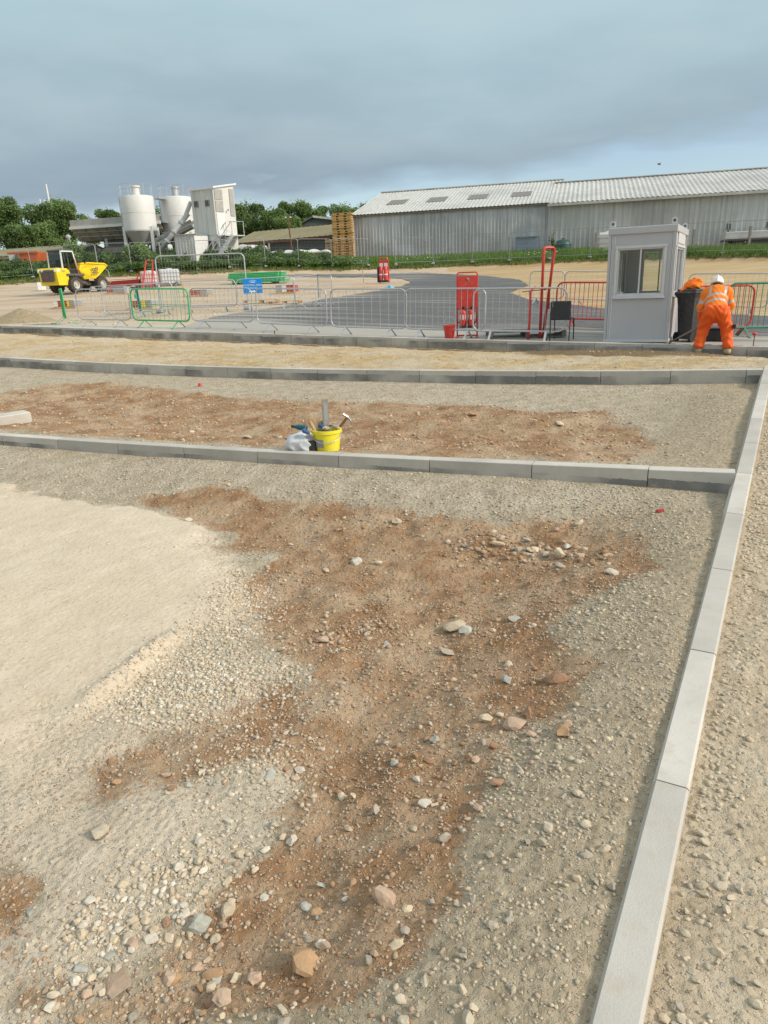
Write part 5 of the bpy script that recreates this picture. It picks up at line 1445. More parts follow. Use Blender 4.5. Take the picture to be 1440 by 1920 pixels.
# shovel
Rw = Matrix.Rotation(WAZ, 3, 'Z')
def wl(q): v = Rw @ Vector(WR(q)); return (v.x + wc[0], v.y + wc[1], v.z + wc[2])
b_ = Vector(wl((-.80, .20, .17))); tip = Vector(wl((-1.05, .12, .03)))
hl = Vector(wl((WRI[0][0] + .02, WRI[0][1] + .03, WRI[0][2] - .10)))
a = hl + (hl - b_) * .5
shov = thing('shovel', 'muddy long-handled shovel held by the worker against the kerb', 'shovel', tip)
sl = lambda v: tuple(Vector(v) - tip)
MB().tube([sl(a), sl(hl), sl(b_)], .017, 8).build('shaft', 'greywood', shov, smooth=True)
MB().tube([sl(a + Vector((0, 0, .06))), sl(a), sl(a - Vector((0, 0, .05)))], .018, 6).build('grip', 'black', shov)
dv = (tip - b_).normalized(); sv = dv.cross(Vector((0, 0, 1))).normalized(); uv = sv.cross(dv)
m = MB(); vs = []
for tt, wd, cv in ((-.06, .02, .0), (.0, .045, .01), (.05, .11, .02), (.16, .125, .022), (.24, .10, .015), (.28, .05, .0)):
    for k in (-1, -.5, 0, .5, 1): vs.append(sl(b_ + dv * (tt * 1.0) + sv * wd * k + uv * (cv * (k * k) - .005)))
fs = [(i * 5 + k, i * 5 + k + 1, i * 5 + 6 + k, i * 5 + 5 + k) for i in range(5) for k in range(4)]
n0 = len(vs); vs2 = [tuple(Vector(v) - uv * .012) for v in vs]
m.add(vs + vs2, fs + [tuple(q + n0 for q in f[::-1]) for f in fs])
m.build('blade', 'tan', shov, smooth=True)

# ------------------------------------------------------------------ pins and small markers
def pin(px, py, h, mat, label, cap=None, r=.009):
    p = gnd(px, py); t = thing('steel_pin', label, 'steel pin', p)
    MB().tube([(0, 0, -.08), (0.004, 0, h)], r, 6).build('rod', mat, t)
    if cap: MB().lathe([(0, h - .02), (.035, h - .02), (.042, h + .01), (.03, h + .03), (0, h + .035)], 12).build('cap', cap, t, smooth=True)
pin(516, 640, .26, 'rust', 'rusty steel pin standing against the far kerb row below the blue sign', None, .016)
pin(1411, 658, .30, 'rust', 'steel pin with a red plastic cap at the far kerb right of the worker', 'red_paint')
p = on_ground(375, 725); t = thing('marker_peg', 'small red marker peg in the gravel before the yellow sand strip', 'marker peg', p)
MB().lathe([(0, -.03), (.028, -.03), (.03, .045), (.018, .06), (0, .06)], 10).build('head', 'red_paint', t, smooth=True)
p = on_ground(1238, 961); t = thing('plastic_scrap', 'small pink plastic scrap on the gravel bank near the right kerb', 'plastic scrap', p, .3)
MB().prism([(-.03, -.012), (.02, -.015), (.033, .003), (.01, .016), (-.025, .012)], .002, .018).build('piece', 'redwrap', t)
p = gnd(682, 530); t = thing('wooden_stake', 'thin pale wooden stake on the sandy island left of the extinguishers', 'stake', p)
MB().beam((0, 0, -.1), (-.05, 0, 26 / pxm(p)), .05, .05).build('stake', 'wood', t)
p = gnd(347, 557); t = thing('wooden_stake', 'thin pale wooden stake right of the white water tank', 'stake', p)
MB().beam((0, 0, -.1), (-.15, 0, 40 / pxm(p)), .05, .05).build('stake', 'wood', t)
p = gnd(731, 541)
V, Fq = surf_nets(lambda q: sd_ell(q, (0, 0, .0), (.24, .16, .16)) + .03 * np.sin(q[:, 0] * 23 + q[:, 2] * 9) * np.sin(q[:, 1] * 19), (-.35, -.3, -.2), (.35, .3, .25), .03)
o = np_mesh('blue_bag', V, Fq, simple('pale_blue_plastic', (.16, .42, .52), .45), smooth=True); o.location = p; tag(o, 'crumpled pale blue plastic bag at the edge of the tarmac', 'bag')

# ------------------------------------------------------------------ bucket of tools
bpnt = gnd(612, 846); bpnt = np.array(bpnt)
_n = np.array([-math.sin(A1), math.cos(A1)])
c0 = O1 + dirn(A1) * ((bpnt[:2] - O1) @ dirn(A1)); bpnt[:2] = c0 + _n * (.125 + .19); bpnt[2] = gfz(bpnt[0], bpnt[1]) - .01
_X, _ = proj(bpnt); bpnt[:2] += dirn(A1) * ((614 - _X) / pxm(bpnt) / math.cos(A1)); bpnt[2] = gfz(bpnt[0], bpnt[1]) - .01
bk = 1 / pxm(bpnt)
print('BUCKET', proj(bpnt), bk)
R1, R0, BH = 28 * bk, 22 * bk, 40 * bk
t = thing('yellow_bucket', 'yellow plastic bucket full of hand tools behind the middle kerb row', 'bucket', bpnt)
b = MB().lathe([(0, 0), (R0, 0), (R1 - .006, BH - .03), (R1 - .006, BH), (R1 - .012, BH), (R0 - .008, .012), (0, .012)], 28).build('body', 'yplastic', t, smooth=True); smooth_by_angle(b)
b = MB().lathe([(R1 - .007, BH - .028), (R1 + .004, BH - .028), (R1 + .004, BH + .004), (R1 - .012, BH + .004)], 28).build('rim', 'yplastic', t, smooth=True); smooth_by_angle(b)
m = MB(); vs = []
for i in range(5):
    a = math.radians(215 + 11 * i)
    for z in (.25, .62): rr = R0 + (R1 - R0) * z + .003; vs.append((rr * math.cos(a), rr * math.sin(a), BH * z))
m.add(vs, [(2 * i, 2 * i + 2, 2 * i + 3, 2 * i + 1) for i in range(4)]); m.build('label_patch', 'grey_block', t)
MB().tube([((R1 + .006) * math.cos(a), (R1 + .006) * math.sin(a), BH - .02 - .09 * max(0, math.sin(a - PI))) for a in np.linspace(PI, 2 * PI, 14)], .004, 5).build('wire_handle', 'galv', t)
def atb(dx, dy, dz): return (bpnt[0] + dx, bpnt[1] + dy, bpnt[2] + dz)
t = thing('spirit_level', 'aluminium spirit level standing upright in the yellow bucket', 'spirit level', atb(0, .02, .02), .25)
t.rotation_euler = (-.05, .01, .25)
LV = 92 * bk
MB().box((0, 0, LV / 2), (11 * bk, .024, LV), bev=.004).build('body', 'steel', t)
MB().box((.0, -.0135, LV * .72), (7 * bk, .004, LV * .3)).build('web_recess', 'grey_block', t)
MB().box((0, 0, LV), (11.6 * bk, .028, .012)).build('end_cap', 'tan', t)
t = thing('club_hammer', 'hammer with pale wooden handle sticking out of the yellow bucket', 'hammer', atb(-.07, -.04, .12), 0); t.rotation_euler = (.05, -.42, 0)
MB().tube([(0, 0, 0), (0, 0, .10), (0, 0, BH - .12 + .11)], [.015, .017, .019], 8).build('handle', 'wood', t, smooth=True)
MB().box((0, 0, -.02), (.05, .10, .05), bev=.008).build('head', 'rust', t)
t = thing('plastering_float', 'rounded tan float standing behind the spirit level in the bucket', 'float', atb(-.05, .06, BH - .06), .1)
MB().prism([(-.10, 0), (.09, 0), (.10, .08), (.06, .125), (.0, .135), (-.06, .11), (-.10, .05)], -.012, .012, plane='XZ').build('blade', 'tan', t)
MB().box((0, .03, .05), (.11, .03, .03), bev=.01).build('handle', 'wood', t)
def glove(loc, rz, mats, label, name='work_glove'):
    def sd(p):
        d = sd_ell(p, (0, 0, .0), (.055, .045, .025))
        for k, y in enumerate((-.036, -.012, .012, .034)):
            d = smin(d, np.minimum(sd_cone(p, (.03, y, 0), (.085 - .004 * abs(k - 1), y * 1.2, -.004), .013, .012), sd_cone(p, (.085, y * 1.2, -.004), (.115 - .008 * abs(k - 1), y * 1.25, -.03), .012, .010)), .008)
        d = smin(d, sd_cone(p, (-.02, -.04, .0), (.035, -.075, -.01), .015, .012), .012)
        return smin(d, sd_cone(p, (-.03, 0, 0), (-.10, 0, .005), .038, .042), .02)
    V, Fq = surf_nets(sd, (-.17, -.12, -.08), (.15, .09, .08), .0085)
    o = np_mesh(name, V * .48, Fq, mats, smooth=True, mi=(V[Fq].mean(1)[:, 0] < .02).astype(int)); o.location = loc; o.rotation_euler = rz
    return tag(o, label, 'glove')
glove(atb(-.015, -.06, BH + .035), (.1, .1, -.6), ['tan', 'bluecloth'], 'blue and tan work glove hanging over the bucket rim')
glove(atb(.085, -.03, BH + .03), (.2, -.25, 2.4), ['bluecloth', 'tan'], 'dark blue work glove lying on the tools at the right of the bucket')
t = thing('cordless_drill', 'teal cordless drill resting on the tool bag left of the bucket', 'drill', atb(-.25, .03, .235), 2.9); t.rotation_euler = (.1, -.1, 2.9); t.scale = (.68, .8, .8)
MB().lathe([(0, -.09), (.028, -.09), (.034, -.06), (.034, .04), (.028, .06), (.02, .10), (.012, .125), (0, .125)], 12, axis='X').build('motor_housing', 'teal', t, smooth=True)
MB().beam((-.05, 0, -.01), (-.08, 0, -.12), .035, .04).build('grip', 'teal', t); MB().box((-.08, 0, -.135), (.10, .065, .04), bev=.008).build('battery', 'black', t)
MB().lathe([(0, .10), (.02, .10), (.016, .15), (0, .155)], 10, axis='X').build('chuck', 'black', t)
t = thing('claw_hammer', 'steel claw hammer head with dark handle over the right rim of the bucket', 'hammer', atb(.10, .05, BH - .03), 0); t.rotation_euler = (0, .75, .3)
MB().tube([(0, 0, 0), (0, 0, .16)], .014, 7).build('handle', 'rust', t); MB().tube([(-.06, 0, .165), (0, 0, .175), (.05, 0, .165), (.085, 0, .14)], [.016, .015, .011, .005], 7).build('head', 'steel', t)
# grey carrier bag against the bucket
def sdf_bag(p):
    d = sd_ell(p, (-.03, 0, .10), (.15, .12, .13))
    d = smin(d, sd_ell(p, (.07, -.02, .09), (.12, .12, .12)), .03)
    d = smin(d, sd_cone(p, (0, 0, .18), (.06, .02, .26), .06, .03), .04)
    w = np.abs(np.sin(p[:, 0] * 22 + 3 * np.sin(p[:, 2] * 13))) * np.abs(np.sin(p[:, 1] * 17 + p[:, 2] * 21 + 2)) 
    return d + .022 * w - .008
V, Fq = surf_nets(sdf_bag, (-.24, -.2, -.03), (.26, .2, .34), .0125)
bgp = atb(-.265, -.02, -.01)
o = np_mesh('carrier_bag', V * np.array([.82, .8, .78]), Fq, 'bagplastic', smooth=False); o.location = (bgp[0], bgp[1], gfz(bgp[0], bgp[1])); tag(o, 'crumpled pale grey carrier bag against the left side of the yellow bucket', 'bag')
glove(atb(-.165, -.10, .205), (.1, .35, .2), ['tan', 'bluecloth'], 'tan glove with blue cuff lying on the grey carrier bag')
t = thing('black_tub', 'small black tub half hidden between the bag and the bucket', 'tub', atb(-.155, -.05, 0), 0)
b = MB().lathe([(0, 0), (.06, 0), (.07, .13), (.062, .13), (.055, .01), (0, .01)], 14).build('body', 'black', t)
p1_, p2_ = on_ground(512, 817), on_ground(560, 826)
t = thing('wooden_stick', 'thin pale wooden stick on the soil left of the carrier bag', 'stick', p1_)
MB().tube([(0, 0, .02), (p2_[0] - p1_[0], p2_[1] - p1_[1], p2_[2] - p1_[2] + .03)], .011, 6).build('shaft', 'wood', t)

# ------------------------------------------------------------------ warehouses
def profile_wall(parent, name, mat, p0, p1, z0, z1, pitch=.33, dep=.045, ztop=None):
    """trapezoid-profile sheeting from p0 to p1 (xy), outward normal to the right of travel"""
    p0 = np.array(p0, float); p1 = np.array(p1, float); ln = np.hypot(*(p1 - p0)); d = (p1 - p0) / ln; n = np.array([d[1], -d[0]])
    V = []; k = 0; x = 0
    offs_ = [(0, 0), (.55, 0), (.66, dep), (.89, dep)]
    xs = []
    while x < ln:
        for f, o_ in offs_:
            if x + f * pitch < ln: xs.append((x + f * pitch, o_))
        x += pitch
    xs.append((ln, 0))
    for s_, o_ in xs:
        q = p0 + d * s_ + n * o_; zt = z1 if ztop is None else ztop(s_ / ln)
        V += [(q[0], q[1], z0), (q[0], q[1], zt)]
    F_ = [(2 * i, 2 * i + 2, 2 * i + 3, 2 * i + 1) for i in range(len(xs) - 1)]
    m = MB(); m.add(V, F_); return m.build(name, mat, parent, fix=False)
def profile_roof(parent, name, mat, e0, e1, r0, r1, pitch=.36, dep=.05, th=.05):
    """corrugated slope between an eaves line e0-e1 and a ridge line r0-r1 (3d points)"""
    e0, e1, r0, r1 = (np.array(q, float) for q in (e0, e1, r0, r1))
    nrm = np.cross(e1 - e0, r0 - e0); nrm /= np.linalg.norm(nrm)
    if nrm[2] < 0: nrm = -nrm
    ln = np.linalg.norm(e1 - e0); n = int(ln / pitch) * 4; V = []
    for i in range(n + 1):
        t_ = i / n; o_ = nrm * dep * (.5 + .5 * math.cos(2 * PI * i / 4))
        V += [tuple(e0 + (e1 - e0) * t_ + o_), tuple(r0 + (r1 - r0) * t_ + o_)]
    F_ = [(2 * i, 2 * i + 2, 2 * i + 3, 2 * i + 1) for i in range(n)]
    m = MB(); m.add(V, F_); return m.build(name, mat, parent, fix=False), nrm
# eaves heights measured from the picture; the long wall runs from 75 m on the left to about 58 m on the right
Ea = at(663, 404, 75.0)
def depth_for_z(px, py, z, lo=30, hi=120):
    for _ in range(60):
        m = (lo + hi) / 2; q = at(px, py, m)
        if q[2] < z: lo = m
        else: hi = m
    return at(px, py, lo)
Eb = depth_for_z(1020, 381, Ea[2]); 
print('EAVES', Ea, Eb)
wd = (Eb - Ea)[:2]; wl_ = np.hypot(*wd); wd /= wl_; wn = np.array([-wd[1], wd[0]])     # wn points back
zb = float(min(zg(Ea[0], Ea[1]), zg(Eb[0], Eb[1]))) - .6
def W2(s, b, z): q = Ea[:2] + wd * s + wn * b; return (q[0], q[1], z)
SPAN, RISE = 13.0, None
# ridge height from the picture: left end of the ridge at (720, 363)
best = None
for b in np.linspace(3, 14, 200):
    q = at(720, 363, 80.0)
    # find z at which W2(0,b,z) projects to y = 363
    lo, hi = Ea[2], Ea[2] + 8
    for _ in range(40):
        m_ = (lo + hi) / 2
        if proj(W2(0, b, m_))[1] > 363: lo = m_
        else: hi = m_
    X = proj(W2(0, b, lo))[0]
    if best is None or abs(X - 720) < best[0]: best = (abs(X - 720), b, lo)
_, RB, RZ = best
print('RIDGE', RB, RZ, Ea[2], zb)
ware = thing('warehouse', 'long grey profiled-metal warehouse with four dark rooflights in its pale roof', 'warehouse', (0, 0, 0))
L1 = wl_ + .4
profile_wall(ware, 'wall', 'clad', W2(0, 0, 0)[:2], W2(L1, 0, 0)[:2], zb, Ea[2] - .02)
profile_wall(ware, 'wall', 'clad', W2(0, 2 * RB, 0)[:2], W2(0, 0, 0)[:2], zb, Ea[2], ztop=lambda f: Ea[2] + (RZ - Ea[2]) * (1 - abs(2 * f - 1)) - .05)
ov = .25
sl_ = (RZ - Ea[2]) / RB
rf, rn = profile_roof(ware, 'roof', 'roofsheet', W2(-.25, -ov, Ea[2] - ov * sl_ + .06), W2(L1 + .9, -ov, Ea[2] - ov * sl_ + .06), W2(-.25, RB, RZ + .06), W2(L1 + .9, RB, RZ + .06))
profile_roof(ware, 'roof', 'roofsheet', W2(-.25, 2 * RB + ov, Ea[2] - ov * sl_ + .06), W2(L1 + .9, 2 * RB + ov, Ea[2] - ov * sl_ + .06), W2(-.25, RB, RZ + .06), W2(L1 + .9, RB, RZ + .06))
m = MB(); m.beam(W2(-.3, RB, RZ + .13), W2(L1 + .95, RB, RZ + .13), .5, .10); m.build('ridge_cap', 'roofsheet', ware)
m = MB(); m.beam(W2(-.1, -.16, Ea[2] - .12), W2(L1, -.16, Ea[2] - .12), .12, .10); m.build('gutter', 'greywood', ware)
m = MB(); m.beam(W2(-.06, -.06, zb), W2(-.06, -.06, Ea[2] - .05), .16, .12, up=(0, 1, 0)); m.build('corner_trim', 'white', ware)
m = MB(); m.beam(W2(-.28, -ov, Ea[2] - ov * sl_ - .02), W2(-.28, RB, RZ - .02), .06, .22); m.build('verge_trim', 'white', ware)
M['skylight'] = simple('dirty_rooflight', (0.20, 0.185, 0.165), .6, 0, .15, 2)
for cxp, cyp in ((746, 381), (820, 376), (897, 371), (978, 366)):
    # where the view line meets the roof slope
    d = ray(cxp, cyp); P0 = np.array(W2(0, 0, Ea[2])); tt = ((P0 - CAM) @ rn) / (d @ rn); q = CAM + d * tt
    s0 = (q[:2] - Ea[:2]) @ wd; b0 = (q[:2] - Ea[:2]) @ wn
    m = MB(); wdt, dpt = .95, 1.25
    vs = [np.array(W2(s0 + sx * wdt, b0 + sb * dpt, Ea[2] + (b0 + sb * dpt) * sl_)) + rn * .125 for sx, sb in ((-1, -1), (1, -1), (1, 1), (-1, 1))]
    m.add([tuple(v) for v in vs] + [tuple(v - rn * .03) for v in vs], [(0, 1, 2, 3), (7, 6, 5, 4), (0, 4, 5, 1), (1, 5, 6, 2), (2, 6, 7, 3), (3, 7, 4, 0)])
    m.build('skylight', 'skylight', ware)
# second warehouse, butting on to the right
w2 = thing('warehouse', 'second lower warehouse of grey sheeting with white eaves running off to the right', 'warehouse', (0, 0, 0))
E2 = depth_for_z(1020, 384.5, Ea[2] - .1); ze2 = Ea[2] - .12
sA = L1 + .06
fr2 = -.35
profile_wall(w2, 'wall', 'clad2', W2(sA, fr2, 0)[:2], W2(sA + 46, fr2, 0)[:2], zb - .5, ze2, pitch=.42, dep=.05)
profile_wall(w2, 'wall', 'clad2', W2(sA, 6, 0)[:2], W2(sA, fr2, 0)[:2], zb, ze2, pitch=.42)
# ridge through (1058,345)-(1440,318)
bb = None
for b in np.linspace(2, 10, 160):
    lo, hi = ze2, ze2 + 6
    for _ in range(40):
        m_ = (lo + hi) / 2
        if proj(W2(sA, b, m_))[1] > 346: lo = m_
        else: hi = m_
    X = proj(W2(sA, b, lo))[0]
    if bb is None or abs(X - 1056) < bb[0]: bb = (abs(X - 1056), b, lo)
_, RB2, RZ2 = bb
print('RIDGE2', RB2, RZ2)
s2_ = (RZ2 - ze2) / (RB2 - fr2)
profile_roof(w2, 'roof', 'roofsheet', W2(sA + .02, fr2 - .35, ze2 - .35 * s2_ + .08), W2(sA + 46, fr2 - .35, ze2 - .35 * s2_ + .08), W2(sA + .02, RB2, RZ2 + .08), W2(sA + 46, RB2, RZ2 + .08), pitch=.42, dep=.07)
profile_roof(w2, 'roof', 'roofsheet', W2(sA + .02, 2 * RB2 - fr2, ze2), W2(sA + 46, 2 * RB2 - fr2, ze2), W2(sA + .02, RB2, RZ2 + .08), W2(sA + 46, RB2, RZ2 + .08), pitch=.42, dep=.07)
m = MB(); m.beam(W2(sA - .1, fr2 - .40, ze2 - .13), W2(sA + 46, fr2 - .40, ze2 - .13), .16, .22); m.build('gutter', 'roofsheet', w2)
m = MB(); m.beam(W2(sA, RB2, RZ2 + .17), W2(sA + 46, RB2, RZ2 + .17), .5, .09); m.build('ridge_cap', 'roofsheet', w2)
def wallpt(px, py, front=0.0):
    """point of the long wall line seen at a pixel"""
    d = ray(px, py); P0 = np.array(W2(0, front, 0)); nn = np.array([wn[0], wn[1], 0]); tt = ((P0 - CAM) @ nn) / (d @ nn); return CAM + d * tt
wa = math.atan2(wd[1], wd[0])
# blue-grey cabinet at the foot of the wall
q0, q1 = wallpt(967, 476, -.5), wallpt(1008, 443, -.5)
t = thing('metal_cabinet', 'blue-grey double-door metal cabinet against the warehouse wall', 'cabinet', (q0[0], q0[1], q0[2] - .25), wa)
cw, ch = float(np.hypot(*(q1 - q0)[:2])), q1[2] - q0[2] + .25
MB().box((cw / 2, .2, ch / 2), (cw, .5, ch), bev=.02).build('body', 'doorblue', t)
for k in (0, 1): MB().box((cw * (.25 + .5 * k), -.06, ch / 2), (cw * .47, .03, ch * .94), bev=.008).build('door', 'doorblue', t)
MB().box((cw * .5, .15, ch + .02), (cw + .12, .7, .05)).build('roof', 'galv_far', t)
# green oil tank
q0 = wallpt(1055, 476, -1.6)
t = thing('oil_tank', 'dark green plastic oil tank in the long grass by the warehouse', 'tank', (q0[0], q0[1], q0[2] - .1), wa)
k_ = 1 / pxm(q0)
b = MB().lathe([(0, 0), (13 * k_, 0), (15 * k_, 4 * k_), (15 * k_, 18 * k_), (12 * k_, 25 * k_), (4 * k_, 27.5 * k_), (0, 28 * k_)], 22).build('body', 'tankgreen', t, smooth=True)
m = MB(); m.lathe([(0, 27 * k_), (3 * k_, 27 * k_), (3 * k_, 29.5 * k_), (0, 29.5 * k_)], 12); m.build('lid', 'tankgreen', t)
MB().lathe([(15.2 * k_, 17 * k_), (15.5 * k_, 18 * k_), (15.2 * k_, 19 * k_)], 22).build('rib', 'tankgreen', t)
# white tank behind the cabin
q0 = wallpt(1130, 478, -1.4); k_ = 1 / pxm(q0)
t = thing('water_tank', 'cream plastic tank by the warehouse wall half hidden by the cabin', 'tank', (q0[0], q0[1], q0[2] - .1), wa)
MB().box((6 * k_, 0, 21 * k_), (34 * k_, 28 * k_, 40 * k_), bev=4 * k_).build('body', 'sheet', t, smooth=False)
MB().lathe([(0, 41 * k_), (5 * k_, 41 * k_), (5 * k_, 44 * k_), (0, 44 * k_)], 12, c=(6 * k_, 0, 0)).build('lid', 'sheet', t)
m = MB()
for z in (12, 22, 32): m.box((6 * k_, 0, z * k_), (35 * k_, 29 * k_, 1.0 * k_))
m.build('band', 'sheet', t)
# flatbed trailers on the right
def trailer(px, py, wpx, label):
    q = wallpt(px, py, -3.0); k_ = 1 / pxm(q)
    t = thing('flatbed_trailer', label, 'trailer', (q[0], q[1], q[2]), wa)
    W_ = wpx * k_
    MB().box((W_ / 2, .9, 22 * k_), (W_, 2.2, 13 * k_), bev=.03).build('load_bed', 'sheet', t)
    MB().box((W_ / 2, .9, 14 * k_), (W_ + .1, 2.3, 2.5 * k_)).build('chassis_frame', 'dkgrey', t)
    for x in (.18, .80):
        for y in (-.0, 1.8):
            w_ = MB().lathe([(0, -.14), (.40, -.14), (.46, -.08), (.46, .08), (.40, .14), (0, .14)], 18, axis='Y', c=(W_ * x, y, .45)).build('wheel', 'tyre', t)
    for x in (.03, .55):
        MB().beam((W_ * x, -.1, 12 * k_), (W_ * x, -.1, 34 * k_), .12, .12).build('stake_post', 'dkgrey', t)
        m = MB()
        for dx in (-2.5, 2.5): m.box((W_ * x + dx * k_, -.1, 38.5 * k_), (3.2 * k_, .1, 9 * k_))
        m.box((W_ * x, -.1, 33.2 * k_), (12 * k_, .12, 1.6 * k_)); m.build('lamp_bracket', 'dkgrey', t)
    m = MB(); m.box((W_ * .45, .2, 8 * k_), (W_ * .28, .4, 10 * k_), bev=.03); m.build('side_locker', 'dkgrey', t)
    m = MB(); m.box((W_ * .5, 1.0, 5 * k_), (W_ * .95, 1.6, 8 * k_), bev=.05); m.build('underframe', 'black', t)
trailer(1357, 466, 130, 'pale flatbed trailer with dark underside parked against the right warehouse')

# ------------------------------------------------------------------ concrete batching plant
def setz(px, py, depth): q = at(px, py, depth); return q
def silo(px, ybase, ytop, wpx, ycyl, depth, label, vent_mat, legs=True):
    q = at(px, ybase, depth); k_ = .905 / pxm(q); zb_ = zg(q[0], q[1]) - .3
    t = thing('silo', label, 'silo', (q[0], q[1], q[2]), 0)
    r = wpx / 2 * k_
    ztop = (ybase - ytop) * k_; zc = (ybase - ycyl) * k_
    b = MB().lathe([(r, zc), (r, zc + (ztop - zc) * .5), (r + .015, zc + (ztop - zc) * .5), (r + .015, zc + (ztop - zc) * .515), (r, zc + (ztop - zc) * .515), (r, ztop - .25), (r * .97, ztop - .12), (r * .2, ztop), (0, ztop)], 40).build('body', 'silo', t, smooth=True); smooth_by_angle(b, .4)
    b = MB().lathe([(.3, max(.4, zc - r * 1.15)), (r, zc), (r + .02, zc + .02), (r + .02, zc + .12)], 40).build('hopper_cone', 'silo_cone', t, smooth=True); smooth_by_angle(b, .5)
    b = MB().lathe([(r * .23, ztop - .05), (r * .23, ztop + 14 * k_), (r * .29, ztop + 14.2 * k_), (r * .29, ztop + 17 * k_), (0, ztop + 17.4 * k_)], 18).build('vent', vent_mat, t, smooth=True); smooth_by_angle(b, .5)
    m = MB()
    for a in np.linspace(0, 2 * PI, 9)[:-1]: m.tube([(r * .98 * math.cos(a), r * .98 * math.sin(a), ztop - .2), (r * .98 * math.cos(a), r * .98 * math.sin(a), ztop + 18 * k_)], .014, 4)
    for z in (9, 18): m.tube([(r * .98 * math.cos(a), r * .98 * math.sin(a), ztop + z * k_) for a in np.linspace(0, 2 * PI, 25)[:-1]], .012, 4, closed=True)
    m.build('guard_rail', 'galv', t)
    if legs:
        for a in (-.6, .45, 2.3, 3.75):
            m = MB(); x, y = r * 1.02 * math.cos(a), r * 1.02 * math.sin(a); m.beam((x, y, -2.0), (x, y, zc + 9 * k_), .2, .2); m.build('leg', 'silo', t)
        m = MB(); a = 3.6; m.tube([(r * 1.05 * math.cos(a), r * 1.05 * math.sin(a), 0), (r * 1.05 * math.cos(a), r * 1.05 * math.sin(a), ztop + 10 * k_)], .03, 5); m.build('ladder_rail', 'galv', t)
    return t, r
silo(270, 478, 364, 66, 434, 62, 'left cement silo with cream vent, nearer the aggregate bins', 'cream')
silo(342, 480, 366, 64, 444, 65, 'right cement silo with shiny vent partly behind the white tower', 'galv')
q0 = at(290, 371, 62.5); q1 = at(316, 374, 65)
t = thing('silo_walkway', 'flat steel walkway bridging the tops of the two silos', 'walkway', tuple(q0))
MB().beam((0, 0, 0), tuple(q1 - q0), .7, .12).build('deck', 'galv', t)
# tower
TD = 59.0
tb0 = at(362, 474, TD); kt = .905 / pxm(tb0)
TA = wa + .02
# local frame: origin at near bottom corner (where cladding side and plain side meet), x to the right along the gable side
cn = at(412, 474, TD)
t = thing('batching_tower', 'tall white clad batching tower with sloping roof, outside stair and cabin', 'tower', tuple(cn))
cA = PI - .42           # direction of the clad face, going left and slightly away
cB = .75                # direction of the plain face, going right and away
dA = np.array([math.cos(cA), math.sin(cA)]); dB = np.array([math.cos(cB), math.sin(cB)])
LA, LB = 53 * kt / .92, 33 * kt / .70
z_mid, z_e, z_top = 30 * kt, 122 * kt, 128 * kt
def tw(a, b, z): v = dA * a + dB * b; return (v[0], v[1], z)
profile_wall(t, 'clad_wall', 'towerclad', tw(LA, 0, 0)[:2], tw(0, 0, 0)[:2], z_mid + .2, z_e, pitch=.27, dep=.05)
m = MB(); m.add([tw(0, 0, z_mid + .2), tw(0, LB, z_mid + .2), tw(0, LB, z_top + .1), tw(0, 0, z_e)], [(0, 1, 2, 3)])
m.add([tw(LA, 0, z_mid), tw(LA, LB, z_mid), tw(LA, LB, z_top), tw(LA, 0, z_e)], [(3, 2, 1, 0)]); m.add([tw(0, LB, z_mid), tw(LA, LB, z_mid), tw(LA, LB, z_top), tw(0, LB, z_top)], [(0, 1, 2, 3)])
m.build('gable_wall', 'cream', t)
m = MB(); a_ = [tw(-.15, -.15, z_e + .03), tw(LA + .15, -.15, z_e - .02), tw(LA + .15, LB + .15, z_top + .08), tw(-.15, LB + .15, z_top + .14)]
m.add(a_ + [(x, y, z + .12) for x, y, z in a_], [(0, 3, 2, 1), (4, 5, 6, 7), (0, 1, 5, 4), (1, 2, 6, 5), (2, 3, 7, 6), (3, 0, 4, 7)]); m.build('roof', 'white', t)
nB = np.array([dB[1], -dB[0]]); nA = np.array([-dA[1], dA[0]])
if nA[1] > 0: nA = -nA
if nB[1] > 0: nB = -nB
def onB(b0, b1, z0, z1, name, mat, off=.05, parent=None):
    m = MB(); p = [(*(dB * b0 + nB * off), z0), (*(dB * b1 + nB * off), z0), (*(dB * b1 + nB * off), z1), (*(dB * b0 + nB * off), z1)]
    q = [(x - nB[0] * .06, y - nB[1] * .06, z) for x, y, z in p]
    m.add(p + q, [(0, 1, 2, 3), (7, 6, 5, 4), (0, 4, 5, 1), (1, 5, 6, 2), (2, 6, 7, 3), (3, 7, 4, 0)]); return m.build(name, mat, parent or t)
def onA(a0, a1, z0, z1, name, mat, off=.09, parent=None):
    m = MB(); p = [(*(dA * a0 + nA * off), z0), (*(dA * a1 + nA * off), z0), (*(dA * a1 + nA * off), z1), (*(dA * a0 + nA * off), z1)]
    q = [(x - nA[0] * .08, y - nA[1] * .08, z) for x, y, z in p]
    m.add(p + q, [(0, 1, 2, 3), (7, 6, 5, 4), (0, 4, 5, 1), (1, 5, 6, 2), (2, 6, 7, 3), (3, 7, 4, 0)]); return m.build(name, mat, parent or t)
for a0 in (.22, .70): 
    w_ = onA(LA * a0, LA * (a0 + .18), z_e - 32 * kt, z_e - 20 * kt, 'window', 'galv_far', .075); onA(LA * (a0 + .02), LA * (a0 + .16), z_e - 31 * kt, z_e - 21 * kt, 'pane', 'dkgrey', .082, w_)
M['mesh_panel'] = simple('grey_louvre', (0.40, 0.39, 0.36), .7, 0, .12, 3)
onB(.04, LB * .40, z_e - 43 * kt, z_e - 22 * kt, 'louvre_panel', 'mesh_panel'); onB(.04, LB * .40, z_e - 20 * kt, z_e - 1 * kt, 'louvre_panel', 'mesh_panel')
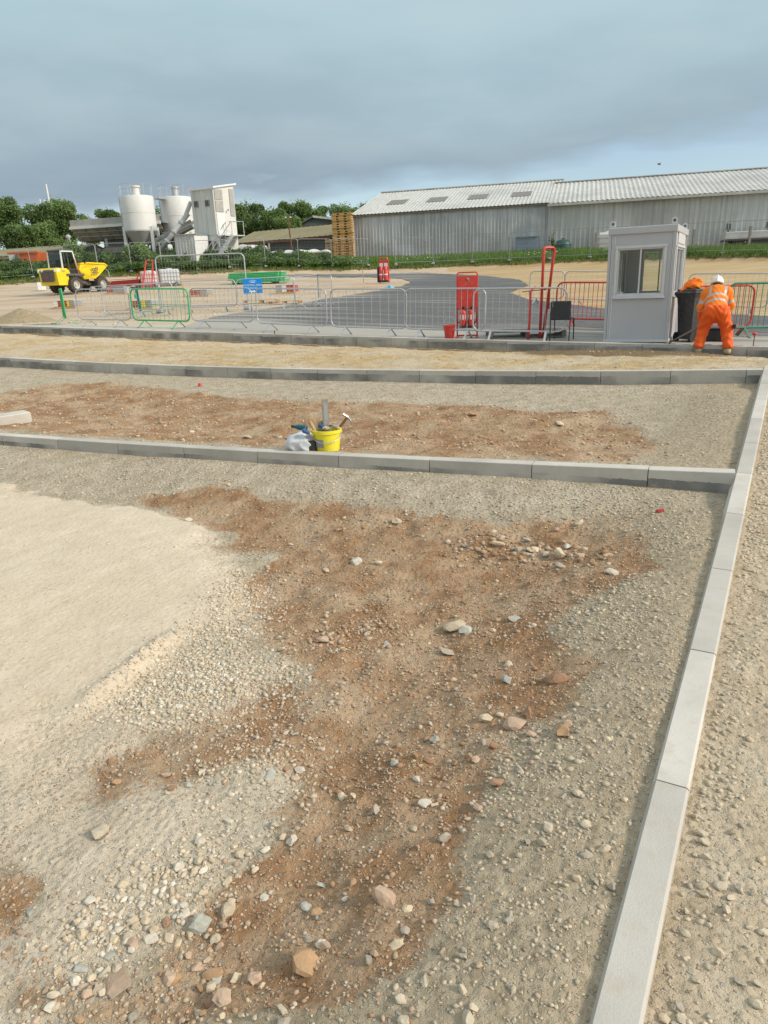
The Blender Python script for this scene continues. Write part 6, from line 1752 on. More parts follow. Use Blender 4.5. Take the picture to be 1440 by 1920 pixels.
onB(LB * .75, LB * .97, z_e - 50 * kt, z_e + 1.5 * kt, 'louvre_panel', 'mesh_panel'); onB(.06, LB * .42, z_mid + 3 * kt, z_e - 46 * kt, 'door', 'white')
onB(LB * .55, LB * .60, z_e - 41 * kt, z_e - 38 * kt, 'lamp', 'dkgrey', .2)
m = MB(); m.add([tw(0, 0, -1.5), tw(0, LB, -1.5), tw(0, LB, z_mid + .2), tw(0, 0, z_mid + .2)], [(0, 1, 2, 3)]); m.add([tw(LA * .55, .05, -1.5), tw(0, .05, -1.5), tw(0, .05, z_mid + .2), tw(LA * .55, .05, z_mid + .2)], [(0, 1, 2, 3)])
m.build('base_wall', 'cream', t)
onA(LA * .32, LA * .48, z_mid * -.2, z_mid * .80, 'doorway', 'black', .02); onA(LA * .08, LA * .2, z_mid * .25, z_mid * .75, 'window', 'dkgrey', .02)
for i in range(2):
    m = MB(); o_ = nB * (.25 + .8 * i); a_ = (*(dB * LB * .36 + o_), z_mid + .1); b_ = (*(-dA * -.0 + dB * -.55 + o_ - dA * -.9), -.9)
    m.beam(a_, b_, .06, .28); m.build('stair_string', 'galv', t)
m = MB(); a_ = np.array((*(dB * LB * .36 + nB * .65), z_mid + .1)); b_ = np.array((*(dB * -.55 + nB * .65 + dA * .9), -.9))
for k in range(11): q = a_ + (b_ - a_) * k / 10; m.box(tuple(q), (.25, .85, .05), rot=Matrix.Rotation(math.atan2(b_[1] - a_[1], b_[0] - a_[0]), 3, 'Z'))
m.build('stair_tread', 'galv', t)
m = MB(); off_ = np.array([0, 0, 1.0])
for i in (0, 1):
    s_ = nB * (.8 * i - .4); s3 = np.array([s_[0], s_[1], 0]); m.tube([tuple(a_ + s3 + off_), tuple(b_ + s3 + off_)], .03, 4)
    for k in (0, 3, 6, 10): q = a_ + (b_ - a_) * k / 10 + s3; m.tube([tuple(q), tuple(q + off_)], .025, 4)
m.tube([tuple(a_ + off_), (*(dB * LB * .98 + nB * 1.0), z_mid + 1.1)], .03, 4); m.tube([(*(dB * LB * .98 + nB * 1.0), z_mid + .1), (*(dB * LB * .98 + nB * 1.0), z_mid + 1.1)], .025, 4)
m.build('hand_rail', 'galv', t)
m = MB(); p = [dB * .02 + nB * .06, dB * LB + nB * .06, dB * LB + nB * 1.05, dB * .02 + nB * 1.05]
m.prism([tuple(v) for v in p], z_mid + .04, z_mid + .12); m.build('landing', 'galv', t)
# lean-to of corrugated sheet beside it
q = at(330, 474, 57.5); k_ = .91 / pxm(q); t2 = thing('corrugated_shed', 'small corrugated lean-to shed at the foot of the white tower', 'shed', tuple(q))
q2 = at(368, 474, 57.0) - q
profile_wall(t2, 'wall', 'towerclad', (0, 0), (q2[0], q2[1]), -1.5, 33 * k_, pitch=.26, dep=.06)
m = MB(); m.prism([(-.1, -.15), (q2[0] + .1, q2[1] - .15), (q2[0] + .5, q2[1] + 2.2), (.3, 2.3)], 33 * k_, 34.5 * k_); m.build('roof', 'galv', t2)
m = MB(); m.add([(q2[0], q2[1], -1.5), (q2[0] + .5, q2[1] + 2.2, -1.5), (q2[0] + .5, q2[1] + 2.2, 33 * k_), (q2[0], q2[1], 33 * k_)], [(0, 1, 2, 3)]); m.build('end_wall', 'white', t2)
# screw conveyor and belt conveyor
def conv(a, b, ra, name, label, mat, box=False):
    a = np.array(a); b = np.array(b); t = thing(name, label, 'conveyor', tuple(a)); d = b - a
    if box:
        MB().beam((0, 0, 0), tuple(d), 1.0, .25).build('belt_frame', mat, t)
        m = MB()
        for s_ in (-.5, .5): m.beam((0, s_, .35), tuple(d + np.array([0, s_, .35])), .06, .25)
        m.build('side_rail', mat, t)
        m = MB()
        for f in (.3, .7): q = d * f; m.beam(tuple(q), (q[0], q[1], q[2] - 2.5), .12, .12)
        m.build('trestle_leg', mat, t)
    else:
        MB().tube([(0, 0, 0), tuple(d)], ra, 10).build('screw_tube', mat, t, smooth=True)
        m = MB(); u = d / np.linalg.norm(d); m.tube([tuple(d - u * .5), tuple(d + u * .45 + np.array([0, 0, .5]))], ra * .8, 8); m.build('drive_motor', mat, t)
        m = MB()
        for f in (.25, .5, .75): q = d * f; m.tube([tuple(q - u * .06), tuple(q + u * .06)], ra * 1.35, 10)
        m.build('flange', mat, t)
conv(at(301, 469, 60), at(353, 400, 60.5), .20, 'screw_conveyor', 'slim pale screw conveyor tube rising from silo to white tower', 'silo_cone')
conv(at(290, 462, 62), at(362, 424, 62), .2, 'belt_conveyor', 'belt conveyor rising behind the screw tube into the white tower', 'hopper', True)
# aggregate bins
AD = 64.0
a0 = at(131, 420, AD); a1 = at(236, 412, AD - 1); k_ = 1 / pxm(a0)
t = thing('aggregate_bins', 'row of grey steel aggregate bins with sloping sides left of the silos', 'hopper', tuple(a0), math.atan2((a1 - a0)[1], (a1 - a0)[0]))
Lh = float(np.hypot(*(a1 - a0)[:2])) + 3
dz = a1[2] - a0[2]
m = MB()
prof = [(0, .28), (0, -8 * k_), (1.1, -30 * k_), (2.4, -30 * k_), (3.5, -8 * k_), (3.5, .28), (3.42, .28), (3.42, -7 * k_), (.08, -7 * k_), (.08, .28)]
vs = [(0, y, z) for y, z in prof] + [(Lh, y, z + dz) for y, z in prof]; n0 = len(prof)
m.add(vs, [(i, (i + 1) % n0, (i + 1) % n0 + n0, i + n0) for i in range(n0)])
m.add([(0, 0, -8 * k_), (0, 1.1, -30 * k_), (0, 2.4, -30 * k_), (0, 3.5, -8 * k_), (0, 3.5, .25), (0, 0, .25)], [(0, 1, 2, 3, 4, 5)]); m.build('bin_body', 'hopper', t)
m = MB(); m.box((Lh / 2, -.06, -7.6 * k_ + dz / 2), (Lh + .1, .14, .22), rot=Matrix.Rotation(-math.atan2(dz, Lh), 3, 'Y')); m.build('top_rail', 'cream', t)
m = MB()
for x in np.linspace(.3, Lh - .3, 9): m.beam((x, -.03, -8 * k_), (x, 1.05, -30 * k_), .07, .07)
for z in (.33, .66): m.box((Lh / 2, -.0 + 1.08 * z - .03, -8 * k_ - 22 * k_ * z), (Lh, .04, .07))
m.build('stiffener', 'hopper', t)
for x in (.35 * Lh, .58 * Lh, .85 * Lh):
    m = MB(); m.beam((x, .5, -28 * k_), (x, .5, -28 * k_ - 4), .22, .22); m.build('leg', 'hopper', t)
m = MB(); m.box((Lh * .62, 1.6, -36 * k_), (Lh * .7, 1.0, 10 * k_)); m.build('gate_gear', 'dkgrey', t)
# ventilator pipe and lamp mast, antenna
q = at(131, 462, 58); k_ = 1 / pxm(q); t = thing('vent_cowl', 'grey ventilator cowl sticking up left of the bins', 'vent', tuple(q))
MB().lathe([(3 * k_, -3), (3 * k_, 14 * k_), (5 * k_, 15 * k_), (5 * k_, 18 * k_), (1 * k_, 21 * k_), (0, 21 * k_)], 12).build('cowl', 'galv', t)
q = at(549, 470, 74); k_ = 1 / pxm(q); t = thing('lamp_mast', 'thin rusty mast with two white floodlights before the green shed', 'mast', tuple(q))
MB().tube([(0, 0, -1), (-5 * k_, 0, 55 * k_)], .07, 6).build('pole', 'rust', t)
MB().tube([(-9 * k_, 0, 57 * k_), (-5 * k_, 0, 47 * k_), (0, 0, 56 * k_)], .05, 5).build('arm', 'rust', t)
for dx in (-9, 0): MB().box((dx * k_, 0, 58 * k_), (3 * k_, .2, 2 * k_), bev=.02).build('floodlight', 'white', t)
q = at(91, 375, 150); k_ = 1 / pxm(q); t = thing('radio_mast', 'white radio mast rising above the trees on the left', 'mast', tuple(q))
MB().tube([(2 * k_, 0, -60 * k_), (0, 0, 27 * k_)], .16, 6).build('pole', 'white', t)
m = MB()
for dx, h_ in ((-16, 2), (-8, 1), (3, 2)): m.tube([(dx * k_, 0, -8 * k_), (dx * k_, 0, h_ * k_)], .12, 5)
m.beam((-17 * k_, 0, -6 * k_), (4 * k_, 0, -6 * k_), .15, .15); m.build('antenna', 'white', t)
# dark parked car roof behind the bank
q = at(225, 470, 58); k_ = 1 / pxm(q); t = thing('parked_car', 'dark car mostly hidden behind the bank under the aggregate bins', 'car', tuple(q), .1)
m = MB(); m.prism([(-2.1, -1.3), (-2.1, -.35), (-1.5, -.2), (-.9, .28), (.5, .30), (1.2, -.15), (2.1, -.35), (2.1, -1.3)], -.8, .8, plane='XZ'); m.build('body', 'black', t)
m = MB(); m.prism([(-1.3, -.18), (-.85, .2), (.42, .21), (.95, -.15)], -.82, -.8, plane='XZ'); m.build('window', 'dkgrey', t)
for x in (-1.3, 1.3): MB().lathe([(0, -.1), (.3, -.1), (.3, .1), (0, .1)], 14, axis='Y', c=(x, -.75, -1.15)).build('wheel', 'tyre', t)
# ------------------------------------------------------------------ sheds behind
def shed(p0, p1, zeave, zridge_dy, zb_, wall_mat, roof_mat, label, deep=10, posts=None, name='shed', fascia='roof_tan'):
    """p0,p1: eaves corners (3d)"""
    p0, p1 = np.array(p0), np.array(p1); d = (p1 - p0)[:2]; ln = np.hypot(*d); d /= ln; n = np.array([-d[1], d[0]])
    t = thing(name, label, 'shed', tuple(p0))
    P = lambda s, b, z: (d[0] * s + n[0] * b, d[1] * s + n[1] * b, z)
    dz_ = p1[2] - p0[2]
    m = MB(); m.add([P(0, 0, -zb_), P(ln, 0, -zb_), P(ln, 0, dz_), P(0, 0, 0)], [(0, 1, 2, 3)]); m.add([P(0, 0, -zb_), P(0, deep, -zb_), P(0, deep, 0), P(0, deep / 2, zridge_dy), P(0, 0, 0)], [(4, 3, 2, 1, 0)]); m.add([P(ln, 0, -zb_), P(ln, deep, -zb_), P(ln, deep, dz_), P(ln, deep / 2, zridge_dy + dz_), P(ln, 0, dz_)], [(0, 1, 2, 3, 4)])
    m.build('wall', wall_mat, t)
    sl = zridge_dy / (deep / 2)
    profile_roof(t, 'roof', roof_mat, P(-.2, -.4, -.4 * sl + .05), P(ln + .2, -.4, dz_ - .4 * sl + .05), P(-.2, deep / 2, zridge_dy + .05), P(ln + .2, deep / 2, zridge_dy + dz_ + .05), pitch=.6, dep=.04)
    profile_roof(t, 'roof', roof_mat, P(-.2, deep + .4, -.4 * sl), P(ln + .2, deep + .4, dz_ - .4 * sl), P(-.2, deep / 2, zridge_dy + .05), P(ln + .2, deep / 2, zridge_dy + dz_ + .05), pitch=.6, dep=.04)
    m = MB(); m.beam(P(-.2, -.42, -.4 * sl - .08), P(ln + .2, -.42, dz_ - .4 * sl - .08), .08, .22); m.build('fascia', fascia, t)
    for s in posts or []:
        m = MB(); m.beam(P(ln * s, -.3, -zb_), P(ln * s, -.3, dz_ * s - .2), .18, .18); m.build('post', 'white', t)
    return t
shed(at(440, 456, 84), at(660, 437, 78), 0, 1.35, 6, 'shedwall', 'roof_tan', 'long low green shed with mossy brown roof beside the pallet stack', 9, (.32, .80), fascia='rust')
a0 = at(562, 428, 100); a1 = at(660, 428, 97)
t = thing('gable_shed', 'dark gabled shed with pale roof edge behind the long low green shed', 'shed', tuple(a0)); k_ = 1 / pxm(a0)
MB().prism([(-6 * k_, -40 * k_), (90 * k_, -40 * k_), (90 * k_, 8 * k_), (28 * k_, 17 * k_), (-6 * k_, 2 * k_)], 0, 8, plane='XZ').build('wall', 'shedwall', t)
m = MB(); a_ = [(26 * k_, -.3, 17.5 * k_), (92 * k_, -.3, 8 * k_), (92 * k_, 8, 8 * k_), (26 * k_, 8, 17.5 * k_)]
m.add(a_ + [(x, y, z + .25) for x, y, z in a_], [(0, 3, 2, 1), (4, 5, 6, 7), (0, 1, 5, 4), (1, 2, 6, 5), (2, 3, 7, 6), (3, 0, 4, 7)]); m.build('roof', 'roofsheet', t)
m = MB(); a_ = [(-8 * k_, -.3, 1.8 * k_), (26 * k_, -.3, 17.5 * k_), (26 * k_, 8, 17.5 * k_), (-8 * k_, 8, 1.8 * k_)]
m.add(a_ + [(x, y, z + .25) for x, y, z in a_], [(0, 3, 2, 1), (4, 5, 6, 7), (0, 1, 5, 4), (1, 2, 6, 5), (2, 3, 7, 6), (3, 0, 4, 7)]); m.build('roof', 'shedwall', t)
shed(at(-60, 484, 66), at(134, 474, 64), 0, .75, 4, 'shedwall', 'roof_tan', 'low shed with mossy sloping roof at the far left behind the hedge', 7)
# orange skip
q = at(18, 492, 57); q1 = at(80, 488, 56.5); k_ = 1 / pxm(q); t = thing('skip', 'orange steel skip with white panel behind the hedge at the far left', 'skip', tuple(q), math.atan2((q1 - q)[1], (q1 - q)[0]))
m = MB(); m.prism([(20 * k_, -1.2), (46 * k_, -1.2), (62 * k_, 16 * k_), (0, 16 * k_)], 0, 1.7, plane='XZ'); m.build('body', 'orange_skip', t)
m = MB(); m.box((31 * k_, -.02, 16 * k_), (63 * k_, .12, 3 * k_)); m.build('rim', 'orange_skip', t)
m = MB(); m.box((8 * k_, -.04, 8 * k_), (13 * k_, .06, 11 * k_)); m.build('side_panel', 'cream', t)
m = MB(); m.box((20 * k_, -.08, 6 * k_), (7 * k_, .1, 16 * k_)); m.build('end_post', 'greywood', t)
# pallet stacks: every pallet its own object
def stackpal(px0, px1, ybase, depth, n, hpx, skip=()):
    q = at(px0, ybase, depth); q1 = at(px1, ybase - 1, depth - .3); k_ = 1 / pxm(q); w = float(np.hypot(*(q1 - q)[:2])); h = hpx * k_ / n; az = math.atan2((q1 - q)[1], (q1 - q)[0])
    base = None
    for i in range(n):
        loc = (q[0] + random.uniform(-.05, .05), q[1] + random.uniform(-.05, .05), q[2] + i * h)
        if base is None:
            base = thing('stacked_pallet', 'new yellow timber pallet in the tall stack at the warehouse corner', 'pallet', loc, az, 'pallets in the tall stack')
            m = MB(); m.box((w / 2, .5, h * .86), (w, 1.0, h * .22)); m.box((w / 2, .5, h * .10), (w, 1.0, h * .18)); m.build('deck', 'pallet', base)
            m = MB()
            for x in (.09, .5, .91): m.box((w * x, .5, h * .47), (w * .26, .96, h * .56))
            m.build('bearer', 'pallet', base)
        else:
            dup(base, loc, az + random.uniform(-.03, .03))
stackpal(627, 661, 484, 73.5, 18, 78)
q = at(612, 484, 74.5); k_ = 1 / pxm(q); t = thing('timber_crate', 'low pinkish timber crate beside the tall pallet stack', 'crate', tuple(q), -.2)
m = MB(); m.box((8 * k_, .5, 15 * k_), (16 * k_, 1, 34 * k_)); m.build('body', 'wood', t)
m = MB(); m.box((8 * k_, -.03, 14 * k_), (17 * k_, .06, 1.5 * k_)); m.box((8 * k_, -.03, 26 * k_), (17 * k_, .06, 1.5 * k_)); m.build('batten', 'rust', t)
# sheeted heap of bags beyond the hedge
def heap(px, py, depth, wpx, hpx, label, mat='sheet', name='covered_heap', cat='heap'):
    q = at(px, py, depth); k_ = 1 / pxm(q); w, h = wpx / 2 * k_, hpx * k_
    V, Fq = surf_nets(lambda p: sd_ell(p, (0, 0, -.2 * h), (w, .8, h * 1.2)) + .12 * np.sin(p[:, 0] * 2.6 + 1) * np.sin(p[:, 1] * 3 + p[:, 2] * 2.5), (-w * 1.1, -1.2, -.5), (w * 1.1, 1.2, h * 1.4), max(.08, w / 40))
    o = np_mesh(name, V, Fq, mat, smooth=True); o.location = tuple(q); return tag(o, label, cat)
heap(470, 468, 72, 60, 9, 'pale sheeted heap behind the bramble bank right of the tower')
heap(560, 474, 70, 110, 4, 'low row of white sheeting along the top of the bramble bank')

# ------------------------------------------------------------------ dumper
M['glass_tint'] = M['glass'].copy(); M['glass_tint'].name = 'tinted_glass'
[setattr(n.inputs[0], 'default_value', (.42, .52, .50, 1)) for n in M['glass_tint'].node_tree.nodes if n.type == 'BSDF_TRANSPARENT']
DP = at(151, 550, 44.0); DP[2] = zg(DP[0], DP[1])
dmp = thing('site_dumper', 'yellow site dumper with glazed cab and raised-lip skip parked on the left', 'dumper', DP, math.radians(65)); dmp.scale = (.86, .86, .86)
def mk(fn, name, mat, parent=None, smooth=False):
    m = MB(); fn(m); return m.build(name, mat, parent or dmp, smooth)
def wheel(x, y):
    w = MB(); R_, wd_ = .52, .22
    w.lathe([(.27, -wd_), (.40, -wd_ - .01), (.49, -wd_ + .04), (R_ - .03, -.08), (R_ - .03, .08), (.49, wd_ - .04), (.40, wd_ + .01), (.27, wd_)], 28, axis='Y', c=(x, y, R_))
    for k in range(18):
        for s_ in (-1, 1):
            a = 2 * PI * (k + (.5 if s_ > 0 else 0)) / 18
            w.add([(x + r_ * math.cos(a + da), y + s_ * yy, R_ + r_ * math.sin(a + da)) for r_, da, yy in ((R_ - .05, -.06, .0), (R_ - .05, .06, .0), (R_ - .06, .26, wd_), (R_ - .06, .14, wd_), (R_ + .015, -.05, .0), (R_ + .015, .05, .0), (R_ - .0, .25, wd_), (R_ - .0, .15, wd_))],
                  [(0, 3, 2, 1), (4, 5, 6, 7), (0, 1, 5, 4), (1, 2, 6, 5), (2, 3, 7, 6), (3, 0, 4, 7)])
    t_ = w.build('wheel', 'tyre', dmp)
    r = MB(); s_ = -1 if y < 0 else 1
    r.lathe([(.27, -.2), (.28, 0), (.27, .2), (.22, s_ * .16), (.20, s_ * .09), (.09, s_ * .10), (.085, s_ * .16), (0, s_ * .16)] if s_ > 0 else [(.27, .2), (.28, 0), (.27, -.2), (.22, -.16), (.20, -.09), (.09, -.10), (.085, -.16), (0, -.16)], 20, axis='Y', c=(x, y, R_)); r.build('rim', 'rim', t_, smooth=False)
for x in (-1.15, 1.2):
    for y in (-.82, .82): wheel(x, y)
mk(lambda m: (m.prism([(-2.35, .50), (-1.55, .50), (-1.50, 1.20), (-1.35, 1.22), (-1.42, 1.42), (-1.62, 1.55), (-2.42, 1.58), (-2.50, 1.45), (-2.40, .52)], -.80, .80, plane='XZ')), 'engine_cover', 'yellow')
mk(lambda m: m.prism([(-.52, .72), (.55, .72), (.62, 1.44), (-.62, 1.44)], -2.53, -2.49, plane='YZ'), 'grille', 'dkgrey').rotation_euler = (0, 0, 0)
mk(lambda m: m.box((-2.545, -.05, 1.42), (.02, .62, .10)), 'badge_strip', 'greywood'); mk(lambda m: m.box((-2.545, -.02, 1.02), (.02, .22, .2)), 'badge', 'redwrap')
mk(lambda m: m.lathe([(0, -.02), (.085, -.02), (.085, .02), (0, .02)], 14, axis='X', c=(-2.55, .42, 1.42)), 'round_badge', 'white')
for y in (-.7, .78): mk(lambda m: m.box((-2.52, y, 1.42), (.06, .14, .22), bev=.02), 'tail_lamp', 'white')
mk(lambda m: m.box((-2.30, -.812, 1.42), (.22, .02, .16)), 'side_sticker', 'white'); mk(lambda m: m.box((-1.9, -.812, 1.38), (.26, .02, .12)), 'side_sticker', 'wood')
mk(lambda m: (m.box((-.75, 0, .78), (2.0, .9, .5), bev=.04), m.box((-1.15, 0, .52), (.25, 1.4, .22)), m.box((1.0, 0, .62), (1.4, .7, .3), bev=.03), m.box((1.2, 0, .52), (.25, 1.4, .22))), 'chassis', 'dkgrey')
mk(lambda m: m.box((-.95, -.62, 1.14), (1.5, .50, .16), bev=.03), 'mudguard', 'dkgrey'); mk(lambda m: m.box((-.95, .62, 1.14), (1.5, .50, .16), bev=.03), 'mudguard', 'dkgrey')
mk(lambda m: m.box((-.35, -.70, .66), (.5, .25, .06)), 'step', 'dkgrey')
# cab: pillars, roof, glass
cx0, cx1, cy, cz0, cz1 = -1.75, -.55, .62, 1.22, 2.66
def pil(m):
    for y in (-cy, cy):
        m.beam((cx0, y, cz0), (cx0 + .06, y * .95, cz1), .08, .08); m.beam((cx1 + .12, y, cz0 - .2), (cx1 - .18, y * .95, cz1), .07, .07)
    m.beam((cx0 + .03, -cy, cz1 - .04), (cx1 - .18, -cy, cz1 - .04), .07, .07); m.beam((cx0 + .03, cy, cz1 - .04), (cx1 - .18, cy, cz1 - .04), .07, .07)
mk(pil, 'cab_frame', 'white')
mk(lambda m: (m.beam((-1.18, -cy, cz0 + .2), (-1.20, -cy * .96, cz1 - .05), .05, .05), m.box((-1.15, -cy, cz0 + .28), (1.0, .05, .04))), 'door_bar', 'dkgrey')
mk(lambda m: m.box((-1.22, 0, cz1 + .02), (1.12, 1.22, .10), bev=.03), 'cab_roof', 'dkgrey')
mk(lambda m: m.box((-1.1, 0, cz0 + .05), (1.25, 1.22, .35)), 'cab_base', 'black')
mk(lambda m: (m.add([(cx0 + .03, -.57, 1.4), (cx0 + .03, .57, 1.4), (cx0 + .05, .55, 2.6), (cx0 + .05, -.55, 2.6)], [(0, 1, 2, 3)]), m.add([(-1.68, -cy + .02, 1.4), (-.55, -cy + .02, 1.4), (-.72, -cy + .04, 2.6), (-1.66, -cy + .04, 2.6)], [(0, 1, 2, 3)]), m.add([(-1.68, cy - .02, 1.4), (-.55, cy - .02, 1.4), (-.72, cy - .04, 2.6), (-1.66, cy - .04, 2.6)], [(0, 1, 2, 3)]), m.add([(cx1, -.57, 1.4), (cx1, .57, 1.4), (cx1 - .18, .55, 2.6), (cx1 - .18, -.55, 2.6)], [(0, 1, 2, 3)])), 'cab_glass', 'glass_tint')
mk(lambda m: (m.box((-1.3, 0, 1.55), (.4, .45, .14), bev=.05), m.box((-1.48, 0, 1.85), (.12, .45, .55), bev=.05)), 'seat', 'black')
mk(lambda m: (m.tube([(-.75, 0, 1.3), (-.9, 0, 1.75)], .03, 6), m.tube([(-.9 + .06 * math.sin(a), .18 * math.cos(a), 1.78 + .14 * math.sin(a)) for a in np.linspace(0, 2 * PI, 17)[:-1]], .018, 5, closed=True)), 'steering_wheel', 'black')
mk(lambda m: m.beam((cx1 + .05, -.70, 1.2), (cx1 - .1, -.70, 2.2), .03, .03), 'grab_rail', 'orange_skip')
# skip
sk = MB()
prof = [(-.42, 1.86), (.1, 1.90), (1.55, 1.86), (1.78, 1.72), (1.72, 1.62), (1.05, 1.10), (.75, .88), (-.05, .86), (-.55, 1.45)]
yw = [.86, .98, .98, .98, .98, .90, .80, .62, .80]
nP = len(prof); vs = [(x, -w, z) for (x, z), w in zip(prof, yw)] + [(x, w, z) for (x, z), w in zip(prof, yw)]
inn = [(x * .93 + .03, -(w - .06), max(z, 1.0) if i > 3 else z) for i, ((x, z), w) in enumerate(zip(prof, yw))] + [(x * .93 + .03, (w - .06), max(z, 1.0) if i > 3 else z) for i, ((x, z), w) in enumerate(zip(prof, yw))]
fs = [tuple(range(nP)), tuple(range(nP, 2 * nP))[::-1]] + [(i, i + nP, (i + 1) + nP, i + 1) for i in range(3, nP - 1)] + [(nP - 1, 2 * nP - 1, nP, 0)]
sk.add(vs, fs); sk.build('skip', 'yellow', dmp)
mk(lambda m: (m.beam((-.42, -.88, 1.86), (.1, -1.0, 1.90), .07, .08), m.beam((.1, -1.0, 1.90), (1.55, -1.0, 1.86), .07, .08), m.beam((1.55, -1.0, 1.86), (1.78, -1.0, 1.72), .07, .08), m.beam((-.42, .88, 1.86), (.1, 1.0, 1.90), .07, .08), m.beam((.1, 1.0, 1.90), (1.55, 1.0, 1.86), .07, .08), m.beam((1.78, -1, 1.72), (1.78, 1, 1.72), .07, .08), m.beam((-.43, -.88, 1.86), (-.43, .88, 1.86), .07, .08)), 'skip_rim', 'yellow')
mk(lambda m: m.box((.7, 0, 1.62), (1.7, 1.7, .05)), 'skip_floor', 'rust')
mk(lambda m: (m.box((-.50, -.35, 1.35), (.10, .12, .9), rot=Matrix.Rotation(-.3, 3, 'Y')), m.box((-.50, .35, 1.35), (.10, .12, .9), rot=Matrix.Rotation(-.3, 3, 'Y'))), 'skip_rib', 'yellow')
def logo(m):
    for x, z, w, h in ((.42, 1.52, .10, .10), (.56, 1.54, .10, .05), (.72, 1.55, .10, .12), (.88, 1.54, .06, .22), (.46, 1.40, .18, .04), (.64, 1.40, .12, .12), (.80, 1.38, .10, .07), (.45, 1.27, .16, .06), (.66, 1.26, .20, .05), (.86, 1.28, .10, .08), (.62, 1.20, .5, .025)):
        m.box((x, -.995 + (1.86 - z) * .02, z), (w, .012, h))
mk(logo, 'logo_mark', 'dkgrey').location = (0, -.012, 0)
mk(lambda m: m.tube([(1.75, -.9, 1.5), (1.95, -.9, 1.35), (2.0, -.9, .6)], .03, 5), 'guard_hoop', 'galv')
mk(lambda m: (m.beam((cx1 + .1, -.8, 1.9), (cx1 + .35, -.95, 1.95), .03, .03), m.box((cx1 + .38, -.98, 1.98), (.04, .16, .24), bev=.02)), 'mirror', 'black')

# ------------------------------------------------------------------ IBC tanks and red frames
def ibc(px, py, wpx, hpx, cage, label, az):
    q = gnd(px, py); k_ = 1 / pxm(q); w, h = wpx * k_, hpx * k_; t = thing('water_tank', label, 'tank', q, az); d = w
    MB().box((0, d / 2, h * .54), (w * .95, d * .95, h * .84), bev=.08).build('tank', 'ibc', t)
    MB().lathe([(0, h * .96), (.18, h * .96), (.18, h * 1.02), (0, h * 1.02)], 14, c=(0, d / 2, 0)).build('lid', 'ibc', t)
    m = MB()
    for z in np.linspace(.13, .97, 5): m.tube([(-w / 2, 0, z * h), (w / 2, 0, z * h), (w / 2, d, z * h), (-w / 2, d, z * h)], .012, 4, closed=True)
    for x in np.linspace(-w / 2, w / 2, 8):
        m.tube([(x, 0, .12 * h), (x, 0, .97 * h)], .012, 4); m.tube([(x, d, .12 * h), (x, d, .97 * h)], .012, 4)
    for y in np.linspace(0, d, 7):
        m.tube([(-w / 2, y, .12 * h), (-w / 2, y, .97 * h)], .012, 4); m.tube([(w / 2, y, .12 * h), (w / 2, y, .97 * h)], .012, 4)
    m.build('cage', cage, t)
    m = MB()
    for y in (.1, d / 2, d - .1): m.box((0, y, h * .05), (w, .14, h * .10))
    m.box((0, d / 2, h * .11), (w, d, h * .03)); m.build('pallet_base', 'greywood', t)
    MB().tube([(.3 * w, -.02, .2 * h), (.3 * w, -.14, .2 * h)], .07, 8).build('valve', 'black', t)
ibc(320, 537, 38, 32, 'galv_far', 'white caged water tank behind the tall mesh panel', .25)
ibc(281, 540, 30, 31, 'red_paint', 'white water tank in a red cage beside the red barrier frames', .2)
q = gnd(272, 541); k_ = 1 / pxm(q); t = thing('hoop_barrier', 'small red A-shaped frame leaning in front of the red-caged tank', 'barrier frame', q, .2)
MB().tube([(-4 * k_, -.2, .02), (2 * k_, -.1, 25 * k_), (8 * k_, .1, 49 * k_), (20 * k_, .1, 50 * k_), (17 * k_, -.1, 24 * k_), (12 * k_, -.2, .02)], .045, 6).build('loop_tube', 'red_paint', t)
q = gnd(258, 540); t = thing('hoop_barrier', 'orange slanted tube frame left of the red-caged tank', 'barrier frame', q, .2)
MB().tube([(-3 * k_, 0, .02), (3 * k_, 0, 22 * k_), (7 * k_, 0, 24 * k_)], .04, 6).build('tube', 'orange_skip', t)
q0, q1 = gnd(203, 540), gnd(266, 540); t = thing('barrier_stack', 'flat stack of red barriers lying left of the red-caged tank', 'barrier stack', q0, math.atan2((q1 - q0)[1], (q1 - q0)[0])); ln = float(np.hypot(*(q1 - q0)[:2]))
for i in range(5): MB().box((ln / 2, .3 + .04 * i, .10 + .075 * i), (ln, 1.2, .055), rot=Matrix.Rotation(-.02, 3, 'Y')).build('barrier', 'red_paint', t)
MB().box((ln * .4, .3, .50), (ln * .8, .12, .03)).build('batten', 'wood', t)
for x in (.1, .9): MB().box((ln * x, .4, .035), (.12, 1.2, .07)).build('bearer', 'greywood', t)
# green stack
q0, q1 = gnd(428, 534), gnd(527, 532); ln = float(np.hypot(*(q1 - q0)[:2])); k_ = 1 / pxm(q0)
t = thing('barrier_stack', 'stack of bright green crowd barriers lying flat behind the blue sign', 'barrier stack', q0, math.atan2((q1 - q0)[1], (q1 - q0)[0]))
for i in range(7):
    m = MB(); z = .12 + i * .088; x0 = random.uniform(-.05, .1) + (.25 if i < 2 else 0); m.v = []
    m.tube([(x0 + a, b, z) for a, b in ((0, 0), (ln - .2, 0), (ln, .2), (ln, 1.1), (0, 1.1))], .042, 6, closed=True)
    for y in np.linspace(.1, 1.0, 7): m.tube([(x0, y, z), (x0 + ln, y, z)], .018, 4)
    m.box((x0 + ln / 2, .02, z + .01), (ln * .98, .03, .075)); m.build('barrier', 'green_paint', t)
for x in (.12, .85): MB().box((ln * x, .5, .04), (.14, 1.2, .08)).build('bearer', 'black', t)
tq = (q0[0] + .1 * (q1 - q0)[0] / 1, q0[1] + .5, q0[2] + .12 + 7 * .088 - .03)
t = thing('timber_bundle', 'bundle of pale timber boards on top of the green barrier stack', 'timber', tq, .05)
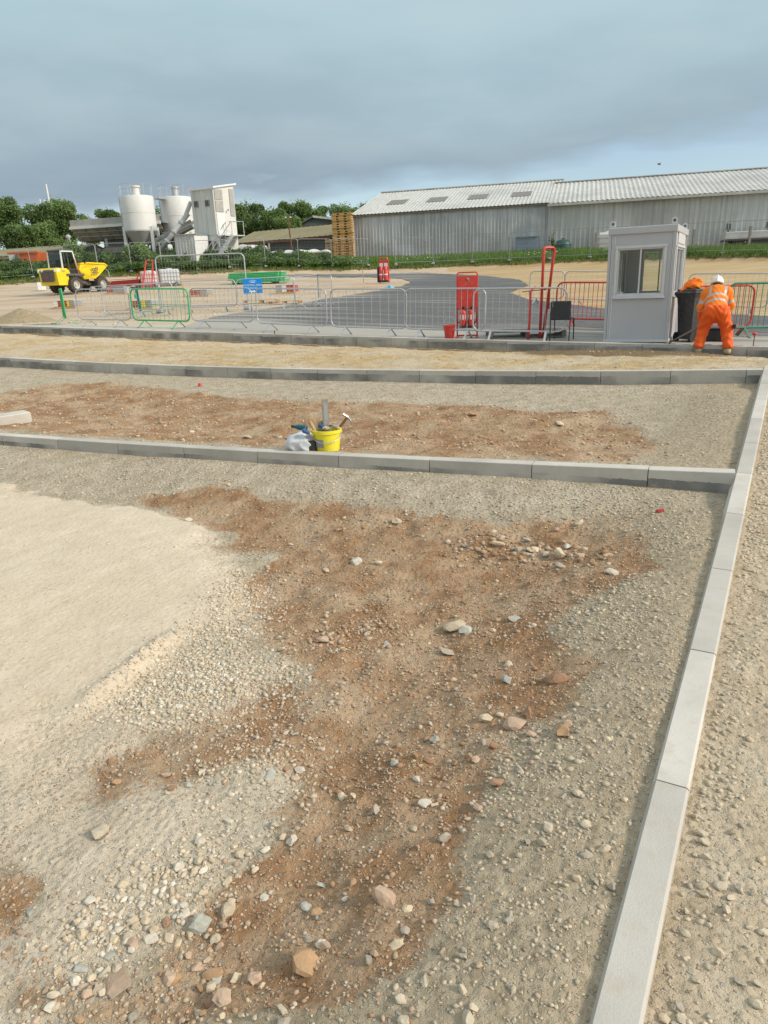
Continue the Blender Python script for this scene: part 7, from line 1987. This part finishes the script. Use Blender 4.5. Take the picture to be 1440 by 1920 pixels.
for i, (y, z) in enumerate(((0, 0), (.16, 0), (.32, 0), (.06, .07), (.22, .07))): MB().box((15 * k_, y, .06 + z), (30 * k_ * random.uniform(.92, 1.0), .14, .06), bev=.006).build('board', 'wood', t)
# packs of blocks with red and white wrap
def pack(px, py, wpx, hpx, label, cols, az=-.1, extra=None):
    q = gnd(px, py); k_ = 1 / pxm(q); w, h = wpx * k_, hpx * k_; t = thing('block_pack', label, 'block pack', q, az)
    x = 0
    MB().box((w / 2, .4, .05), (w, .8, .10)).build('base_pallet', 'wood', t)
    for f, mt in cols:
        m = MB(); n_r = 3; rows = 3
        for r in range(rows): m.box((x * w + f * w / 2, .4, .10 + (h - .10) * (r + .5) / rows), (f * w - .02, .8, (h - .10) / rows - .012), bev=.012)
        m.build('block', mt, t); x += f
    MB().box((w / 2, .4, h + .006), (w * .96, .82, .012)).build('top_wrap', 'cream', t)
pack(101, 580, 42, 15, 'low pack with red, white and yellow ends behind the edge-on green barrier', ((.22, 'white'), (.28, 'redwrap'), (.12, 'redwrap'), (.14, 'yellow'), (.24, 'grey_block')))
pack(247, 581, 40, 16, 'pack with red lattice wrap and yellow corner seen through the green barrier', ((.36, 'redwrap'), (.12, 'redwrap'), (.22, 'yellow'), (.30, 'grey_block')))
pack(355, 557, 36, 12, 'low pack of pinkish and grey blocks behind the second row', ((.3, 'redwrap'), (.25, 'redwrap'), (.45, 'grey_block')))
pack(517, 552, 38, 16, 'pack in grey, white and red wrap right of the blue sign', ((.30, 'grey_block'), (.26, 'white'), (.44, 'redwrap')))
pack(200, 552, 36, 12, 'pale block pack with red end just right of the dumper', ((.35, 'redwrap'), (.65, 'grey_block')))
q = gnd(79, 545); t = thing('concrete_block', 'white concrete block on the ground behind the dumper', 'concrete block', q, .4); MB().box((0, 0, .25), (.5, .5, .5), bev=.03).build('body', 'white', t); MB().tube([(-.08, 0, .5), (0, 0, .57), (.08, 0, .5)], .015, 5).build('lifting_loop', 'rust', t)
q = gnd(264, 585); k_ = 1 / pxm(q); t = thing('marker_post', 'blue and green marker post behind the green barrier', 'post', q)
MB().beam((0, 0, 0), (-3 * k_, 0, 41 * k_), .09, .09).build('post', 'teal', t); MB().box((-5 * k_, -.05, 28 * k_), (5 * k_, .03, 7 * k_)).build('plate', 'green_paint', t)
pallet('timber_skid', 'row of short timber offcuts on a skid under the blue sign', gnd(456, 570), -.1, 1.5, .5, 'wood', n=3)
pallet('timber_skid', 'low dark timber skid on the sand right of the blue sign', gnd(500, 572), -.1, 1.4, .6, 'pallet', n=3)
# sand heap at far left
q = gnd(24, 608); k_ = 1 / pxm(q)
xs = np.linspace(-1.9, 2.4, 60); ys = np.linspace(-1.3, 1.6, 44); hx, hy = np.meshgrid(xs, ys)
q_ = np.array([q[0], q[1] + 1.4])
r_ = np.hypot((hx + .35) / 1.35, hy / 1.0); hz = np.maximum(0, .50 * (1 - r_ ** 1.25)) * (1 + .5 * fbm(hx * 1.5, hy * 1.5, 71)) + .02 * fbm(hx * 9, hy * 9, 72) - .03
gzs = Gs((hx + q_[0]).ravel(), (hy + q_[1]).ravel()).reshape(hx.shape)
ih = np.arange(hx.size).reshape(hx.shape); fh = np.stack([ih[:-1, :-1], ih[:-1, 1:], ih[1:, 1:], ih[1:, :-1]], -1).reshape(-1, 4)
m_, nt_, b_ = new_mat('damp_sand'); L(nt_, ramp(nt_, noise(nt_, pos(nt_), 9, 5), [(.3, (.24, .185, .105)), (.7, (.36, .29, .18))]), b_.inputs['Base Color']); b_.inputs['Roughness'].default_value = .95
bump(nt_, b_, noise(nt_, pos(nt_), 60, 4), .6, .01)
o = np_mesh('sand_heap', np.c_[(hx + q_[0]).ravel(), (hy + q_[1]).ravel(), (gzs + hz).ravel()], fh, m_, smooth=True); tag(o, 'heap of damp sand at the left edge beside the far kerb', 'sand heap')

# ------------------------------------------------------------------ mesh fence panels and post fence
def heras(P, Q, label, group, h=2.0, n=28, mat='galv_far', mesh=True, tilt=0.0, name='fence_panel', r=.022, wr_=.0028, lat=.18):
    P = np.array(P); Q = np.array(Q); w = float(np.hypot(*(Q - P)[:2])); t = thing(name, label, 'fence panel', P, 0, group)
    t.rotation_euler = (tilt, -math.atan2(Q[2] - P[2], w), math.atan2(Q[1] - P[1], Q[0] - P[0]))
    MB().tube([(0, 0, 0)] + [(lat * (1 - math.cos(a)), 0, h - lat + lat * math.sin(a)) for a in np.linspace(0, PI / 2, 5)] + [(w - lat + lat * math.sin(a), 0, h - lat + lat * math.cos(a)) for a in np.linspace(0, PI / 2, 5)] + [(w, 0, 0)], r, 6).build('frame', mat, t)
    MB().tube([(0, 0, .22), (w, 0, .22)], r, 5).build('bottom_rail', mat, t)
    if mesh:
        m = MB()
        for k in range(1, n): m.tube([(w * k / n, 0, .22), (w * k / n, 0, h)], wr_, 3, caps=False)
        for z in (.6, 1.0, 1.4, 1.8): m.tube([(0, 0, z * h / 2), (w, 0, z * h / 2)], wr_, 3, caps=False)
        m.build('mesh_infill', mat, t)
    for x in (0, w):
        MB().box((x, 0, .06), (.22, .6, .13), bev=.03).build('foot_block', 'grey_block', t)
    return t
heras(gnd(303, 586), gnd(466, 581), 'tall mesh fence panel with rounded corners in front of the white tanks', None, h=2.02, mat='galv', r=.026)
FG = 'mesh fence panels along the verge'
pts = [(-40, 545), (60, 541), (124, 539), (184, 536), (246, 533), (304, 530), (370, 526), (430, 522), (498, 519), (560, 516), (622, 513), (690, 512)]
def vpt(px, dd):
    dp = np.interp(px, [-250, 0, 150, 300, 500, 720, 860, 1000, 1200, 1440, 1700], [50, 52, 53, 54, 56, 58, 57, 55, 52, 47, 42]) + dd; q = at(px, 500, dp); return np.array([q[0], q[1], zg(q[0], q[1])])
for (a, b), (c, d) in zip(pts[:-1], pts[1:]):
    P = vpt(a, .9); Q = vpt(c, .9); P[2] = zg(P[0], P[1]); Q[2] = zg(Q[0], Q[1])
    heras(P, Q, 'grey mesh fence panel along the green bank on the left half', FG, h=2.0, n=24)
pts = [(742, 507), (812, 503), (886, 500), (955, 497), (1030, 495), (1105, 492), (1180, 490), (1262, 488), (1352, 486), (1440, 484), (1530, 482)]
for i, ((a, b), (c, d)) in enumerate(zip(pts[:-1], pts[1:])):
    P = vpt(a, .8); Q = vpt(c, .8)
    if i == 0: P[1] -= .6
    heras(P, Q, 'tilted mesh fence panel at the left end of the grass by the long warehouse' if i == 0 else 'grey mesh fence panel on the grass in front of the warehouses', None if i == 0 else 'mesh fence panels before the warehouses', h=2.0, n=22, tilt=-.12 if i == 0 else 0)
t = thing('post_and_wire_fence', 'post and wire fence of weathered posts along the warehouse grass', 'fence', (0, 0, 0))
tops = []
for px, pyt in ((728, 455), (797, 452), (872, 447), (955, 444), (1034, 438), (1118, 436), (1203, 432), (1302, 430), (1408, 424), (1500, 421)):
    q = wallpt(px, pyt, -4.2); z = zg(q[0], q[1]); MB().beam((q[0], q[1], z - .3), (q[0], q[1], q[2]), .16, .16, up=(0, 1, 0)).build('post', 'concrete_post', t); tops.append((q[0], q[1], q[2] - .15))
m = MB()
for dz in (0, .35, .7): m.tube([(x, y, z - dz) for x, y, z in tops], .010, 4)
m.build('wire', 'galv_far', t)
# steel gate by the pallet stack
q = at(618, 492, 70); q1 = at(662, 489, 69.3); t = thing('steel_gate', 'rusty steel gate in front of the tall pallet stack', 'gate', q, math.atan2((q1 - q)[1], (q1 - q)[0])); ln = float(np.hypot(*(q1 - q)[:2]))
MB().tube([(0, 0, -1), (0, 0, 1.5), (ln, 0, 1.5), (ln, 0, -1)], .05, 6).build('frame', 'rust', t)
m = MB()
for z in (.3, .9): m.tube([(0, 0, z), (ln, 0, z)], .03, 5)
for x in np.linspace(0, ln, 7): m.tube([(x, 0, -.5), (x, 0, 1.5)], .025, 5)
m.build('bars', 'rust', t)

# ------------------------------------------------------------------ trees, shrubs, grass
def leaf_quads(P, size, r, up=.3):
    n = len(P); d = r.normal(size=(n, 3)); d[:, 2] = np.abs(d[:, 2]) + up; d /= np.linalg.norm(d, axis=1)[:, None]
    a = np.cross(d, r.normal(size=(n, 3))); a /= np.linalg.norm(a, axis=1)[:, None]; b = np.cross(d, a)
    s = size * r.uniform(.6, 1.3, n)[:, None]
    V = np.stack([P - a * s * .5, P + b * s * .32, P + a * s * .5, P - b * s * .32], 1).reshape(-1, 3)
    return V, np.arange(4 * n).reshape(n, 4)
def crown_pts(blobs, n, r, shell=.55):
    vol = np.array([b[1][0] * b[1][1] * b[1][2] for b in blobs]) ** .67; which = r.choice(len(blobs), n, p=vol / vol.sum())
    c = np.array([b[0] for b in blobs])[which]; rad = np.array([b[1] for b in blobs])[which]
    d = r.normal(size=(n, 3)); d /= np.linalg.norm(d, axis=1)[:, None]
    q = r.uniform(0, 1, n) ** (1 / 3); q = shell + (1 - shell) * q
    q = q + r.normal(size=n) * .13
    return c + d * rad * q[:, None], which
def tree(px, ytop, ybase, wpx, depth, mat, label, n=5200, leaf=.30, lean=0, seed=0, group=None, lowcrown=.15, name='broadleaf_tree'):
    r = np.random.default_rng(100 + seed); q = at(px, ybase, depth); k_ = 1 / pxm(q); H = (ybase - ytop) * k_; Wd = wpx * k_ / 2
    t = thing(name, label, 'tree', tuple(q), 0, group)
    blobs = []; nb = 26
    for i in range(nb):
        h = r.uniform(lowcrown + .1, .88); wr2 = Wd * (1 - abs((h - .5) / .62) ** 2.2 * .62); a = r.uniform(0, 2 * PI); rr = wr2 * r.uniform(.30, .90); s = Wd * r.uniform(.16, .34)
        blobs.append(((rr * math.cos(a), rr * math.sin(a) * .8, H * h), (s, s, min(s * .9, H * .22))))
    blobs.append(((0, 0, H * .52), (Wd * .66, Wd * .6, H * .40)))
    P, wh = crown_pts(blobs, n, r); P = P[P[:, 2] > H * lowcrown * .5]
    wh = wh[:len(P)]
    V, Fq = leaf_quads(P, leaf, r)
    tint = np.clip(.25 + .5 * r.uniform(size=nb + 1)[r.integers(0, nb + 1, len(P))] * .5 + .35 * r.uniform(size=len(P)), 0, 1)
    cb = np.array([b[0] for b in blobs]); 
    near_b = np.argmin(((P[:, None] - cb[None]) ** 2).sum(-1), 1); bt = r.uniform(0, 1, nb + 1); tint = np.clip(.55 * bt[near_b] + .45 * r.uniform(size=len(P)), 0, 1)
    np_mesh('crown', V, Fq, mat, t, attrs=dict(tint=np.repeat(tint, 4)))
    m = MB(); m.tube([(0, 0, -2), (.05 * H * .2, 0, H * .25), (0, .1, H * .5), (0, 0, H * .8)], [H * .035, H * .028, H * .018, H * .006], 7)
    for b in blobs[:8]:
        z0_ = H * .25 + .2 * b[0][2]; m.tube([(0, 0, z0_), (b[0][0] * .5, b[0][1] * .5, (z0_ + b[0][2]) / 2 + .1), b[0]], [H * .014, H * .009, H * .003], 5)
    m.build('trunk', 'bark', t)
    return t
TL = [
 (18, 370, 480, 92, 92, 'leaf_dark', 'tall pale-topped tree at the far left edge', 6500, .34),
 (-40, 385, 480, 80, 88, 'leaf_dark', 'dark tree cut by the left edge of the picture', 3500, .34),
 (118, 374, 482, 100, 90, 'leaf_dark', 'broad rounded tree below the radio mast', 8000, .34),
 (86, 414, 484, 66, 82, 'leaf_mid', 'lower lighter tree in front of the broad rounded tree', 4500, .3),
 (40, 420, 484, 70, 80, 'leaf_dark', 'low dark tree filling the gap at the left', 4500, .3),
 (172, 403, 470, 50, 110, 'leaf_dark', 'small distant tree left of the aggregate bins', 3000, .3),
 (212, 390, 470, 52, 105, 'leaf_dark', 'dark tree behind the aggregate bins and left silo', 4000, .3),
 (302, 384, 470, 44, 105, 'leaf_dark', 'tree top seen between the two silos', 2500, .3),
 (468, 378, 470, 84, 104, 'leaf_dark', 'big dark tree just right of the white tower', 8500, .36),
 (518, 388, 470, 66, 102, 'leaf_dark', 'dark tree second right of the white tower', 6000, .34),
 (566, 377, 470, 84, 108, 'leaf_mid', 'broad round-topped tree behind the lamp mast', 8000, .36),
 (540, 400, 472, 60, 96, 'leaf_mid', 'lighter low tree behind the lamp mast', 4500, .3),
 (602, 384, 470, 50, 112, 'leaf_dark', 'dark tree right of the round-topped tree', 4000, .34),
 (646, 379, 460, 64, 122, 'leaf_mid', 'sparse paler tree behind the pallet stack', 3600, .34),
 (684, 378, 460, 52, 126, 'leaf_pale', 'pale loose tree just left of the long warehouse roof', 2600, .34),
]
for i, (px, yt, yb, w_, dp, mt, lab, n, lf) in enumerate(TL): tree(px, yt + 5, yb, w_, dp, mt, lab, int(n * 3.2), lf * .74, seed=i)
def shrub(px, py, depth, wpx, hpx, label, mat='bramble', n=2600, leaf=.17, seed=0, flowers=0, group=None, name='bramble_bush', cat='bush', dep=1.3):
    r = np.random.default_rng(300 + seed); q = at(px, py, depth); q[2] = zg(q[0], q[1]); k_ = 1 / pxm(q); w, h = wpx / 2 * k_, max(.5, at(px, py - hpx, depth)[2] - q[2])
    t = thing(name, label, cat, tuple(q), 0, group)
    blobs = []
    for i in range(8):
        a = r.uniform(-1, 1); hh = h * (1 - .45 * a * a) * r.uniform(.7, 1.0); s = w * r.uniform(.28, .42); blobs.append(((a * w * .72, r.uniform(-.5, .5) * dep, hh * .5), (s, dep * .6, hh * .52)))
    P, _ = crown_pts(blobs, n, r, .5); P = P[P[:, 2] > -.05]
    V, Fq = leaf_quads(P, leaf, r); bt = r.uniform(0, 1, 8); cb = np.array([b[0] for b in blobs]); nb_ = np.argmin(((P[:, None] - cb[None]) ** 2).sum(-1), 1)
    tint = np.clip(.45 * bt[nb_] + .55 * r.uniform(size=len(P)), 0, 1)
    np_mesh('foliage', V, Fq, mat, t, attrs=dict(tint=np.repeat(tint, 4)))
    m = MB()
    for i in range(6): b = blobs[i]; m.tube([(b[0][0] * .3, 0, -.1), (b[0][0] * .8, b[0][1] * .5, b[0][2]), (b[0][0], b[0][1], b[0][2] + b[1][2] * .7)], [.03, .02, .006], 4)
    m.build('stem', 'bark', t)
    if flowers:
        F2, _ = crown_pts(blobs, flowers, r, .95); F2 = F2[(F2[:, 2] > .2 * h)]; V2, Fq2 = leaf_quads(F2, .16, r, 1.5); np_mesh('flower', V2, Fq2, 'petal', t)
    return t
BS = []      # px, row, width px, top y
for k, px in enumerate(range(-30, 640, 33)):
    top = np.interp(px, [-30, 60, 100, 130, 200, 300, 360, 420, 440, 480, 520, 560, 600, 650], [482, 484, 488, 474, 471, 469, 470, 470, 460, 455, 464, 466, 470, 484])
    BS.append((px + random.uniform(-6, 6), 3.6, random.uniform(60, 74), top + random.uniform(-4, 5)))
    BS.append((px + 15 + random.uniform(-6, 6), 1.7, random.uniform(56, 70), top + 17 + random.uniform(-3, 6)))
BS += [(142, 3.0, 56, 450), (265, 3.0, 70, 447)]
for i, (px, row, w_, top) in enumerate(BS):
    P = vpt(px, row); dpt_ = float(P[1]); py = float(proj(P)[1]); h_ = py - top
    if px == 142: shrub(px, py, dpt_, w_, h_, 'elder bush with white flower heads behind the dumper skip', 'leaf_mid', 3600, .2, i, 26, None, 'elder_bush')
    elif px == 265: shrub(px, py, dpt_, w_, h_, 'elder bush with white flower heads below the left silo', 'leaf_mid', 3600, .2, i, 40, None, 'elder_bush')
    else: shrub(px, py, dpt_, w_, h_, 'dark green bramble bush on the bank behind the mesh fence', 'bramble', 2600, .18, i, 0, 'bramble bushes on the bank')
shrub(1050, 478, 60, 30, 16, 'low weedy bush by the green oil tank', 'bramble', 900, .12, 91); shrub(835, 492, 60.5, 34, 14, 'dark low bush in the grass before the warehouse', 'leaf_dark', 900, .12, 92); shrub(1290, 480, 51.5, 60, 16, 'low weeds in the grass right of the cabin', 'bramble', 1200, .12, 93)
t_ = shrub(1033, 474, 61, 14, 44, 'slim young sapling against the warehouse joint', 'leaf_pale', 380, .14, 94, name='sapling', cat='sapling', dep=.4)
# grass
def blades(n, x, y, h, wdt, r):
    z = Gs(x, y) - .04; a = r.uniform(0, 2 * PI, n); l = r.normal(size=(n, 2)) * .16 * h[:, None]
    b = np.c_[np.cos(a), np.sin(a)] * wdt
    V = np.stack([np.c_[x - b[:, 0], y - b[:, 1], z], np.c_[x + b[:, 0], y + b[:, 1], z], np.c_[x + l[:, 0], y + l[:, 1], z + h]], 1).reshape(-1, 3)
    return V, np.arange(3 * n).reshape(n, 3), np.repeat(r.uniform(0, 1, n), 3)
r = np.random.default_rng(5); n = 150000
x = r.uniform(-30, 36, n); dy = r.uniform(.35, 11, n) ** 1.0; y = verge_y(x) + dy + .25 * fbm(x * 1.3, x * .4, 81) * 2
okg = (r.uniform(size=n) < np.where(x < -9, .9, 1.0) * np.where(dy < 3, 1, .55)); x, y, dy = x[okg], y[okg], dy[okg]; n = len(x)
h = r.uniform(.16, .42, n) * (1 + .7 * fbm(x * .8, y * .8, 83)) * np.where(dy > 1.6, 1.25, .8)
V, Fq, tn = blades(n, x, y, h, .03, r)
gr = np_mesh('verge_grass', V, Fq, 'grass', attrs=dict(tint=tn)); gr['kind'] = 'stuff'
n = 420; cxs = r.choice([-1.8, 3.5, 17.6, 18.6, 19.3, 12.5], n); x = cxs + r.normal(size=n) * .8; y = verge_y(x) + r.uniform(.8, 3.2, n); z = Gs(x, y) + r.uniform(.3, .55, n)
V, Fq = leaf_quads(np.c_[x, y, z], .10, r, 2.0); dz_ = np_mesh('daisies', V, Fq, 'petal'); dz_['kind'] = 'stuff'
# bird
q = at(1236, 308, 60); t = thing('bird', 'small dark bird flying above the right warehouse', 'bird', tuple(q), .6)
V, Fq = surf_nets(lambda p: smin(smin(sd_ell(p, (0, 0, 0), (.16, .05, .05)), sd_ell(p, (.16, 0, .03), (.05, .035, .035)), .03), np.minimum(sd_cone(p, (.02, 0, .02), (-.04, .17, .12), .03, .008), np.minimum(sd_cone(p, (.02, 0, .02), (-.04, -.17, .12), .03, .008), sd_cone(p, (-.14, 0, 0), (-.24, 0, .0), .03, .015))), .02), (-.3, -.22, -.1), (.26, .22, .18), .016)
np_mesh('body', V, Fq, 'black', t, smooth=True)

# ------------------------------------------------------------------ sky and sun
SUN_AZ, SUN_EL = math.radians(-22), math.radians(34)
w = bpy.data.worlds.new('World'); S.world = w; w.use_nodes = True
nt = w.node_tree
for n in list(nt.nodes): nt.nodes.remove(n)
out = N(nt, 'ShaderNodeOutputWorld')
sky = N(nt, 'ShaderNodeTexSky', sky_type='NISHITA'); sky.sun_disc = False
sky.sun_elevation = SUN_EL; sky.sun_rotation = PI / 2 - SUN_AZ
sky.dust_density = 1.2
bg1 = N(nt, 'ShaderNodeBackground'); bg1.inputs[1].default_value = 0.12
L(nt, sky.outputs[0], bg1.inputs[0])
tc = N(nt, 'ShaderNodeTexCoord').outputs['Generated']
sx = N(nt, 'ShaderNodeSeparateXYZ'); L(nt, tc, sx.inputs[0])
mp = N(nt, 'ShaderNodeMapping'); mp.inputs['Scale'].default_value = (1.3, 1.3, 4.5); mp.inputs['Location'].default_value = (7.3, 2.4, 1.2); L(nt, tc, mp.inputs['Vector'])
n1 = noise(nt, mp.outputs[0], 1.6, 4, .5); n2 = noise(nt, mp.outputs[0], 4.5, 5, .5)
el = math_(nt, 'ADD', sx.outputs['Z'], math_(nt, 'ADD', math_(nt, 'MULTIPLY_ADD', n1, .20, -.10), math_(nt, 'MULTIPLY_ADD', n2, .07, -.035)))
cl = ramp(nt, el, [(0.0, (0.44, 0.52, 0.57)), (0.065, (0.37, 0.44, 0.49)), (0.125, (0.225, 0.29, 0.345)), (0.18, (0.265, 0.35, 0.40)), (0.27, (0.32, 0.435, 0.485)), (0.42, (0.40, 0.50, 0.56)), (1.0, (0.66, 0.72, 0.76))])
cl = mix(nt, ramp(nt, n2, [(.42, 0.0), (.68, .35)]), cl, mix(nt, .5, cl, (0.42, 0.47, 0.50)))
bg2 = N(nt, 'ShaderNodeBackground'); bg2.inputs[1].default_value = 1.0; L(nt, cl, bg2.inputs[0])
# a band of clear sky low down, more of it to the right
gap = math_(nt, 'SUBTRACT', math_(nt, 'ADD', math_(nt, 'MULTIPLY', sx.outputs['X'], .09), .122), math_(nt, 'ADD', sx.outputs['Z'], math_(nt, 'ADD', math_(nt, 'MULTIPLY_ADD', n2, .10, -.05), math_(nt, 'MULTIPLY_ADD', n1, .08, -.04))))
gf = ramp(nt, math_(nt, 'MULTIPLY_ADD', gap, 13.0, .55), [(.38, 0.0), (.80, .9)])
ms = N(nt, 'ShaderNodeMixShader'); L(nt, gf, ms.inputs[0]); L(nt, bg2.outputs[0], ms.inputs[1]); L(nt, bg1.outputs[0], ms.inputs[2])
L(nt, ms.outputs[0], out.inputs[0])
sun = bpy.data.lights.new('sun', 'SUN'); sun.energy = 2.45; sun.angle = math.radians(9.0); sun.color = (1.0, 0.91, 0.80)
so = bpy.data.objects.new('sun', sun); COL.objects.link(so)
sd = Vector((math.cos(SUN_AZ) * math.cos(SUN_EL), math.sin(SUN_AZ) * math.cos(SUN_EL), math.sin(SUN_EL)))
so.rotation_euler = sd.to_track_quat('Z', 'Y').to_euler()
S.view_settings.view_transform = 'Standard'; S.view_settings.look = 'None'
S.cycles.transparent_max_bounces = 24
S.view_settings.exposure = 0.47; S.view_settings.gamma = 1; S.view_settings.use_curve_mapping = False
